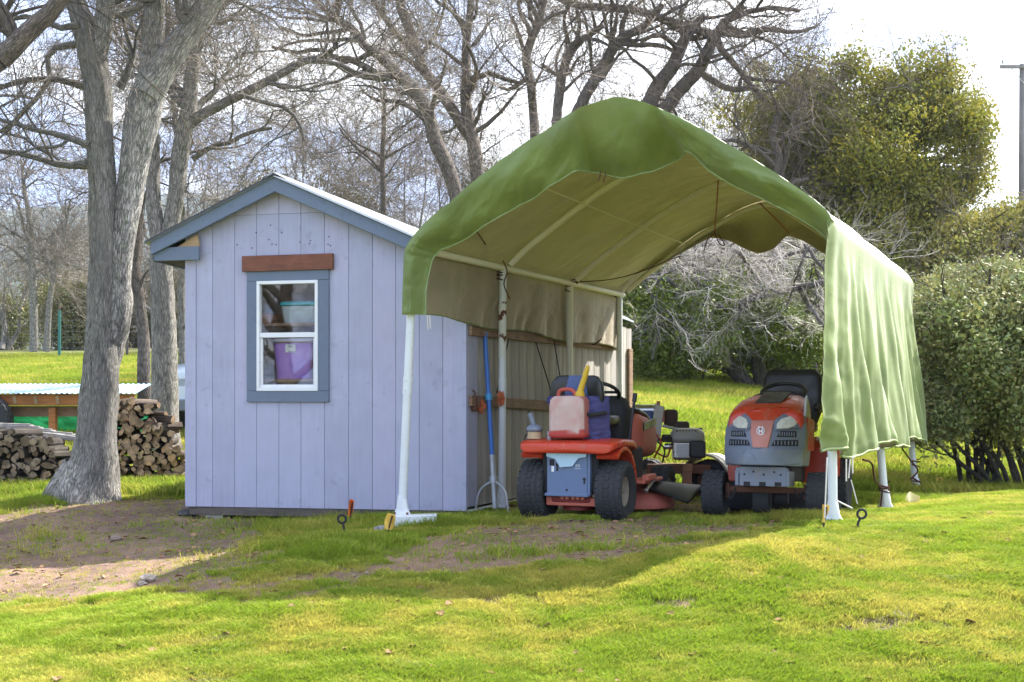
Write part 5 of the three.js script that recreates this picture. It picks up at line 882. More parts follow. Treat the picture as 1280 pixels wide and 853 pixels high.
// ------------------------------------------------------------------ pale van, mostly behind the shed
{
  const D = 20, p = at(272, 560, D), gy = groundY(p.x, p.z), t = thing('parked_van', 'pale blue-white parked van with blue window, showing at the shed corner', 'van', [p.x, gy, p.z], 0.1);
  const sec = (z, w, h0, h1) => superRing(w, h1 - h0, 0, (h0 + h1) / 2, z, 30, 0.3);
  const k = F / D, top = CAMY + (HORIZON - 481) / k - gy;
  const b = part('body', loft([sec(1.0, 1.0, 0.35, 0.85), sec(0.95, 1.12, 0.3, 1.0), sec(0.5, 1.16, 0.28, top * 0.62), sec(-2.6, 1.16, 0.28, top * 0.62), sec(-2.75, 1.1, 0.35, top * 0.55)]), std([0.62, 0.72, 0.85], 0.3), t);
  part('cabin', loft([sec(0.45, 1.06, top * 0.55, top * 0.66), sec(0.1, 0.98, top * 0.55, top * 0.96), sec(-0.2, 0.96, top * 0.55, top), sec(-2.4, 0.96, top * 0.55, top), sec(-2.7, 1.0, top * 0.55, top * 0.7)]), std([0.66, 0.76, 0.88], 0.3), b);
  part('windscreen', mv(new RoundedBoxGeometry(0.94, top * 0.30, 0.03, 2, 0.01), 0, top * 0.80, 0.285, -0.62), std([0.03, 0.14, 0.22], 0.08), t);
  for (const s of [-1, 1]) part('side_plate', box(0.02, top * 0.25, 1.9, s * 0.482, top * 0.79, -1.2, 0.01), std([0.03, 0.14, 0.22], 0.08), t);
  for (const s of [-1, 1]) part('headlight', box(0.2, 0.14, 0.03, s * 0.38, 0.72, 0.985, 0.02), M.vinyl, t);
  part('belt_trim', [box(0.012, 0.1, 3.0, -0.583, top * 0.52, -1.0, 0.004), box(0.012, 0.1, 3.0, 0.583, top * 0.52, -1.0, 0.004)], std([0.04, 0.16, 0.36], 0.4), t);
  part('bumper', box(1.1, 0.18, 0.1, 0, 0.38, 1.0, 0.03), M.slate, t);
  for (const [x, z] of [[-0.5, 0.35], [0.5, 0.35], [-0.5, -1.9], [0.5, -1.9]]) wheel(t, x, 0.3, z, 0.3, 0.18, 0.17, 3, 24, M.galv);
}
{ // green metal fence post and wire fence on the far lawn
  const p = at(74, 447, 46), gy = groundY(p.x, p.z);
  const f = thing('wire_fence', 'wire fence with green steel post along the far lawn at left', 'fence', [p.x, gy, p.z], 0.05);
  for (let i = -2; i <= 4; i++) part('post', box(0.09, 1.7, 0.06, i * 2.4, 0.85, 0, 0.01), i === 0 ? std([0.03, 0.17, 0.15], 0.6) : M.darkBeam, f);
  part('wire_mesh', [...Array.from({ length: 7 }, (_, i) => bar([-4.8, 0.15 + i * 0.2, 0], [9.6, 0.15 + i * 0.2, 0], 0.003, 4)), ...Array.from({ length: 60 }, (_, i) => bar([-4.8 + i * 0.24, 0.1, 0.004], [-4.8 + i * 0.24, 1.4, 0.004], 0.002, 4))], M.slate, f, { kind: 'stuff' });
}
{ // utility pole
  const D = 48, p = at(1278, 300, D), gy = groundY(p.x, p.z), top = CAMY + (HORIZON - 80) / F * D - gy;
  const u = thing('utility_pole', 'tall grey wooden utility pole with crossarm at the right edge', 'utility pole', [p.x, gy, p.z], 0);
  part('shaft', cyl(0.10, 0.17, top, 0, top / 2, 0, 'y', 14), std([0.30, 0.29, 0.31], 0.9, { map: rep(T.greyWood, 1, 0.3) }), u);
  part('crossarm', box(1.9, 0.13, 0.1, 0.06, top - 0.14, 0.14, 0.01), std([0.33, 0.32, 0.33], 0.9, { map: rep(T.greyWood, 1) }), u);
  for (const s of [-0.78, 0.92, 0.4]) part('insulator', lathe([[0, 0.16], [0.03, 0.15], [0.045, 0.1], [0.03, 0.07], [0.05, 0.03], [0.015, 0], [0.015, -0.06]], 12).translate(s, top - 0.03, 0.14), std([0.3, 0.35, 0.36], 0.3), u);
  part('brace', [bar([-0.45, top - 0.2, 0.15], [0, top - 0.75, 0.14], 0.018, 6), bar([0.5, top - 0.2, 0.15], [0, top - 0.75, 0.14], 0.018, 6)], M.galv, u);
}
// ------------------------------------------------------------------ trees
const barkMat = (c, s = 1) => std(c, 0.95, { map: rep(T.bark, 1.1 * s, 0.55 * s), bumpMap: rep(T.barkBump, 1.1 * s, 0.55 * s), bumpScale: 0.022 });
const BARK = { grey: barkMat([0.50, 0.475, 0.44]), brown: barkMat([0.30, 0.25, 0.22]), dark: barkMat([0.17, 0.15, 0.13]), pale: barkMat([0.50, 0.47, 0.44]), dead: barkMat([0.36, 0.33, 0.32], 2) };
// tube through points [Vector3, radius] with bark relief; uv in metres
function tubeGeo(pts, sides, rough = 0.08, seed = 0) {
  const n = pts.length, pos = [], uv = [], idx = []; let T0 = null, N = null, len = 0; const B = V(0, 0, 0), tg = V(0, 0, 0);
  for (let i = 0; i < n; i++) {
    const a = pts[Math.max(0, i - 1)][0], b = pts[Math.min(n - 1, i + 1)][0]; tg.subVectors(b, a).normalize();
    if (!N) { N = Math.abs(tg.y) < 0.9 ? V(0, 1, 0) : V(1, 0, 0); N.addScaledVector(tg, -N.dot(tg)).normalize(); } else N.addScaledVector(tg, -N.dot(tg)).normalize();
    B.crossVectors(tg, N); if (i) len += pts[i][0].distanceTo(pts[i - 1][0]);
    const r = pts[i][1], c = pts[i][0], around = Math.max(1, Math.round(2 * Math.PI * pts[0][1] * 1.1)) / 1.1;
    for (let j = 0; j <= sides; j++) {
      const t = j / sides * 2 * Math.PI, cs = Math.cos(t), sn = Math.sin(t), k = r * (1 + (rough ? rough * n3(cs * 1.3 + seed, sn * 1.3, len * 1.6) + rough * 0.6 * n3(cs * 4 + seed, sn * 4, len * 3) : 0));
      pos.push(c.x + (N.x * cs + B.x * sn) * k, c.y + (N.y * cs + B.y * sn) * k, c.z + (N.z * cs + B.z * sn) * k); uv.push(j / sides * around, len);
    }
  }
  for (let i = 0; i < n - 1; i++) for (let j = 0; j < sides; j++) { const a = i * (sides + 1) + j, b = a + 1, c = a + sides + 1, d = c + 1; idx.push(a, b, c, b, d, c); }
  const e = pos.length / 3, last = pts[n - 1][0]; pos.push(last.x, last.y, last.z); uv.push(0, len); for (let j = 0; j < sides; j++) idx.push((n - 1) * (sides + 1) + j, (n - 1) * (sides + 1) + j + 1, e);
  const g = new THREE.BufferGeometry(); g.setAttribute('position', new THREE.Float32BufferAttribute(pos, 3)); g.setAttribute('uv', new THREE.Float32BufferAttribute(uv, 2)); g.setIndex(idx); g.computeVertexNormals(); return g;
}
// resample a list of [Vector3, r] along a smooth curve
function along(ctrl, step, wig = 0, R = null) {
  const c = new THREE.CatmullRomCurve3(ctrl.map((p) => p[0]), false, 'catmullrom', 0.5), L = c.getLength(), n = Math.max(4, Math.round(L / step)), out = [];
  for (let i = 0; i <= n; i++) { const t = i / n, f = t * (ctrl.length - 1), k = Math.min(ctrl.length - 2, Math.floor(f)), p = c.getPoint(t); if (wig && R) p.add(V(R() - 0.5, R() - 0.5, R() - 0.5).multiplyScalar(wig)); out.push([p, lerp(ctrl[k][1], ctrl[k + 1][1], f - k)]); }
  return out;
}
const fromPx = (list, d) => list.map(([x, y, hw, dd]) => [at(x, y, d + (dd || 0)), hw / F * (d + (dd || 0))]);
// twig spray: crooked thin shoots, about 1 m long along +y
function twigGeo(seed, thick = 1) {
  const R = rng(seed), g = [];
  const shoot = (p, dir, len, r, lvl) => {
    const pts = [], n = 5; let q = p.clone(), d = dir.clone();
    for (let i = 0; i <= n; i++) { pts.push([q.clone(), r * (1 - 0.65 * i / n)]); d.add(V(R() - 0.5, R() - 0.5, R() - 0.5).multiplyScalar(0.55)).normalize(); q.addScaledVector(d, len / n); if (lvl < 2 && i > 0 && R() < (lvl ? 0.5 : 0.95)) { const s = V(R() - 0.5, R() * 0.5, R() - 0.5).normalize().add(d).normalize(); shoot(q, s, len * (0.35 + 0.3 * R()), r * 0.6, lvl + 1); } }
    g.push(tubeGeo(pts, 3, 0));
  };
  shoot(V(0, 0, 0), V(0, 1, 0), 1, 0.009 * thick, 0); shoot(V(0, 0.05, 0), V(0.5, 0.8, 0.2).normalize(), 0.8, 0.007 * thick, 0);
  return mergeGeometries(g);
}
const TWIGS = [twigGeo(1), twigGeo(2), twigGeo(3)], FINE = [twigGeo(4, 0.8), twigGeo(5, 0.8)];
function leafGeo(seed, n, spread, size) {
  const R = rng(seed), pos = [], idx = [];
  for (let k = 0; k < n; k++) {
    const c = V(R() - 0.5, R() - 0.5, R() - 0.5).multiplyScalar(spread * 2), a = V(R() - 0.5, R() - 0.2, R() - 0.5).normalize(), b = V(R() - 0.5, R() - 0.5, R() - 0.5).cross(a).normalize(), up = a.clone().cross(b), s = size * (0.7 + 0.6 * R()), o = pos.length / 3;
    for (const [u, v, w] of [[0, 0, 0], [0.5, 0.28, 0.06], [0.5, -0.28, 0.06], [1, 0, -0.06]]) { const p = c.clone().addScaledVector(a, u * s).addScaledVector(b, v * s).addScaledVector(up, w * s); pos.push(p.x, p.y, p.z); }
    idx.push(o, o + 2, o + 1, o + 1, o + 2, o + 3);
  }
  const g = new THREE.BufferGeometry(); g.setAttribute('position', new THREE.Float32BufferAttribute(pos, 3)); g.setIndex(idx); const h = g.toNonIndexed(); h.computeVertexNormals(); h.setAttribute('uv', new THREE.Float32BufferAttribute(new Float32Array(h.attributes.position.count * 2), 2)); return h;
}
const leafMat = (c, t = 0.38, r = 0.55) => new THREE.MeshPhysicalMaterial({ color: new THREE.Color().setRGB(...c), roughness: r, specularIntensity: 0.5, transmission: t, thickness: 0, side: THREE.DoubleSide });
const twigMat = (c) => std(c, 0.95);
function instances(name, geo, mat, list, parent, tone) { // list of [position, quaternion, scale]
  const m = new THREE.InstancedMesh(geo, mat, list.length); m.name = name; m.castShadow = m.receiveShadow = true;
  const M4 = new THREE.Matrix4(), c = new THREE.Color(), R = rng(list.length + 3);
  list.forEach(([p, q, s], i) => { M4.compose(p, q, V(s, s, s)); m.setMatrixAt(i, M4); if (tone) { const k = tone(R, p); c.setRGB(k[0], k[1], k[2]); m.setColorAt(i, c); } });
  m.userData.kind = 'stuff'; parent.add(m); return m;
}
const qTo = (d, R) => new THREE.Quaternion().setFromUnitVectors(V(0, 1, 0), d).multiply(new THREE.Quaternion().setFromAxisAngle(V(0, 1, 0), R() * 6.28));
class Tree {
  constructor(name, label, category, base, o = {}) { this.t = thing(name, label, category, [base.x, base.y, base.z], 0, o.group); this.base = base; this.R = rng(o.seed || 1); this.trunkG = []; this.limbG = []; this.tw = []; this.o = o; this.room = o.room || (() => true); }
  rel(pts) { return pts.map(([p, r]) => [p.clone().sub(this.base), r]); }
  trunk(pts, sides = 22, rough = 0.09, step = 0.12) { const q = along(pts, step); this.trunkG.push(tubeGeo(this.rel(q), sides, rough, this.trunkG.length * 7.1)); return q; }
  limb(pts, sides = 9, step = 0.2, wig = 0.02) { const q = along(pts, step, wig, this.R); this.limbG.push(tubeGeo(this.rel(q), sides, 0.08, this.limbG.length * 3.3)); return q; }
  grow(q, lvl, o) { // side branches of a limb
    const R = this.R, n = q.length, L = q.reduce((s, p, i) => i ? s + p[0].distanceTo(q[i - 1][0]) : 0, 0), cnt = Math.round(L * o.per[lvl] * (0.8 + 0.4 * R()));
    for (let k = 0; k < cnt; k++) {
      const t = lerp(lvl ? 0.15 : (o.from ?? 0.25), 1, Math.pow(R(), 0.8)), i = Math.min(n - 2, Math.floor(t * (n - 1))), p = q[i][0], tg = q[i + 1][0].clone().sub(p).normalize();
      let side = V(R() - 0.5, R() - 0.5, R() - 0.5).cross(tg).normalize(); if (o.bias) side.addScaledVector(o.bias, 0.5).normalize();
      const d = tg.multiplyScalar(0.35 + 0.4 * R()).add(side.multiplyScalar(0.9)).add(V(0, o.up[lvl] ?? 0.2, 0)).normalize();
      if (lvl >= o.depth) { this.tw.push([p.clone(), qTo(d, R), o.twig * (0.6 + 0.8 * R())]); continue; }
      const r0 = Math.min(q[i][1] * (0.35 + 0.3 * R()), o.rMax[lvl]), len = (o.len[lvl]) * (0.5 + 0.8 * R()); if (r0 < 0.004) { this.tw.push([p.clone(), qTo(d, R), o.twig * (0.6 + 0.8 * R())]); continue; }
      const pts = [], m = lvl ? 7 : 9; let c = p.clone(), dd = d.clone(), ok = true;
      for (let s = 0; s <= m; s++) { pts.push([c.clone(), Math.max(0.0045, r0 * (1 - 0.8 * s / m))]); dd.add(V(R() - 0.5, R() - 0.5, R() - 0.5).multiplyScalar(o.crook ?? 0.7)).add(V(0, (o.pull ?? 0.03) , 0)).normalize(); c.addScaledVector(dd, len / m); if (!this.room(c)) { ok = s > 2; break; } }
      if (!ok || pts.length < 3) continue;
      this.limbG.push(tubeGeo(this.rel(pts), lvl ? 4 : 6, 0));
      this.grow(pts, lvl + 1, o);
      const e = pts[pts.length - 1], dE = e[0].clone().sub(pts[pts.length - 2][0]).normalize(); this.tw.push([e[0].clone(), qTo(dE, R), o.twig * (0.7 + 0.7 * R())]);
    }
    return this;
  }
  done(bark, twig, geos = TWIGS) {
    if (this.trunkG.length) part('trunk', this.trunkG, bark, this.t, { uv: true });
    if (this.limbG.length) part('branches', this.limbG, bark, this.t, { uv: true });
    const per = geos.map(() => []); let kept = 0; for (const w of this.tw) { const tip = V(0, w[2] * 0.9, 0).applyQuaternion(w[1]).add(w[0]); if (!this.room(tip)) continue; kept++; per[Math.floor(this.R() * geos.length)].push([w[0].clone().sub(this.base), w[1], w[2]]); }
    geos.forEach((g, i) => per[i].length && instances('twigs', g, twig, per[i], this.t, (R) => { const k = 0.7 + 0.6 * R(); return [k, k, k]; }));
    this.twigs = kept; return this;
  }
  // leaf clumps: [px, py, radius px across, radius px down, depth, radius m in depth, count]
  leaves(clusters, geo, mat, hole = 0.0, size = 1, tone, clump) {
    const R = this.R, list = [];
    for (const [px, py, rx, ry, d, rd, count] of clusters) {
      let made = 0, tries = 0;
      while (made < count && tries++ < count * 6) {
        const u = V(R() * 2 - 1, R() * 2 - 1, R() * 2 - 1), l = u.length(); if (l > 1) continue;
        const p = at(px, py, d); p.x += u.x * rx / F * d; p.y += u.y * ry / F * d; p.z += u.z * rd;
        const fr = 14 / d, h = fbm3(p.x * fr, p.y * fr, p.z * fr, 3); if (h < hole + 0.75 * (l - 0.6)) continue;
        // a clump of sprays on one side shoot, flattened and drooping outwards
        const cr = (clump || 0.013 * d) * (0.6 + 0.9 * R()), nS = Math.min(count - made, 5 + Math.floor(R() * 22)), ax = V(R() - 0.5, R() * 0.6 - 0.1, R() - 0.5).normalize();
        for (let k = 0; k < nS; k++) {
          const o = V(R() + R() + R() - 1.5, (R() + R() + R() - 1.5) * 0.65, R() + R() + R() - 1.5).multiplyScalar(cr).addScaledVector(ax, (R() - 0.5) * cr * 2.2), c = p.clone().add(o); made++;
          if (!this.room(c)) continue;
          list.push([c.sub(this.base), qTo(V(R() - 0.5, R() - 0.2, R() - 0.5).normalize(), R), size * (0.7 + 0.6 * R())]);
        }
      }
    }
    instances('crown', geo, mat, list, this.t, tone || ((R2, p) => { const k = 0.75 + 0.5 * R2(), y = R2(); return [k * (0.9 + 0.35 * y), k, k * 0.9]; }));
    return this;
  }
}
const proj = (p) => [640 + p.x / -p.z * F, HORIZON - (p.y - CAMY) / -p.z * F];
const skyHole = (p) => { if (p.z > -3) return p.z > 0.5 || p.y > 40; const [x, y] = proj(p); return !(x > 1045 + 25 * Math.sin(y * 0.07) && y < 130) && !(x > 1225 && y < 270); };
const oakGrow = { depth: 2, per: [1.9, 3.4, 5.5], rMax: [0.07, 0.022], len: [1.9, 0.9], up: [0.25, 0.15, 0.1], twig: 0.62, crook: 0.75, pull: 0.03 };
const TW = { grey: twigMat([0.21, 0.18, 0.155]), brown: twigMat([0.17, 0.135, 0.11]), dead: twigMat([0.46, 0.42, 0.395]), olive: twigMat([0.22, 0.195, 0.12]) };

// --- big twin-stemmed oak at left
{
  const D = 13, base = at(103, 622, D);
  const T1 = new Tree('oak_tree', 'large bare oak with two thick grey stems left of the shed', 'tree', base, { seed: 21, room: skyHole });
  T1.trunk(fromPx([[106, 640, 46.0], [106, 622, 40.0], [112, 600, 35.1], [118, 578, 28.5], [121, 540, 24.2], [124, 500, 22.8], [127, 450, 20.7], [128, 410, 20.2], [128, 370, 18.5], [129, 320, 16.7], [128.5, 270, 16.7], [128, 225, 16.3], [124, 170, 16.3], [122, 112, 17.2], [115, 70, 17.6], [108, 40, 15.8], [98, 12, 12.3], [88, -20, 10.6], [74, -90, 7.9], [60, -160, 4.4]], D), 26, 0.10);
  T1.trunk(fromPx([[122, 500, 15.2], [132, 450, 17.6], [143, 410, 18.5], [146, 385, 18.5], [147, 350, 15.8], [151, 310, 15.4], [157, 270, 15.8], [164, 225, 16.7], [173, 175, 19.4], [182, 130, 21.1], [190, 92, 17.6], [192, 50, 13.2], [193, 0, 12.8], [197, -60, 10.6], [205, -140, 7.0]], D + 0.05), 26, 0.10);
  const root = (a) => T1.trunk(fromPx(a, D), 12, 0.12); root([[100, 585, 22], [84, 605, 20], [68, 620, 15], [52, 634, 8]]); root([[120, 590, 22], [132, 612, 18], [142, 628, 11], [150, 640, 5]]); root([[106, 585, 26], [100, 612, 28, -0.1], [92, 640, 22, -0.2]]);
  const limbs = [
    T1.limb(fromPx([[184, 118, 19], [206, 82, 17], [224, 55, 16], [246, 26, 15], [262, 0, 14.5], [290, -50, 13], [330, -120, 11], [400, -200, 9], [480, -260, 6], [560, -300, 3]], D), 18, 0.12, 0),
    T1.limb(fromPx([[117, 75, 14], [128, 40, 12.5], [133, 0, 12], [138, -50, 9], [150, -120, 5]], D), 16, 0.12, 0),
    T1.limb(fromPx([[110, 206, 6], [88, 207, 5], [67, 204, 4.5], [44, 196, 4], [22, 191, 3.5], [0, 189, 3], [-40, 180, 2]], D)),
    T1.limb(fromPx([[112, 182, 5], [84, 172, 4], [56, 165, 3.4], [28, 158, 3], [0, 150, 2.5], [-40, 150, 1.5]], D - 0.5)),
    T1.limb(fromPx([[106, 109, 5.5], [82, 101, 4.5], [56, 98, 4], [30, 101, 3.5], [0, 109, 3], [-40, 130, 2]], D + 0.6)),
    T1.limb(fromPx([[148, 110, 6], [158, 96, 5], [166, 70, 4], [158, 40, 3], [150, 10, 2]], D + 0.3)),
    T1.limb(fromPx([[112, 50, 5], [84, 58, 4.5], [60, 64, 4], [62, 100, 3.5], [38, 130, 3.2], [18, 152, 3], [0, 165, 2.5]], D + 1)),
    T1.limb(fromPx([[300, -70, 7], [380, -90, 6], [460, -130, 5], [540, -150, 3]], D + 0.4)), T1.limb(fromPx([[350, -145, 7], [370, -230, 5.5], [420, -310, 4], [440, -400, 2.5]], D)), T1.limb(fromPx([[200, -100, 7], [260, -190, 6], [340, -280, 4.6], [400, -360, 3]], D)),
    T1.limb(fromPx([[100, 30, 5], [70, 35, 4], [44, 20, 3.5], [16, 25, 3], [-20, 10, 2]], D - 0.4)),
  ];
  for (const q of limbs) T1.grow(q, 0, { ...oakGrow, from: 0.25 });
  T1.done(BARK.grey, TW.grey);
  // scars where the bark has come off
  const scar = (px, py, w, h, a) => { const p = at(px, py, D - 0.26).sub(base); return mv(new THREE.SphereGeometry(0.5, 14, 10).scale(w, h, 0.05), p.x, p.y, p.z, 0, 0, a); };
  void scar;
}
// --- limb of a tree outside the frame, top left
{
  const D = 11, base = at(-260, 640, D);
  const t = new Tree('oak_tree', 'bare oak beyond the left edge whose limb crosses the top left corner', 'tree', base, { seed: 5, room: skyHole });
  t.trunk(fromPx([[-260, 650, 40], [-255, 560, 30], [-240, 400, 26], [-200, 260, 24], [-130, 170, 20], [-70, 120, 16], [0, 75, 13]], D), 18, 0.1);
  const a = t.limb(fromPx([[0, 75, 13], [30, 45, 12], [55, 22, 11], [75, 0, 10], [110, -40, 6]], D), 12, 0.15, 0.01), b = t.limb(fromPx([[20, 52, 5], [12, 24, 4], [0, 5, 3.5], [-20, -30, 2]], D)), c = t.limb(fromPx([[-20, 88, 6], [-5, 40, 5], [8, 10, 4], [30, -20, 3]], D + 0.4));
  for (const q of [a, b, c]) t.grow(q, 0, { ...oakGrow, from: 0, per: [1.2, 2.6, 4] });
  t.done(BARK.brown, TW.brown);
}
// --- pale oaks behind the firewood
{
  const D = 17.5, base = at(206, 590, D);
  const t = new Tree('oak_tree', 'pale-trunked bare oak standing behind the split firewood, forking beside the roof', 'tree', base, { seed: 33, room: skyHole });
  t.trunk(fromPx([[208, 615, 26], [207, 575, 21], [206, 520, 17], [206, 470, 16], [205, 420, 15.5], [203, 370, 14.5], [201, 330, 13.5], [199, 300, 12]], D), 20, 0.08);
  const a = t.limb(fromPx([[200, 310, 11], [193, 270, 9.5], [191, 230, 9], [191, 190, 8.5], [190, 150, 8], [190, 110, 7], [186, 70, 5], [184, 20, 4], [180, -40, 2.5]], D), 14, 0.14, 0), b = t.limb(fromPx([[203, 325, 12], [213, 285, 11], [220, 245, 10.5], [223, 210, 10.5], [230, 165, 11], [236, 130, 10], [240, 90, 8.5], [246, 50, 7], [250, 10, 6], [254, -50, 4]], D), 14, 0.14, 0);
  const c = t.limb(fromPx([[236, 155, 7], [258, 140, 6.5], [286, 126, 6], [320, 109, 5.5], [352, 92, 5], [382, 76, 4.5], [402, 71, 4], [418, 60, 3.2], [416, 40, 2.2]], D), 12, 0.15, 0.01);
  const d = t.limb(fromPx([[382, 76, 3], [420, 80, 2.8], [450, 92, 2.5], [480, 98, 2]], D - 0.3)), e = t.limb(fromPx([[240, 200, 4], [262, 184, 3.4], [286, 178, 3], [312, 166, 2.6], [340, 160, 2]], D + 0.4)), f = t.limb(fromPx([[216, 90, 4], [206, 60, 3.4], [210, 30, 2.6], [206, 0, 2]], D)), g = t.limb(fromPx([[300, 119, 3], [330, 128, 2.6], [352, 134, 2.2], [372, 150, 2], [380, 176, 1.6]], D - 0.4)), h = t.limb(fromPx([[248, 40, 5], [270, 14, 4], [300, -10, 3]], D));
  for (const q of [a, b, c, d, e, f, g, h]) t.grow(q, 0, { ...oakGrow, from: 0.3 });
  t.done(BARK.pale, TW.grey);
  const D2 = 19.5, t2 = new Tree('oak_tree', 'slim dark oak trunk between the big oak and the pale oak', 'tree', at(181, 585, D2), { seed: 34, room: skyHole });
  const k = t2.trunk(fromPx([[181, 600, 10], [181, 560, 9], [180, 480, 8], [179, 420, 7.5], [173, 370, 7], [168, 330, 6.5], [172, 280, 6], [176, 220, 5], [172, 160, 3.5], [178, 100, 2.5]], D2), 14, 0.1);
  t2.grow(k, 0, { ...oakGrow, from: 0.35, per: [1.6, 2.6, 4] }); t2.done(BARK.brown, TW.brown);
  const D3 = 24, t3 = new Tree('oak_tree', 'thin grey trunk just left of the shed wall behind the van', 'tree', at(227, 545, D3), { seed: 35, room: skyHole });
  const k3 = t3.trunk(fromPx([[227, 560, 7], [227, 500, 6], [228, 430, 5], [226, 360, 4.5], [230, 300, 4], [226, 240, 3]], D3), 12, 0.1);
  t3.grow(k3, 0, { ...oakGrow, from: 0.3, per: [1.4, 2.6, 4] }); t3.done(BARK.grey, TW.grey);
}
// --- bare oaks behind shed and canopy
{
  const mk = (label, base, seed, D, trunks, limbs, o = {}, bark = BARK.brown, tw = TW.brown) => { const t = new Tree('oak_tree', label, 'tree', at(base[0], base[1], D), { seed, room: skyHole }); const qs = trunks.map((p) => t.trunk(fromPx(p, D), 14, 0.1, 0.16)).concat(limbs.map((p) => t.limb(fromPx(p, D), 9, 0.2, 0.03))); for (const q of qs) t.grow(q, 0, { ...oakGrow, len: [0.088 * D, 0.042 * D], per: [28 / D, 48 / D, 66 / D], twig: 0.031 * D, from: 0.3, ...o }); return t.done(bark, tw); };
  mk('bare oak with curved leaning trunk rising behind the shed roof', [610, 520], 41, 24, [[[616, 530, 12], [600, 400, 10.5], [580, 300, 9.5], [570, 245, 9], [558, 205, 9], [545, 178, 9], [537, 150, 9], [528, 127, 8.5], [512, 106, 8], [497, 92, 7.5], [478, 72, 6.5], [457, 58, 5.5], [440, 36, 5], [420, 24, 4.5], [400, 6, 4], [380, -10, 3], [350, -30, 2]]],
    [[[497, 92, 5], [478, 98, 5], [466, 90, 4.5], [440, 74, 4], [420, 72, 3.5], [400, 62, 3], [370, 66, 2.5], [340, 58, 2]], [[500, 94, 3.6], [484, 96, 3.4], [460, 97, 3], [440, 92, 2.6], [425, 83, 2.2], [405, 76, 1.8]], [[457, 58, 3], [450, 30, 2.6], [438, 8, 2.2], [446, -20, 1.6]], [[440, 36, 3], [410, 40, 2.4], [380, 44, 2], [350, 34, 1.6]], [[420, 24, 3], [424, 0, 2.2], [418, -30, 1.6]]]);
  mk('bare oak with crossing forked stems behind the middle of the picture', [600, 520], 42, 26, [[[604, 530, 11], [602, 420, 10], [600, 320, 9.5], [598, 250, 9], [596, 208, 8.5], [592, 180, 8.5], [588, 160, 8], [582, 125, 6.5], [583, 96, 6], [583, 60, 5.5], [586, 30, 4.5], [590, -10, 4], [594, -50, 3]], [[592, 178, 8], [580, 160, 7], [566, 138, 7], [553, 118, 6.8], [540, 100, 6.8], [530, 88, 6.5], [522, 66, 6.5], [514, 42, 6.5], [504, 16, 6.2], [496, -10, 5.5], [486, -50, 4]]],
    [[[522, 68, 4.5], [506, 54, 4], [494, 40, 3.8], [483, 26, 3.6], [474, 10, 3.2], [464, -10, 2.6]], [[583, 100, 4], [600, 96, 3.8], [612, 90, 3.4], [630, 98, 3], [650, 104, 2.4]], [[584, 40, 3.2], [574, 22, 2.8], [556, 8, 2.4], [540, -4, 2]], [[484, 26, 3], [478, 12, 2.8], [480, -10, 2.2]]]);
  mk('slim bare oak with wavy stem behind the left canopy slope', [668, 520], 43, 33, [[[672, 520, 8], [672, 400, 7], [670, 250, 6.5], [669, 175, 6], [666, 130, 5.5], [663, 100, 5.5], [658, 72, 5.5], [664, 50, 5], [672, 34, 4.5], [678, 12, 4], [684, -20, 3]]], [[[661, 96, 3.5], [650, 104, 3], [638, 112, 2.5], [624, 108, 2]], [[672, 34, 3], [690, 20, 2.6], [706, 14, 2]], [[658, 70, 3], [648, 44, 2.4], [640, 20, 1.8]]]);
  mk('bare oak with twin stems behind the canopy ridge', [700, 500], 44, 44, [[[700, 520, 9], [698, 350, 8], [697, 200, 7], [696, 150, 6], [699, 118, 6], [702, 96, 6], [709, 72, 5.5], [718, 56, 4.8], [736, 44, 4], [754, 32, 3.2]], [[705, 520, 10], [712, 300, 9], [720, 160, 8], [728, 128, 7.5], [740, 106, 7.2], [754, 82, 7], [766, 62, 6.5], [776, 48, 6], [796, 38, 5], [814, 25, 4.5], [828, 6, 3.4]]], [[[720, 54, 3], [724, 30, 2.6], [720, 4, 2]], [[776, 48, 4], [780, 24, 3.2], [790, 2, 2.4]], [[772, 54, 3.6], [800, 56, 3.2], [830, 58, 2.8], [850, 70, 2.2]], [[702, 98, 3], [690, 90, 2.6], [676, 80, 2]]]);
  mk('wide bare oak reaching over the canopy with a long level limb', [800, 480], 45, 44, [[[790, 520, 16], [796, 300, 13], [804, 170, 10.5], [815, 122, 9.5], [828, 100, 9], [842, 80, 8.5], [852, 56, 7.5], [862, 40, 6], [880, 20, 4.5]], [[800, 400, 12], [822, 170, 9.5], [838, 128, 8.5], [856, 106, 8.5], [873, 88, 8], [884, 66, 7.5], [894, 46, 7], [908, 26, 5], [930, 8, 4]]],
    [[[896, 46, 6], [880, 40, 6], [860, 34, 5.5], [836, 26, 5.2], [812, 18, 5], [790, 12, 5], [765, 10, 5], [735, 8, 4.6], [708, 2, 4.2], [680, -12, 3.5]], [[896, 48, 5], [904, 64, 4.6], [918, 80, 4], [930, 96, 3.4], [944, 112, 3], [956, 126, 2.4]], [[873, 88, 5], [886, 98, 4.4], [904, 108, 4], [924, 112, 3.4], [948, 108, 2.6]], [[900, 40, 4.5], [930, 44, 4], [960, 36, 3.4], [990, 40, 2.6], [1020, 34, 2]], [[908, 26, 4], [940, 14, 3.4], [970, 10, 2.8], [1000, 14, 2.2]], [[850, 62, 4], [834, 48, 3.4], [820, 44, 3], [800, 52, 2.4]], [[930, 96, 3], [952, 100, 2.6], [984, 104, 2.2], [1010, 120, 1.8]]], { per: [0.75, 1.1, 1.5], up: [0.1, 0.0, -0.05], pull: -0.01 });
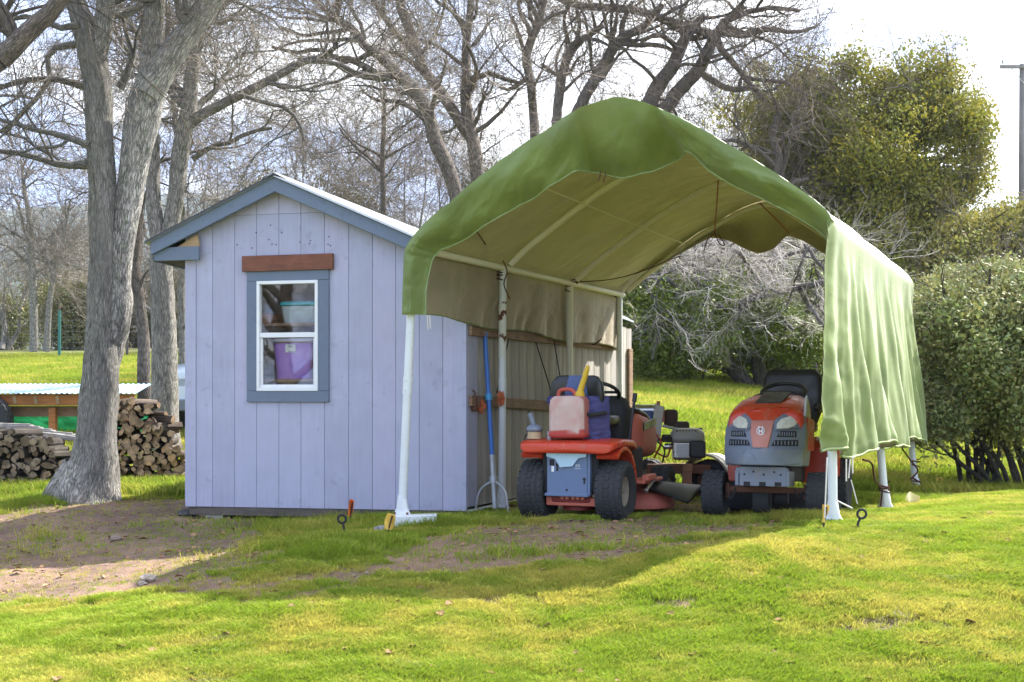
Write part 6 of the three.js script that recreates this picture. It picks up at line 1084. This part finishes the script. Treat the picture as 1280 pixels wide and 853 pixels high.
  mk('low bare oak with drooping twigs right of the canopy ridge', [985, 480], 46, 43, [[[985, 520, 10], [978, 400, 9], [972, 300, 7], [968, 240, 6], [974, 200, 5], [966, 170, 4.4], [974, 140, 3.6]]], [[[970, 250, 4], [990, 230, 3.4], [1010, 224, 2.6]], [[972, 210, 3.6], [950, 190, 3], [920, 176, 2.6], [900, 178, 2]], [[970, 180, 3], [994, 160, 2.6], [1020, 150, 2]]], { per: [0.6, 1.0, 1.4] });
  mk('thin young bare tree standing alone behind the shed ridge', [478, 480], 47, 33, [[[479, 500, 4.4], [478, 400, 4], [479, 260, 3.6], [478, 200, 3.2], [480, 150, 2.8], [480, 104, 2]]], [[[478, 216, 2], [460, 196, 1.8], [440, 180, 1.6], [424, 160, 1.2]], [[479, 200, 1.8], [500, 186, 1.5], [520, 176, 1.2]]], { per: [1.2, 2, 3] });
}
// --- two small bare trees on the far left lawn
for (const [px, seed, lab] of [[42, 51, 'small bare tree on the far lawn, left of its pair'], [59, 52, 'small bare tree on the far lawn, right of its pair, forked']]) {
  const D = 46, t = new Tree('oak_tree', lab, 'tree', at(px, 436, D), { seed, room: skyHole });
  const L = seed === 51 ? [[[42, 440, 5.5], [42, 400, 5], [41, 350, 4.6], [38, 310, 4.2], [36, 270, 3.4], [30, 235, 2.4], [26, 200, 1.6]]] : [[[58, 440, 4.5], [60, 400, 4], [64, 360, 3.4], [72, 330, 2.6], [80, 290, 2], [88, 250, 1.4]]];
  const q = L.map((p) => t.trunk(fromPx(p, D), 9, 0.08, 0.4)); for (const a of q) t.grow(a, 0, { ...oakGrow, len: [3, 1.4], twig: 1.1, per: [1.7, 2.4, 3.4], from: 0.3 });
  t.done(BARK.grey, TW.grey);
}
// --- trees and brush beyond the canopy opening
const LEAF = { oak: leafGeo(7, 18, 0.14, 0.055), oakFar: leafGeo(8, 20, 0.24, 0.09), small: leafGeo(9, 22, 0.10, 0.032), far: leafGeo(10, 22, 0.45, 0.16) };
{
  const D = 29, base = at(958, 505, D);
  const room = (p) => { const [x, y] = proj(p); return y < 475 && (x > 760); };
  const t = new Tree('leaning_tree', 'leaning dark-trunked tree with green leaves and dead grey twigs behind the tractors', 'tree', base, { seed: 61, room: (p) => skyHole(p) && room(p) });
  const q = [
    t.trunk(fromPx([[962, 535, 15], [950, 510, 12], [938, 488, 11], [926, 472, 10], [912, 460, 8.5], [894, 456, 6], [874, 455, 4.5], [850, 456, 3.4], [828, 450, 2.4], [808, 444, 1.6]], D), 16, 0.14, 0.1),
    t.trunk(fromPx([[955, 520, 12], [952, 480, 9], [946, 450, 8], [938, 425, 7], [924, 400, 6], [905, 380, 5], [880, 365, 4], [860, 340, 3]], D), 14, 0.14, 0.1),
  ];
  const q2 = [
    t.limb(fromPx([[938, 425, 5], [930, 380, 4.5], [915, 350, 4], [895, 338, 3.4], [870, 345, 2.8], [850, 360, 2.2], [838, 400, 1.6]], D)), t.limb(fromPx([[905, 380, 4], [880, 350, 4], [850, 350, 4], [838, 370, 3.5], [832, 400, 3], [826, 405, 2]], D - 0.6)),
  ];
  for (const a of q.concat(q2)) t.grow(a, 0, { ...oakGrow, from: 0.35, len: [2.1, 1.0], per: [1.3, 2.4, 3.6], twig: 0.65 });
  t.done(BARK.dark, TW.dead);
  t.leaves([[790, 352, 26, 22, D - 0.4, 1, 260], [832, 384, 32, 24, D - 1.6, 1, 380], [786, 405, 30, 32, D - 0.8, 1.2, 620], [872, 424, 36, 22, D - 1.4, 1, 420], [905, 372, 24, 18, D - 1.8, 0.8, 150], [938, 402, 30, 22, D - 1, 0.8, 260], [815, 442, 36, 14, D - 1, 1, 330], [990, 428, 34, 28, D - 0.6, 1, 420], [856, 448, 30, 12, D - 0.6, 0.8, 200], [800, 325, 24, 18, D + 1, 1, 160], [1010, 372, 30, 30, D + 1, 1, 260], [860, 405, 90, 44, D + 1.6, 1.8, 1500], [800, 405, 46, 60, D + 1.8, 1.8, 1400], [930, 418, 70, 40, D + 1.4, 1.6, 1000], [840, 458, 34, 8, D, 0.6, 120]], LEAF.oak, leafMat([0.17, 0.235, 0.04]), -0.02, 1.4);
  const D2 = 30, t2 = new Tree('bushy_tree', 'many-stemmed tree behind the seat of the right tractor', 'tree', at(1005, 505, D2), { seed: 62, room });
  const s = [[[1000, 525, 10], [1000, 480, 9], [998, 440, 8], [1002, 400, 7], [1000, 350, 5], [1006, 310, 3]], [[1012, 525, 9], [1016, 480, 8], [1014, 440, 7], [1022, 400, 6], [1030, 360, 4.5], [1040, 320, 3]]].map((p) => t2.trunk(fromPx(p, D2), 14, 0.12, 0.12));
  for (const a of s) t2.grow(a, 0, { ...oakGrow, len: [2.0, 1.0], per: [1.3, 2.4, 3.6], twig: 0.65 });
  t2.done(BARK.dark, TW.dead);
  t2.leaves([[1010, 440, 50, 50, D2 + 1.5, 1.2, 1600], [960, 440, 40, 40, D2 + 2, 1.0, 900]], LEAF.oak, leafMat([0.18, 0.225, 0.05]), 0, 1.4);
  // dead grey branches heaped over both
  const D3 = 27, t3 = new Tree('dead_branches', 'tangle of dead grey branches hanging across the canopy opening', 'branches', at(930, 470, D3), { seed: 63, room: (p) => { const [x, y] = proj(p); return x > 766 && x < 1100 && y > 270 && y < 440 - 0.12 * Math.abs(x - 900); } });
  const R = rng(64), ls = [
    [[1090, 352, 5], [1050, 350, 4.6], [1010, 358, 4.2], [970, 366, 3.8], [935, 376, 3.4], [912, 384, 2.6], [890, 392, 1.8]],
    [[1000, 360, 3.4], [1010, 380, 3.2], [1024, 400, 2.8], [1036, 418, 2]], [[780, 356, 3], [812, 348, 3.4], [840, 352, 3.6], [846, 372, 3.2], [842, 398, 2.6], [828, 404, 1.6]],
    [[900, 370, 3], [880, 345, 3], [860, 330, 2.6], [836, 340, 2.2], [806, 346, 1.8]], [[905, 388, 2.6], [890, 370, 2.6], [872, 352, 2.4], [850, 335, 2]],
    [[960, 365, 2.6], [940, 340, 2.4], [925, 318, 2.2], [905, 300, 1.8]], [[1040, 350, 2.6], [1020, 325, 2.4], [1005, 305, 2]], [[960, 380, 2.4], [975, 395, 2.2], [992, 412, 1.8]], [[1060, 300, 3], [1030, 310, 2.6], [990, 318, 2.2], [950, 330, 1.8]], [[880, 300, 2.4], [910, 312, 2.2], [940, 322, 1.8]],
  ];
  for (let i = 0; i < 16; i++) { const x = 790 + R() * 270, y = 290 + R() * 90, a = Math.PI * (0.1 + 0.5 * R()), l = 40 + R() * 60, s2 = R() < 0.5 ? -1 : 1; ls.push([[x, y, 1.9], [x + s2 * l * 0.4 * Math.cos(a), y + l * 0.35 * Math.sin(a), 1.6], [x + s2 * l * Math.cos(a), y + l * Math.sin(a), 1.1]]); }
  for (const p of ls) { const a = t3.limb(fromPx(p.map(([x, y, w]) => [x, y, w, (R() - 0.5) * 1.6]), D3), 6, 0.15, 0.03); t3.grow(a, 0, { ...oakGrow, from: 0.05, per: [1.5, 2.3, 3.2], len: [1.2, 0.7], rMax: [0.026, 0.014], twig: 0.6, up: [-0.05, -0.1, -0.1], pull: -0.02, crook: 0.6 }); }
  t3.done(BARK.dead, TW.dead);
}
// --- big evergreen oak at right
{
  const D = 46, base = at(1110, 500, D), t = new Tree('live_oak', 'tall yellow-green evergreen oak filling the right behind the canopy', 'tree', base, { seed: 71, room: (p) => { const [x, y] = proj(p); return !(x > 1238 && y < 250) && y < 520; } });
  const q = [[[1110, 570, 20], [1106, 480, 17], [1100, 400, 15], [1096, 330, 12], [1104, 270, 10], [1118, 228, 8], [1140, 192, 6], [1164, 160, 4.4], [1184, 128, 3], [1194, 100, 2]], [[1098, 350, 10], [1076, 290, 8], [1060, 230, 6], [1050, 180, 4.4], [1040, 130, 3]], [[1104, 280, 7], [1130, 250, 5.5], [1150, 222, 4.6], [1172, 204, 3.6], [1196, 188, 2.4]], [[1098, 340, 7], [1130, 315, 5.4], [1160, 300, 4.4], [1190, 270, 3]], [[1080, 300, 6], [1040, 270, 5], [1000, 250, 4], [970, 240, 3]]].map((p, i) => i ? t.limb(fromPx(p, D), 10, 0.2, 0.03) : t.trunk(fromPx(p, D), 16, 0.1, 0.2));
  for (const a of q) t.grow(a, 0, { ...oakGrow, from: 0.4, len: [2.6, 1.3], twig: 1.0, per: [0.9, 1.5, 2.2] });
  t.done(BARK.dark, TW.grey);
  t.leaves([[1040, 150, 56, 70, D + 0.6, 3, 1500], [1000, 210, 60, 60, D + 2, 3, 900], [1085, 190, 62, 84, D, 3.4, 2300], [1070, 270, 76, 72, D - 0.4, 3.2, 2300], [1125, 310, 80, 84, D - 1, 3, 3000], [1168, 120, 34, 40, D, 2, 260], [1190, 170, 34, 44, D, 2, 330], [1198, 232, 26, 24, D - 0.4, 1.6, 180], [1156, 230, 40, 50, D - 0.4, 2, 520], [1140, 150, 40, 50, D, 2, 420], [1110, 400, 90, 70, D, 3, 2000], [960, 150, 50, 60, D + 3, 3, 500], [1100, 120, 26, 30, D + 0.4, 1.6, 160], [1206, 140, 14, 14, D, 0.8, 70], [1216, 196, 12, 14, D, 0.8, 60], [1150, 84, 14, 12, D, 0.8, 60], [1214, 250, 14, 10, D, 0.8, 60], [1060, 84, 18, 12, D, 1, 80], [1006, 104, 18, 12, D, 1, 80], [1186, 96, 12, 14, D, 0.8, 50], [1228, 222, 9, 9, D, 0.6, 30]], LEAF.oakFar, leafMat([0.26, 0.265, 0.045], 0.42, 0.75), 0.09, 1.5, (R, p) => { const k = 0.6 + 0.7 * R(), y = R(); return [k * (0.8 + 0.5 * y), k * (0.92 + 0.15 * y), k * 0.8]; });
}
{ // olive tree between the live oak and the pole
  const D = 43, t = new Tree('live_oak', 'spreading olive-green oak below the utility pole at right', 'tree', at(1240, 520, D), { seed: 72, room: (p) => { const [x, y] = proj(p); return y > 255 - 20 * Math.sin(x * 0.05) && y < 530; } });
  const q = [[[1220, 570, 14], [1215, 480, 12], [1205, 400, 10], [1195, 340, 8], [1206, 306, 6], [1226, 292, 4.5], [1250, 280, 3.4], [1275, 284, 2.4]], [[1205, 380, 7], [1240, 350, 6], [1270, 330, 4.5], [1300, 320, 3]]].map((p, i) => i ? t.limb(fromPx(p, D), 9, 0.2, 0.03) : t.trunk(fromPx(p, D), 14, 0.1, 0.2));
  for (const a of q) t.grow(a, 0, { ...oakGrow, from: 0.4, len: [2.2, 1.1], twig: 0.9, per: [0.9, 1.5, 2.2] });
  t.done(BARK.dark, TW.grey);
  t.leaves([[1200, 340, 60, 55, D, 1.8, 2000], [1262, 330, 56, 60, D, 1.8, 2200], [1225, 300, 40, 26, D - 0.4, 1.2, 500], [1262, 292, 40, 30, D, 1.2, 700], [1240, 420, 100, 90, D + 1, 2, 3600], [1320, 330, 60, 80, D, 2, 1200]], LEAF.oakFar, leafMat([0.25, 0.25, 0.065], 0.42, 0.75), 0.04, 1.5);
}
{ // shiny-leaved bush with fanned stems at right
  const D = 14.2, base = at(1226, 616, D), t = new Tree('bush', 'large glossy green bush with many dark stems at the right edge', 'bush', V(base.x, groundY(base.x, base.z), base.z), { seed: 73, room: (p) => { const [x, y] = proj(p); return y < 640 && x > 1130; } });
  const R = rng(74);
  const ends = [[1158, 452], [1180, 360], [1205, 342], [1238, 336], [1266, 350], [1292, 356], [1162, 545], [1160, 520], [1175, 505], [1180, 470], [1195, 490], [1205, 440], [1218, 480], [1222, 420], [1235, 460], [1245, 430], [1258, 470], [1270, 440], [1286, 480], [1300, 450], [1320, 470], [1340, 500]];
  const q = ends.map(([x, y], i) => { const bx = 1204 + i * 6.2 + R() * 6, dd = (R() - 0.5) * 1.2; return t.limb(fromPx([[bx, 626, 3.6], [lerp(bx, x, 0.25) + R() * 3, lerp(622, y, 0.3), 3.0, dd * 0.3], [lerp(bx, x, 0.62) + R() * 4, lerp(622, y, 0.62), 2.4, dd * 0.7], [x, y, 1.5, dd]], D), 8, 0.1, 0.012); });
  for (const a of q) t.grow(a, 0, { ...oakGrow, from: 0.45, len: [0.8, 0.45], rMax: [0.012, 0.007], twig: 0.35, per: [2.4, 3, 4], up: [0.4, 0.2, 0.1] });
  t.done(BARK.dark, TW.brown, FINE);
  t.leaves([[1200, 460, 58, 90, D, 1.0, 2000], [1250, 440, 74, 100, D, 1.2, 2800], [1170, 500, 30, 46, D, 0.7, 1100], [1300, 470, 60, 120, D, 1.2, 1600], [1210, 400, 60, 50, D + 0.5, 1.0, 1400], [1268, 390, 50, 40, D + 0.5, 1.0, 1500], [1262, 515, 50, 26, D - 0.2, 0.8, 300], [1176, 410, 30, 50, D + 0.6, 0.8, 900]], LEAF.small, leafMat([0.30, 0.335, 0.135], 0.48, 0.62), -0.04, 1.5, (R2, p) => { const k = 0.65 + 0.7 * R2(), y = R2(); return [k * (0.85 + 0.4 * y), k, k * (0.8 + 0.4 * R2())]; });
}
// --- thicket along the far side: each crown its own tree
{
  const R = rng(91);
  const row = [ // px, base py, depth, crown radius px, crown top py, kind
    [10, 440, 60, 60, 330, 0], [95, 440, 58, 50, 350, 1], [150, 438, 62, 60, 300, 0], [22, 440, 64, 44, 372, 1], [62, 438, 70, 40, 340, 2], [168, 438, 66, 40, 380, 1], [120, 438, 74, 44, 330, 0], [215, 438, 64, 44, 340, 1],
    [255, 440, 60, 60, 190, 0], [320, 440, 55, 58, 190, 2], [385, 440, 52, 62, 160, 0], [440, 440, 58, 55, 200, 2], [505, 440, 54, 60, 180, 0], [560, 440, 60, 55, 210, 0], [625, 440, 60, 60, 200, 2],
    [700, 440, 58, 60, 190, 0], [760, 440, 55, 60, 160, 0], [815, 440, 60, 60, 130, 2], [880, 430, 60, 66, 130, 0], [935, 430, 60, 60, 150, 2], [800, 440, 54, 46, 330, 1], [870, 440, 56, 50, 310, 1], [950, 440, 55, 56, 300, 1], [1030, 440, 55, 60, 260, 1], [1180, 440, 56, 80, 300, 1], [1290, 440, 50, 80, 290, 1],
  ];
  const lab = ['bare thicket tree at the left edge beyond the wire fence', 'green thicket shrub behind the green fence post', 'bare thicket tree seen between the big oak and the pale oak', 'low green thicket shrub at the left edge under the bare trees', 'olive-leaved thicket tree between the two small bare trees and the fence post', 'low green thicket shrub seen between the oak trunks', 'bare thicket tree just left of the big oak trunk', 'green thicket shrub at the left corner of the shed', 'bare thicket tree above the left eave of the shed', 'olive-leaved thicket tree left of the shed ridge', 'bare thicket tree just right of the shed ridge', 'olive-leaved thicket tree over the middle of the white shed roof', 'bare thicket tree over the right end of the shed roof', 'bare thicket tree behind the lowest left part of the canopy slope', 'olive-leaved thicket tree behind the middle of the left canopy slope', 'bare thicket tree left of the canopy ridge', 'bare thicket tree directly behind the canopy ridge', 'olive-leaved thicket tree just right of the canopy ridge', 'bare thicket tree above the middle of the right canopy slope', 'olive-leaved thicket tree beside the tall evergreen oak', 'green thicket shrub seen through the canopy beside the shed wall', 'green thicket shrub seen through the canopy above the left tractor', 'green thicket shrub seen through the canopy left of the right tractor', 'green thicket shrub behind the top of the right canopy wall', 'green thicket shrub between the canopy wall and the glossy bush', 'green thicket shrub below the utility pole at the right edge'], grp = ['bare thicket trees', 'green thicket shrubs', 'olive-leaved thicket trees'];
  row.forEach(([px, py, D, rp, top, kind], i) => {
    const b = at(px, py, D); b.y = groundY(b.x, b.z);
    const t = new Tree(kind === 1 ? 'thicket_shrub' : 'thicket_tree', lab[i], kind === 1 ? 'shrub' : 'tree', b, { seed: 200 + i, group: grp[kind], room: skyHole });
    const h = CAMY + (HORIZON - top) / F * D - b.y, r = rp / F * D;
    if (kind !== 1) {
      const stems = kind === 0 ? 3 : 2;
      for (let s = 0; s < stems; s++) { const lean = (s - (stems - 1) / 2) * 0.5 + (R() - 0.5) * 0.4, pts = [0, 0.25, 0.5, 0.75, 0.95].map((k) => [V(b.x + lean * r * k + (R() - 0.5) * 0.3, b.y + h * k, b.z + (R() - 0.5) * 0.8), Math.max(0.02, 0.13 * (1 - k))]); const q = t.trunk(pts, 7, 0.08, 0.6); t.grow(q, 0, { depth: 2, per: [1.5, 1.7, 2.3], rMax: [0.05, 0.02], len: [r * 0.8, 1.2], up: [0.3, 0.2, 0.1], twig: 1.25, crook: 0.7, pull: 0.03, from: 0.15 }); }
      t.done(BARK.grey, kind === 2 ? TW.olive : TW.grey);
      if (kind === 2) t.leaves([[px, (top + py) / 2 - 10, rp, (py - top) * 0.5, D, r * 0.7, 1000]], LEAF.far, leafMat([0.13, 0.125, 0.05]), 0.12, 0.8);
    } else {
      const q = t.trunk([[V(b.x, b.y - 0.1, b.z), 0.14], [V(b.x + 0.2, b.y + h * 0.3, b.z), 0.1], [V(b.x - 0.1, b.y + h * 0.7, b.z), 0.05]], 7, 0.08, 0.5); t.grow(q, 0, { depth: 1, per: [2.2, 3], rMax: [0.05, 0.02], len: [r * 0.7, 1.2], up: [0.3, 0.2], twig: 1.2, from: 0.05 });
      t.done(BARK.dark, TW.olive);
      t.leaves([[px, (top + py) / 2, rp, (py - top) * 0.56, D, r * 0.8, 1000], [px - rp * 0.4, py - (py - top) * 0.25, rp * 0.7, (py - top) * 0.3, D - r * 0.3, r * 0.5, 260]], LEAF.far, leafMat([[0.17, 0.205, 0.05], [0.2, 0.205, 0.085], [0.15, 0.2, 0.05]][i % 3]), 0.0, 0.8);
    }
  });
}
// --- bare oak behind the photographer, seen in the window glass
{
  const base = V(-12.5, groundY(-12.5, 1) , 1.5), t = new Tree('oak_tree', 'bare oak beyond the left of the frame, mirrored in the window', 'tree', base, { seed: 301 });
  const P = (l) => l.map(([x, y, z, r]) => [V(base.x + x, base.y + y, base.z + z), r]);
  const q = [t.trunk(P([[0, -0.2, 0, 0.3], [0.1, 1.5, 0, 0.22], [-0.2, 3, 0.2, 0.17], [0.3, 5, 0, 0.12], [0.2, 7, 0.3, 0.06], [0, 8.6, 0, 0.02]]), 12, 0.1, 0.2), ...[[1.8, 1.5, 1.6], [2.2, -1.6, 1.2], [3, 0.5, -2], [3.6, -1.2, -1.4], [4.4, 1.6, 0.8]].map(([h, x, z]) => t.limb(P([[0.1, h, 0.1, 0.1], [x * 0.5, h + 0.8, z * 0.5, 0.07], [x * 1.2, h + 1.4, z * 1.2, 0.045], [x * 2, h + 2.2, z * 2, 0.02]]), 8))];
  for (const a of q) t.grow(a, 0, { ...oakGrow, per: [1.6, 2.6, 3.6] });
  t.done(BARK.brown, TW.brown);
}
// ------------------------------------------------------------------ grass: short blades on the turf, thinning out on worn earth
{
  const blade = (seed, n, spread, h, w) => {
    const R = rng(seed), pos = [], idx = [];
    for (let k = 0; k < n; k++) {
      const a = R() * 6.28, x = (R() - 0.5) * spread * 2, z = (R() - 0.5) * spread * 2, hh = h * (0.5 + 0.8 * R()), lean = hh * (0.25 + 0.8 * R()), b = R() * 6.28, ww = w * (0.7 + 0.6 * R()), cx = Math.cos(a) * ww / 2, cz = Math.sin(a) * ww / 2, o = pos.length / 3;
      pos.push(x - cx, -0.004, z - cz, x + cx, -0.004, z + cz, x + cx * 0.8 + Math.cos(b) * lean * 0.35, hh * 0.62, z + cz * 0.8 + Math.sin(b) * lean * 0.35, x - cx * 0.8 + Math.cos(b) * lean * 0.35, hh * 0.62, z - cz * 0.8 + Math.sin(b) * lean * 0.35, x + Math.cos(b) * lean, hh, z + Math.sin(b) * lean);
      idx.push(o, o + 1, o + 2, o, o + 2, o + 3, o + 3, o + 2, o + 4);
    }
    const g = new THREE.BufferGeometry(); g.setAttribute('position', new THREE.Float32BufferAttribute(pos, 3)); g.setIndex(idx); const q = g.toNonIndexed(); q.computeVertexNormals(); q.setAttribute('uv', new THREE.Float32BufferAttribute(new Float32Array(q.attributes.position.count * 2), 2)); return q;
  };
  const mat = new THREE.MeshPhysicalMaterial({ color: 0xffffff, roughness: 0.9, specularIntensity: 0.25, transmission: 0.42, thickness: 0, side: THREE.DoubleSide });
  const M4 = new THREE.Matrix4(), q = new THREE.Quaternion(), Y = V(0, 1, 0), c = new THREE.Color();
  function sow(name, label, geo, seed, tries, pick, size) {
    const R = rng(seed), pos = [], keep = [];
    for (let k = 0; k < tries; k++) {
      const p = pick(R); if (!p) continue; const [x, z] = p, d = z > -24 ? dirtAt(x, z) : 0, u = patch(x, z), bare = fbm2(x * 5 + 2, z * 5, 3);
      if (R() < d * 0.95 || (z > -14 && fbm2(x * 13, z * 13, 2) < -0.2 && R() < 0.75) || inShed(x, z)) continue; if (u + bare * 0.5 < -0.38 && R() < 0.6) continue;
      keep.push([x, z, u, R(), d]);
    }
    const m = new THREE.InstancedMesh(geo, mat, keep.length);
    keep.forEach(([x, z, u, r, d], i) => {
      q.setFromAxisAngle(Y, r * 40); const s = size(x, z, u, d) * (0.7 + 0.6 * ((r * 7.3) % 1)); M4.compose(V(x, groundY(x, z), z), q, V(s, s * (0.8 + 0.3 * ((r * 13) % 1)), s)); m.setMatrixAt(i, M4);
      const dry = clamp(smooth(0.26, -0.46, u) + ((r * 29) % 1 - 0.5) * 0.8), k = 0.75 + 0.5 * ((r * 17) % 1);
      c.setRGB(lerp(0.225, 0.49, dry) * k, lerp(0.325, 0.44, dry) * k, lerp(0.022, 0.09, dry) * k); m.setColorAt(i, c);
    });
    m.name = name; m.castShadow = m.receiveShadow = true; m.userData.kind = 'stuff'; tag(m, label, 'grass'); scene.add(m);
    return keep.length;
  }
  const inShed = (x, z) => { const p = shed.worldToLocal(V(x, 0, z)), s = -p.z / -wl.z; return s > 0.12 && s < SIDE_L && p.x - wl.x * s < 0.0 && p.x - wl.x * s > -2.75; };
  const near = (R) => { const z = -5.2 - 8.6 * Math.pow(R(), 0.85), x = (R() * 2 - 1) * (-z * 0.42 + 0.2); return [x, z]; };
  sow('lawn_grass', 'short yellow-green lawn grass in front of and around the canopy', blade(1, 10, 0.033, 0.020, 0.0045), 1, 560000, near, (x, z, u, d) => (1 + 0.4 * Math.max(0, u)) * (1 - 0.35 * d));
  // taller, darker tufts in shade along the shed, under the right tractor and by the oak
  const spots2 = [[300, 656, 1.0, 0.35], [360, 662, 0.9, 0.3], [440, 660, 0.8, 0.3], [400, 690, 0.9, 0.25], [560, 655, 0.5, 0.2], [600, 645, 0.5, 0.2], [640, 642, 0.35, 0.25], [480, 685, 0.8, 0.2], [330, 690, 0.8, 0.2], [955, 634, 0.45, 0.3], [1000, 634, 0.3, 0.3], [910, 652, 0.4, 0.15], [20, 690, 0.6, 0.5], [60, 668, 0.3, 0.3], [10, 636, 0.7, 0.9], [50, 608, 0.8, 0.6], [190, 602, 0.6, 0.5], [170, 608, 0.5, 0.35], [720, 640, 0.3, 0.2], [1020, 650, 0.3, 0.2], [640, 690, 0.6, 0.16], [720, 684, 0.5, 0.12], [1100, 628, 0.4, 0.4]].map(([px, py, rx, rz]) => [...groundAt(px, py), rx, rz]);
  sow('tall_grass', 'longer dark green grass tufts along the shed base and under the tractors', blade(2, 9, 0.04, 0.062, 0.0045), 2, 42000, (R) => { const s = spots2[Math.floor(R() * spots2.length)], a = R() * 6.28, l = Math.sqrt(-Math.log(1 - 0.98 * R())) * 0.75, x = s[0] + Math.cos(a) * l * s[2], z = s[1] + Math.sin(a) * l * s[3]; return fbm2(x * 3, z * 3, 3) > -0.2 ? [x, z] : null; }, (x, z, u, d) => 1);
  { // flat broad-leaved weeds among the grass
    const R = rng(77), pos = [], idx = []; for (let k = 0; k < 9; k++) { const a = k / 9 * 6.28 + R() * 0.5, l = 0.5 + 0.5 * R(), w = 0.12 + 0.06 * R(), o = pos.length / 3, c = Math.cos(a), s = Math.sin(a), h = 0.15 + 0.3 * R(); pos.push(0, 0.02, 0, c * l * 0.55 - s * w, h * 0.8, s * l * 0.55 + c * w, c * l * 0.55 + s * w, h * 0.8, s * l * 0.55 - c * w, c * l, h, s * l); idx.push(o, o + 1, o + 2, o + 2, o + 1, o + 3); }
    const g = new THREE.BufferGeometry(); g.setAttribute('position', new THREE.Float32BufferAttribute(pos, 3)); g.setIndex(idx); const q2 = g.toNonIndexed(); q2.computeVertexNormals(); q2.setAttribute('uv', new THREE.Float32BufferAttribute(new Float32Array(q2.attributes.position.count * 2), 2));
    const M5 = new THREE.Matrix4(), list = []; for (let k = 0; k < 9000 && list.length < 1600; k++) { const [x, z] = near(R); if (fbm2(x * 1.1 + 20, z * 1.1, 3) < 0.02 || dirtAt(x, z) > 0.6 || inShed(x, z)) continue; list.push([x, z]); }
    const m = new THREE.InstancedMesh(q2, mat, list.length); list.forEach(([x, z], i) => { q.setFromAxisAngle(Y, R() * 6.28); const s = 0.025 + 0.04 * R() * R(); M5.compose(V(x, groundY(x, z), z), q, V(s, s, s)); m.setMatrixAt(i, M5); const k = 0.7 + 0.5 * R(); c.setRGB(0.12 * k, 0.215 * k, 0.035 * k); m.setColorAt(i, c); });
    m.name = 'lawn_weeds'; m.castShadow = m.receiveShadow = true; m.userData.kind = 'stuff'; tag(m, 'flat broad-leaved weeds growing among the short lawn grass', 'weeds'); scene.add(m);
  }
  sow('field_grass', 'grass of the sloping field behind the canopy and shed', blade(3, 12, 0.12, 0.10, 0.014), 3, 120000, (R) => { const z = -13.4 - 36 * Math.pow(R(), 1.4), x = (R() * 2 - 1) * (-z * 0.43 + 1); return [x, z]; }, () => 1);
}
// ------------------------------------------------------------------ litter: dead leaves, twigs and small stones lying about
{
  const R = rng(404), M4 = new THREE.Matrix4(), q = new THREE.Quaternion(), e = new THREE.Euler(), c = new THREE.Color();
  const scatter = (name, label, cat, geo, mat, n, wantDirt, lift, size, tone) => {
    const list = []; for (let k = 0; k < n * 30 && list.length < n; k++) { const z = -5.4 - 10 * R(), x = (R() * 2 - 1) * (-z * 0.42); const d = dirtAt(x, z); if (R() > wantDirt(d)) continue; const p = shed.worldToLocal(V(x, 0, z)), s = p.z / wl.z; if (s > -0.05 && s < SIDE_L && p.x - wl.x * s < 0.1 && p.x - wl.x * s > -2.8) continue; list.push([x, z]); }
    const m = new THREE.InstancedMesh(geo, mat, list.length); list.forEach(([x, z], i) => { e.set((R() - 0.5) * 0.7, R() * 6.28, (R() - 0.5) * 0.7); q.setFromEuler(e); const s = size * (0.5 + R() * R() * 1.4); M4.compose(V(x, groundY(x, z) + lift * s, z), q, V(s, s, s)); m.setMatrixAt(i, M4); const k = 0.7 + 0.6 * R(); c.setRGB(tone[0] * k, tone[1] * k, tone[2] * k); m.setColorAt(i, c); });
    m.name = name; m.castShadow = m.receiveShadow = true; m.userData.kind = 'stuff'; tag(m, label, cat); scene.add(m);
  };
  const leaf = sheet((u, v) => { const w = Math.sin(Math.PI * v) * (0.3 + 0.06 * Math.sin(v * 25)); return [(u - 0.5) * w * 2, 0.10 * (2 * u - 1) ** 2 + 0.12 * Math.sin(v * 3), v - 0.5]; }, 4, 8);
  scatter('leaf_litter', 'scattered dry brown oak leaves on the lawn and dirt', 'leaves', leaf, new THREE.MeshStandardMaterial({ color: 0xffffff, roughness: 0.9, side: THREE.DoubleSide }), 1500, (d) => 0.25 + 0.5 * d, 0.15, 0.045, [0.27, 0.15, 0.085]);
  const st = new THREE.IcosahedronGeometry(0.5, 1), sp2 = st.attributes.position; for (let i = 0; i < sp2.count; i++) { const k = 1 + 0.3 * n3(sp2.getX(i) * 2, sp2.getY(i) * 2, sp2.getZ(i) * 2); sp2.setXYZ(i, sp2.getX(i) * k, sp2.getY(i) * k * 0.6, sp2.getZ(i) * k); } st.computeVertexNormals();
  scatter('pebbles', 'small clods and pebbles strewn over the bare dirt', 'pebbles', st, std([1, 1, 1], 0.95), 1300, (d) => d > 0.45 ? 0.9 : 0.03, 0.12, 0.017, [0.25, 0.19, 0.15]);
  scatter('fallen_twigs', 'broken twigs lying on the dirt and grass', 'twigs', FINE[0].clone().rotateX(Math.PI / 2).scale(1, 0.12, 1), std([1, 1, 1], 0.95), 90, (d) => 0.15 + 0.6 * d, 0.02, 0.22, [0.2, 0.15, 0.12]);
}
renderer.render(scene, camera);
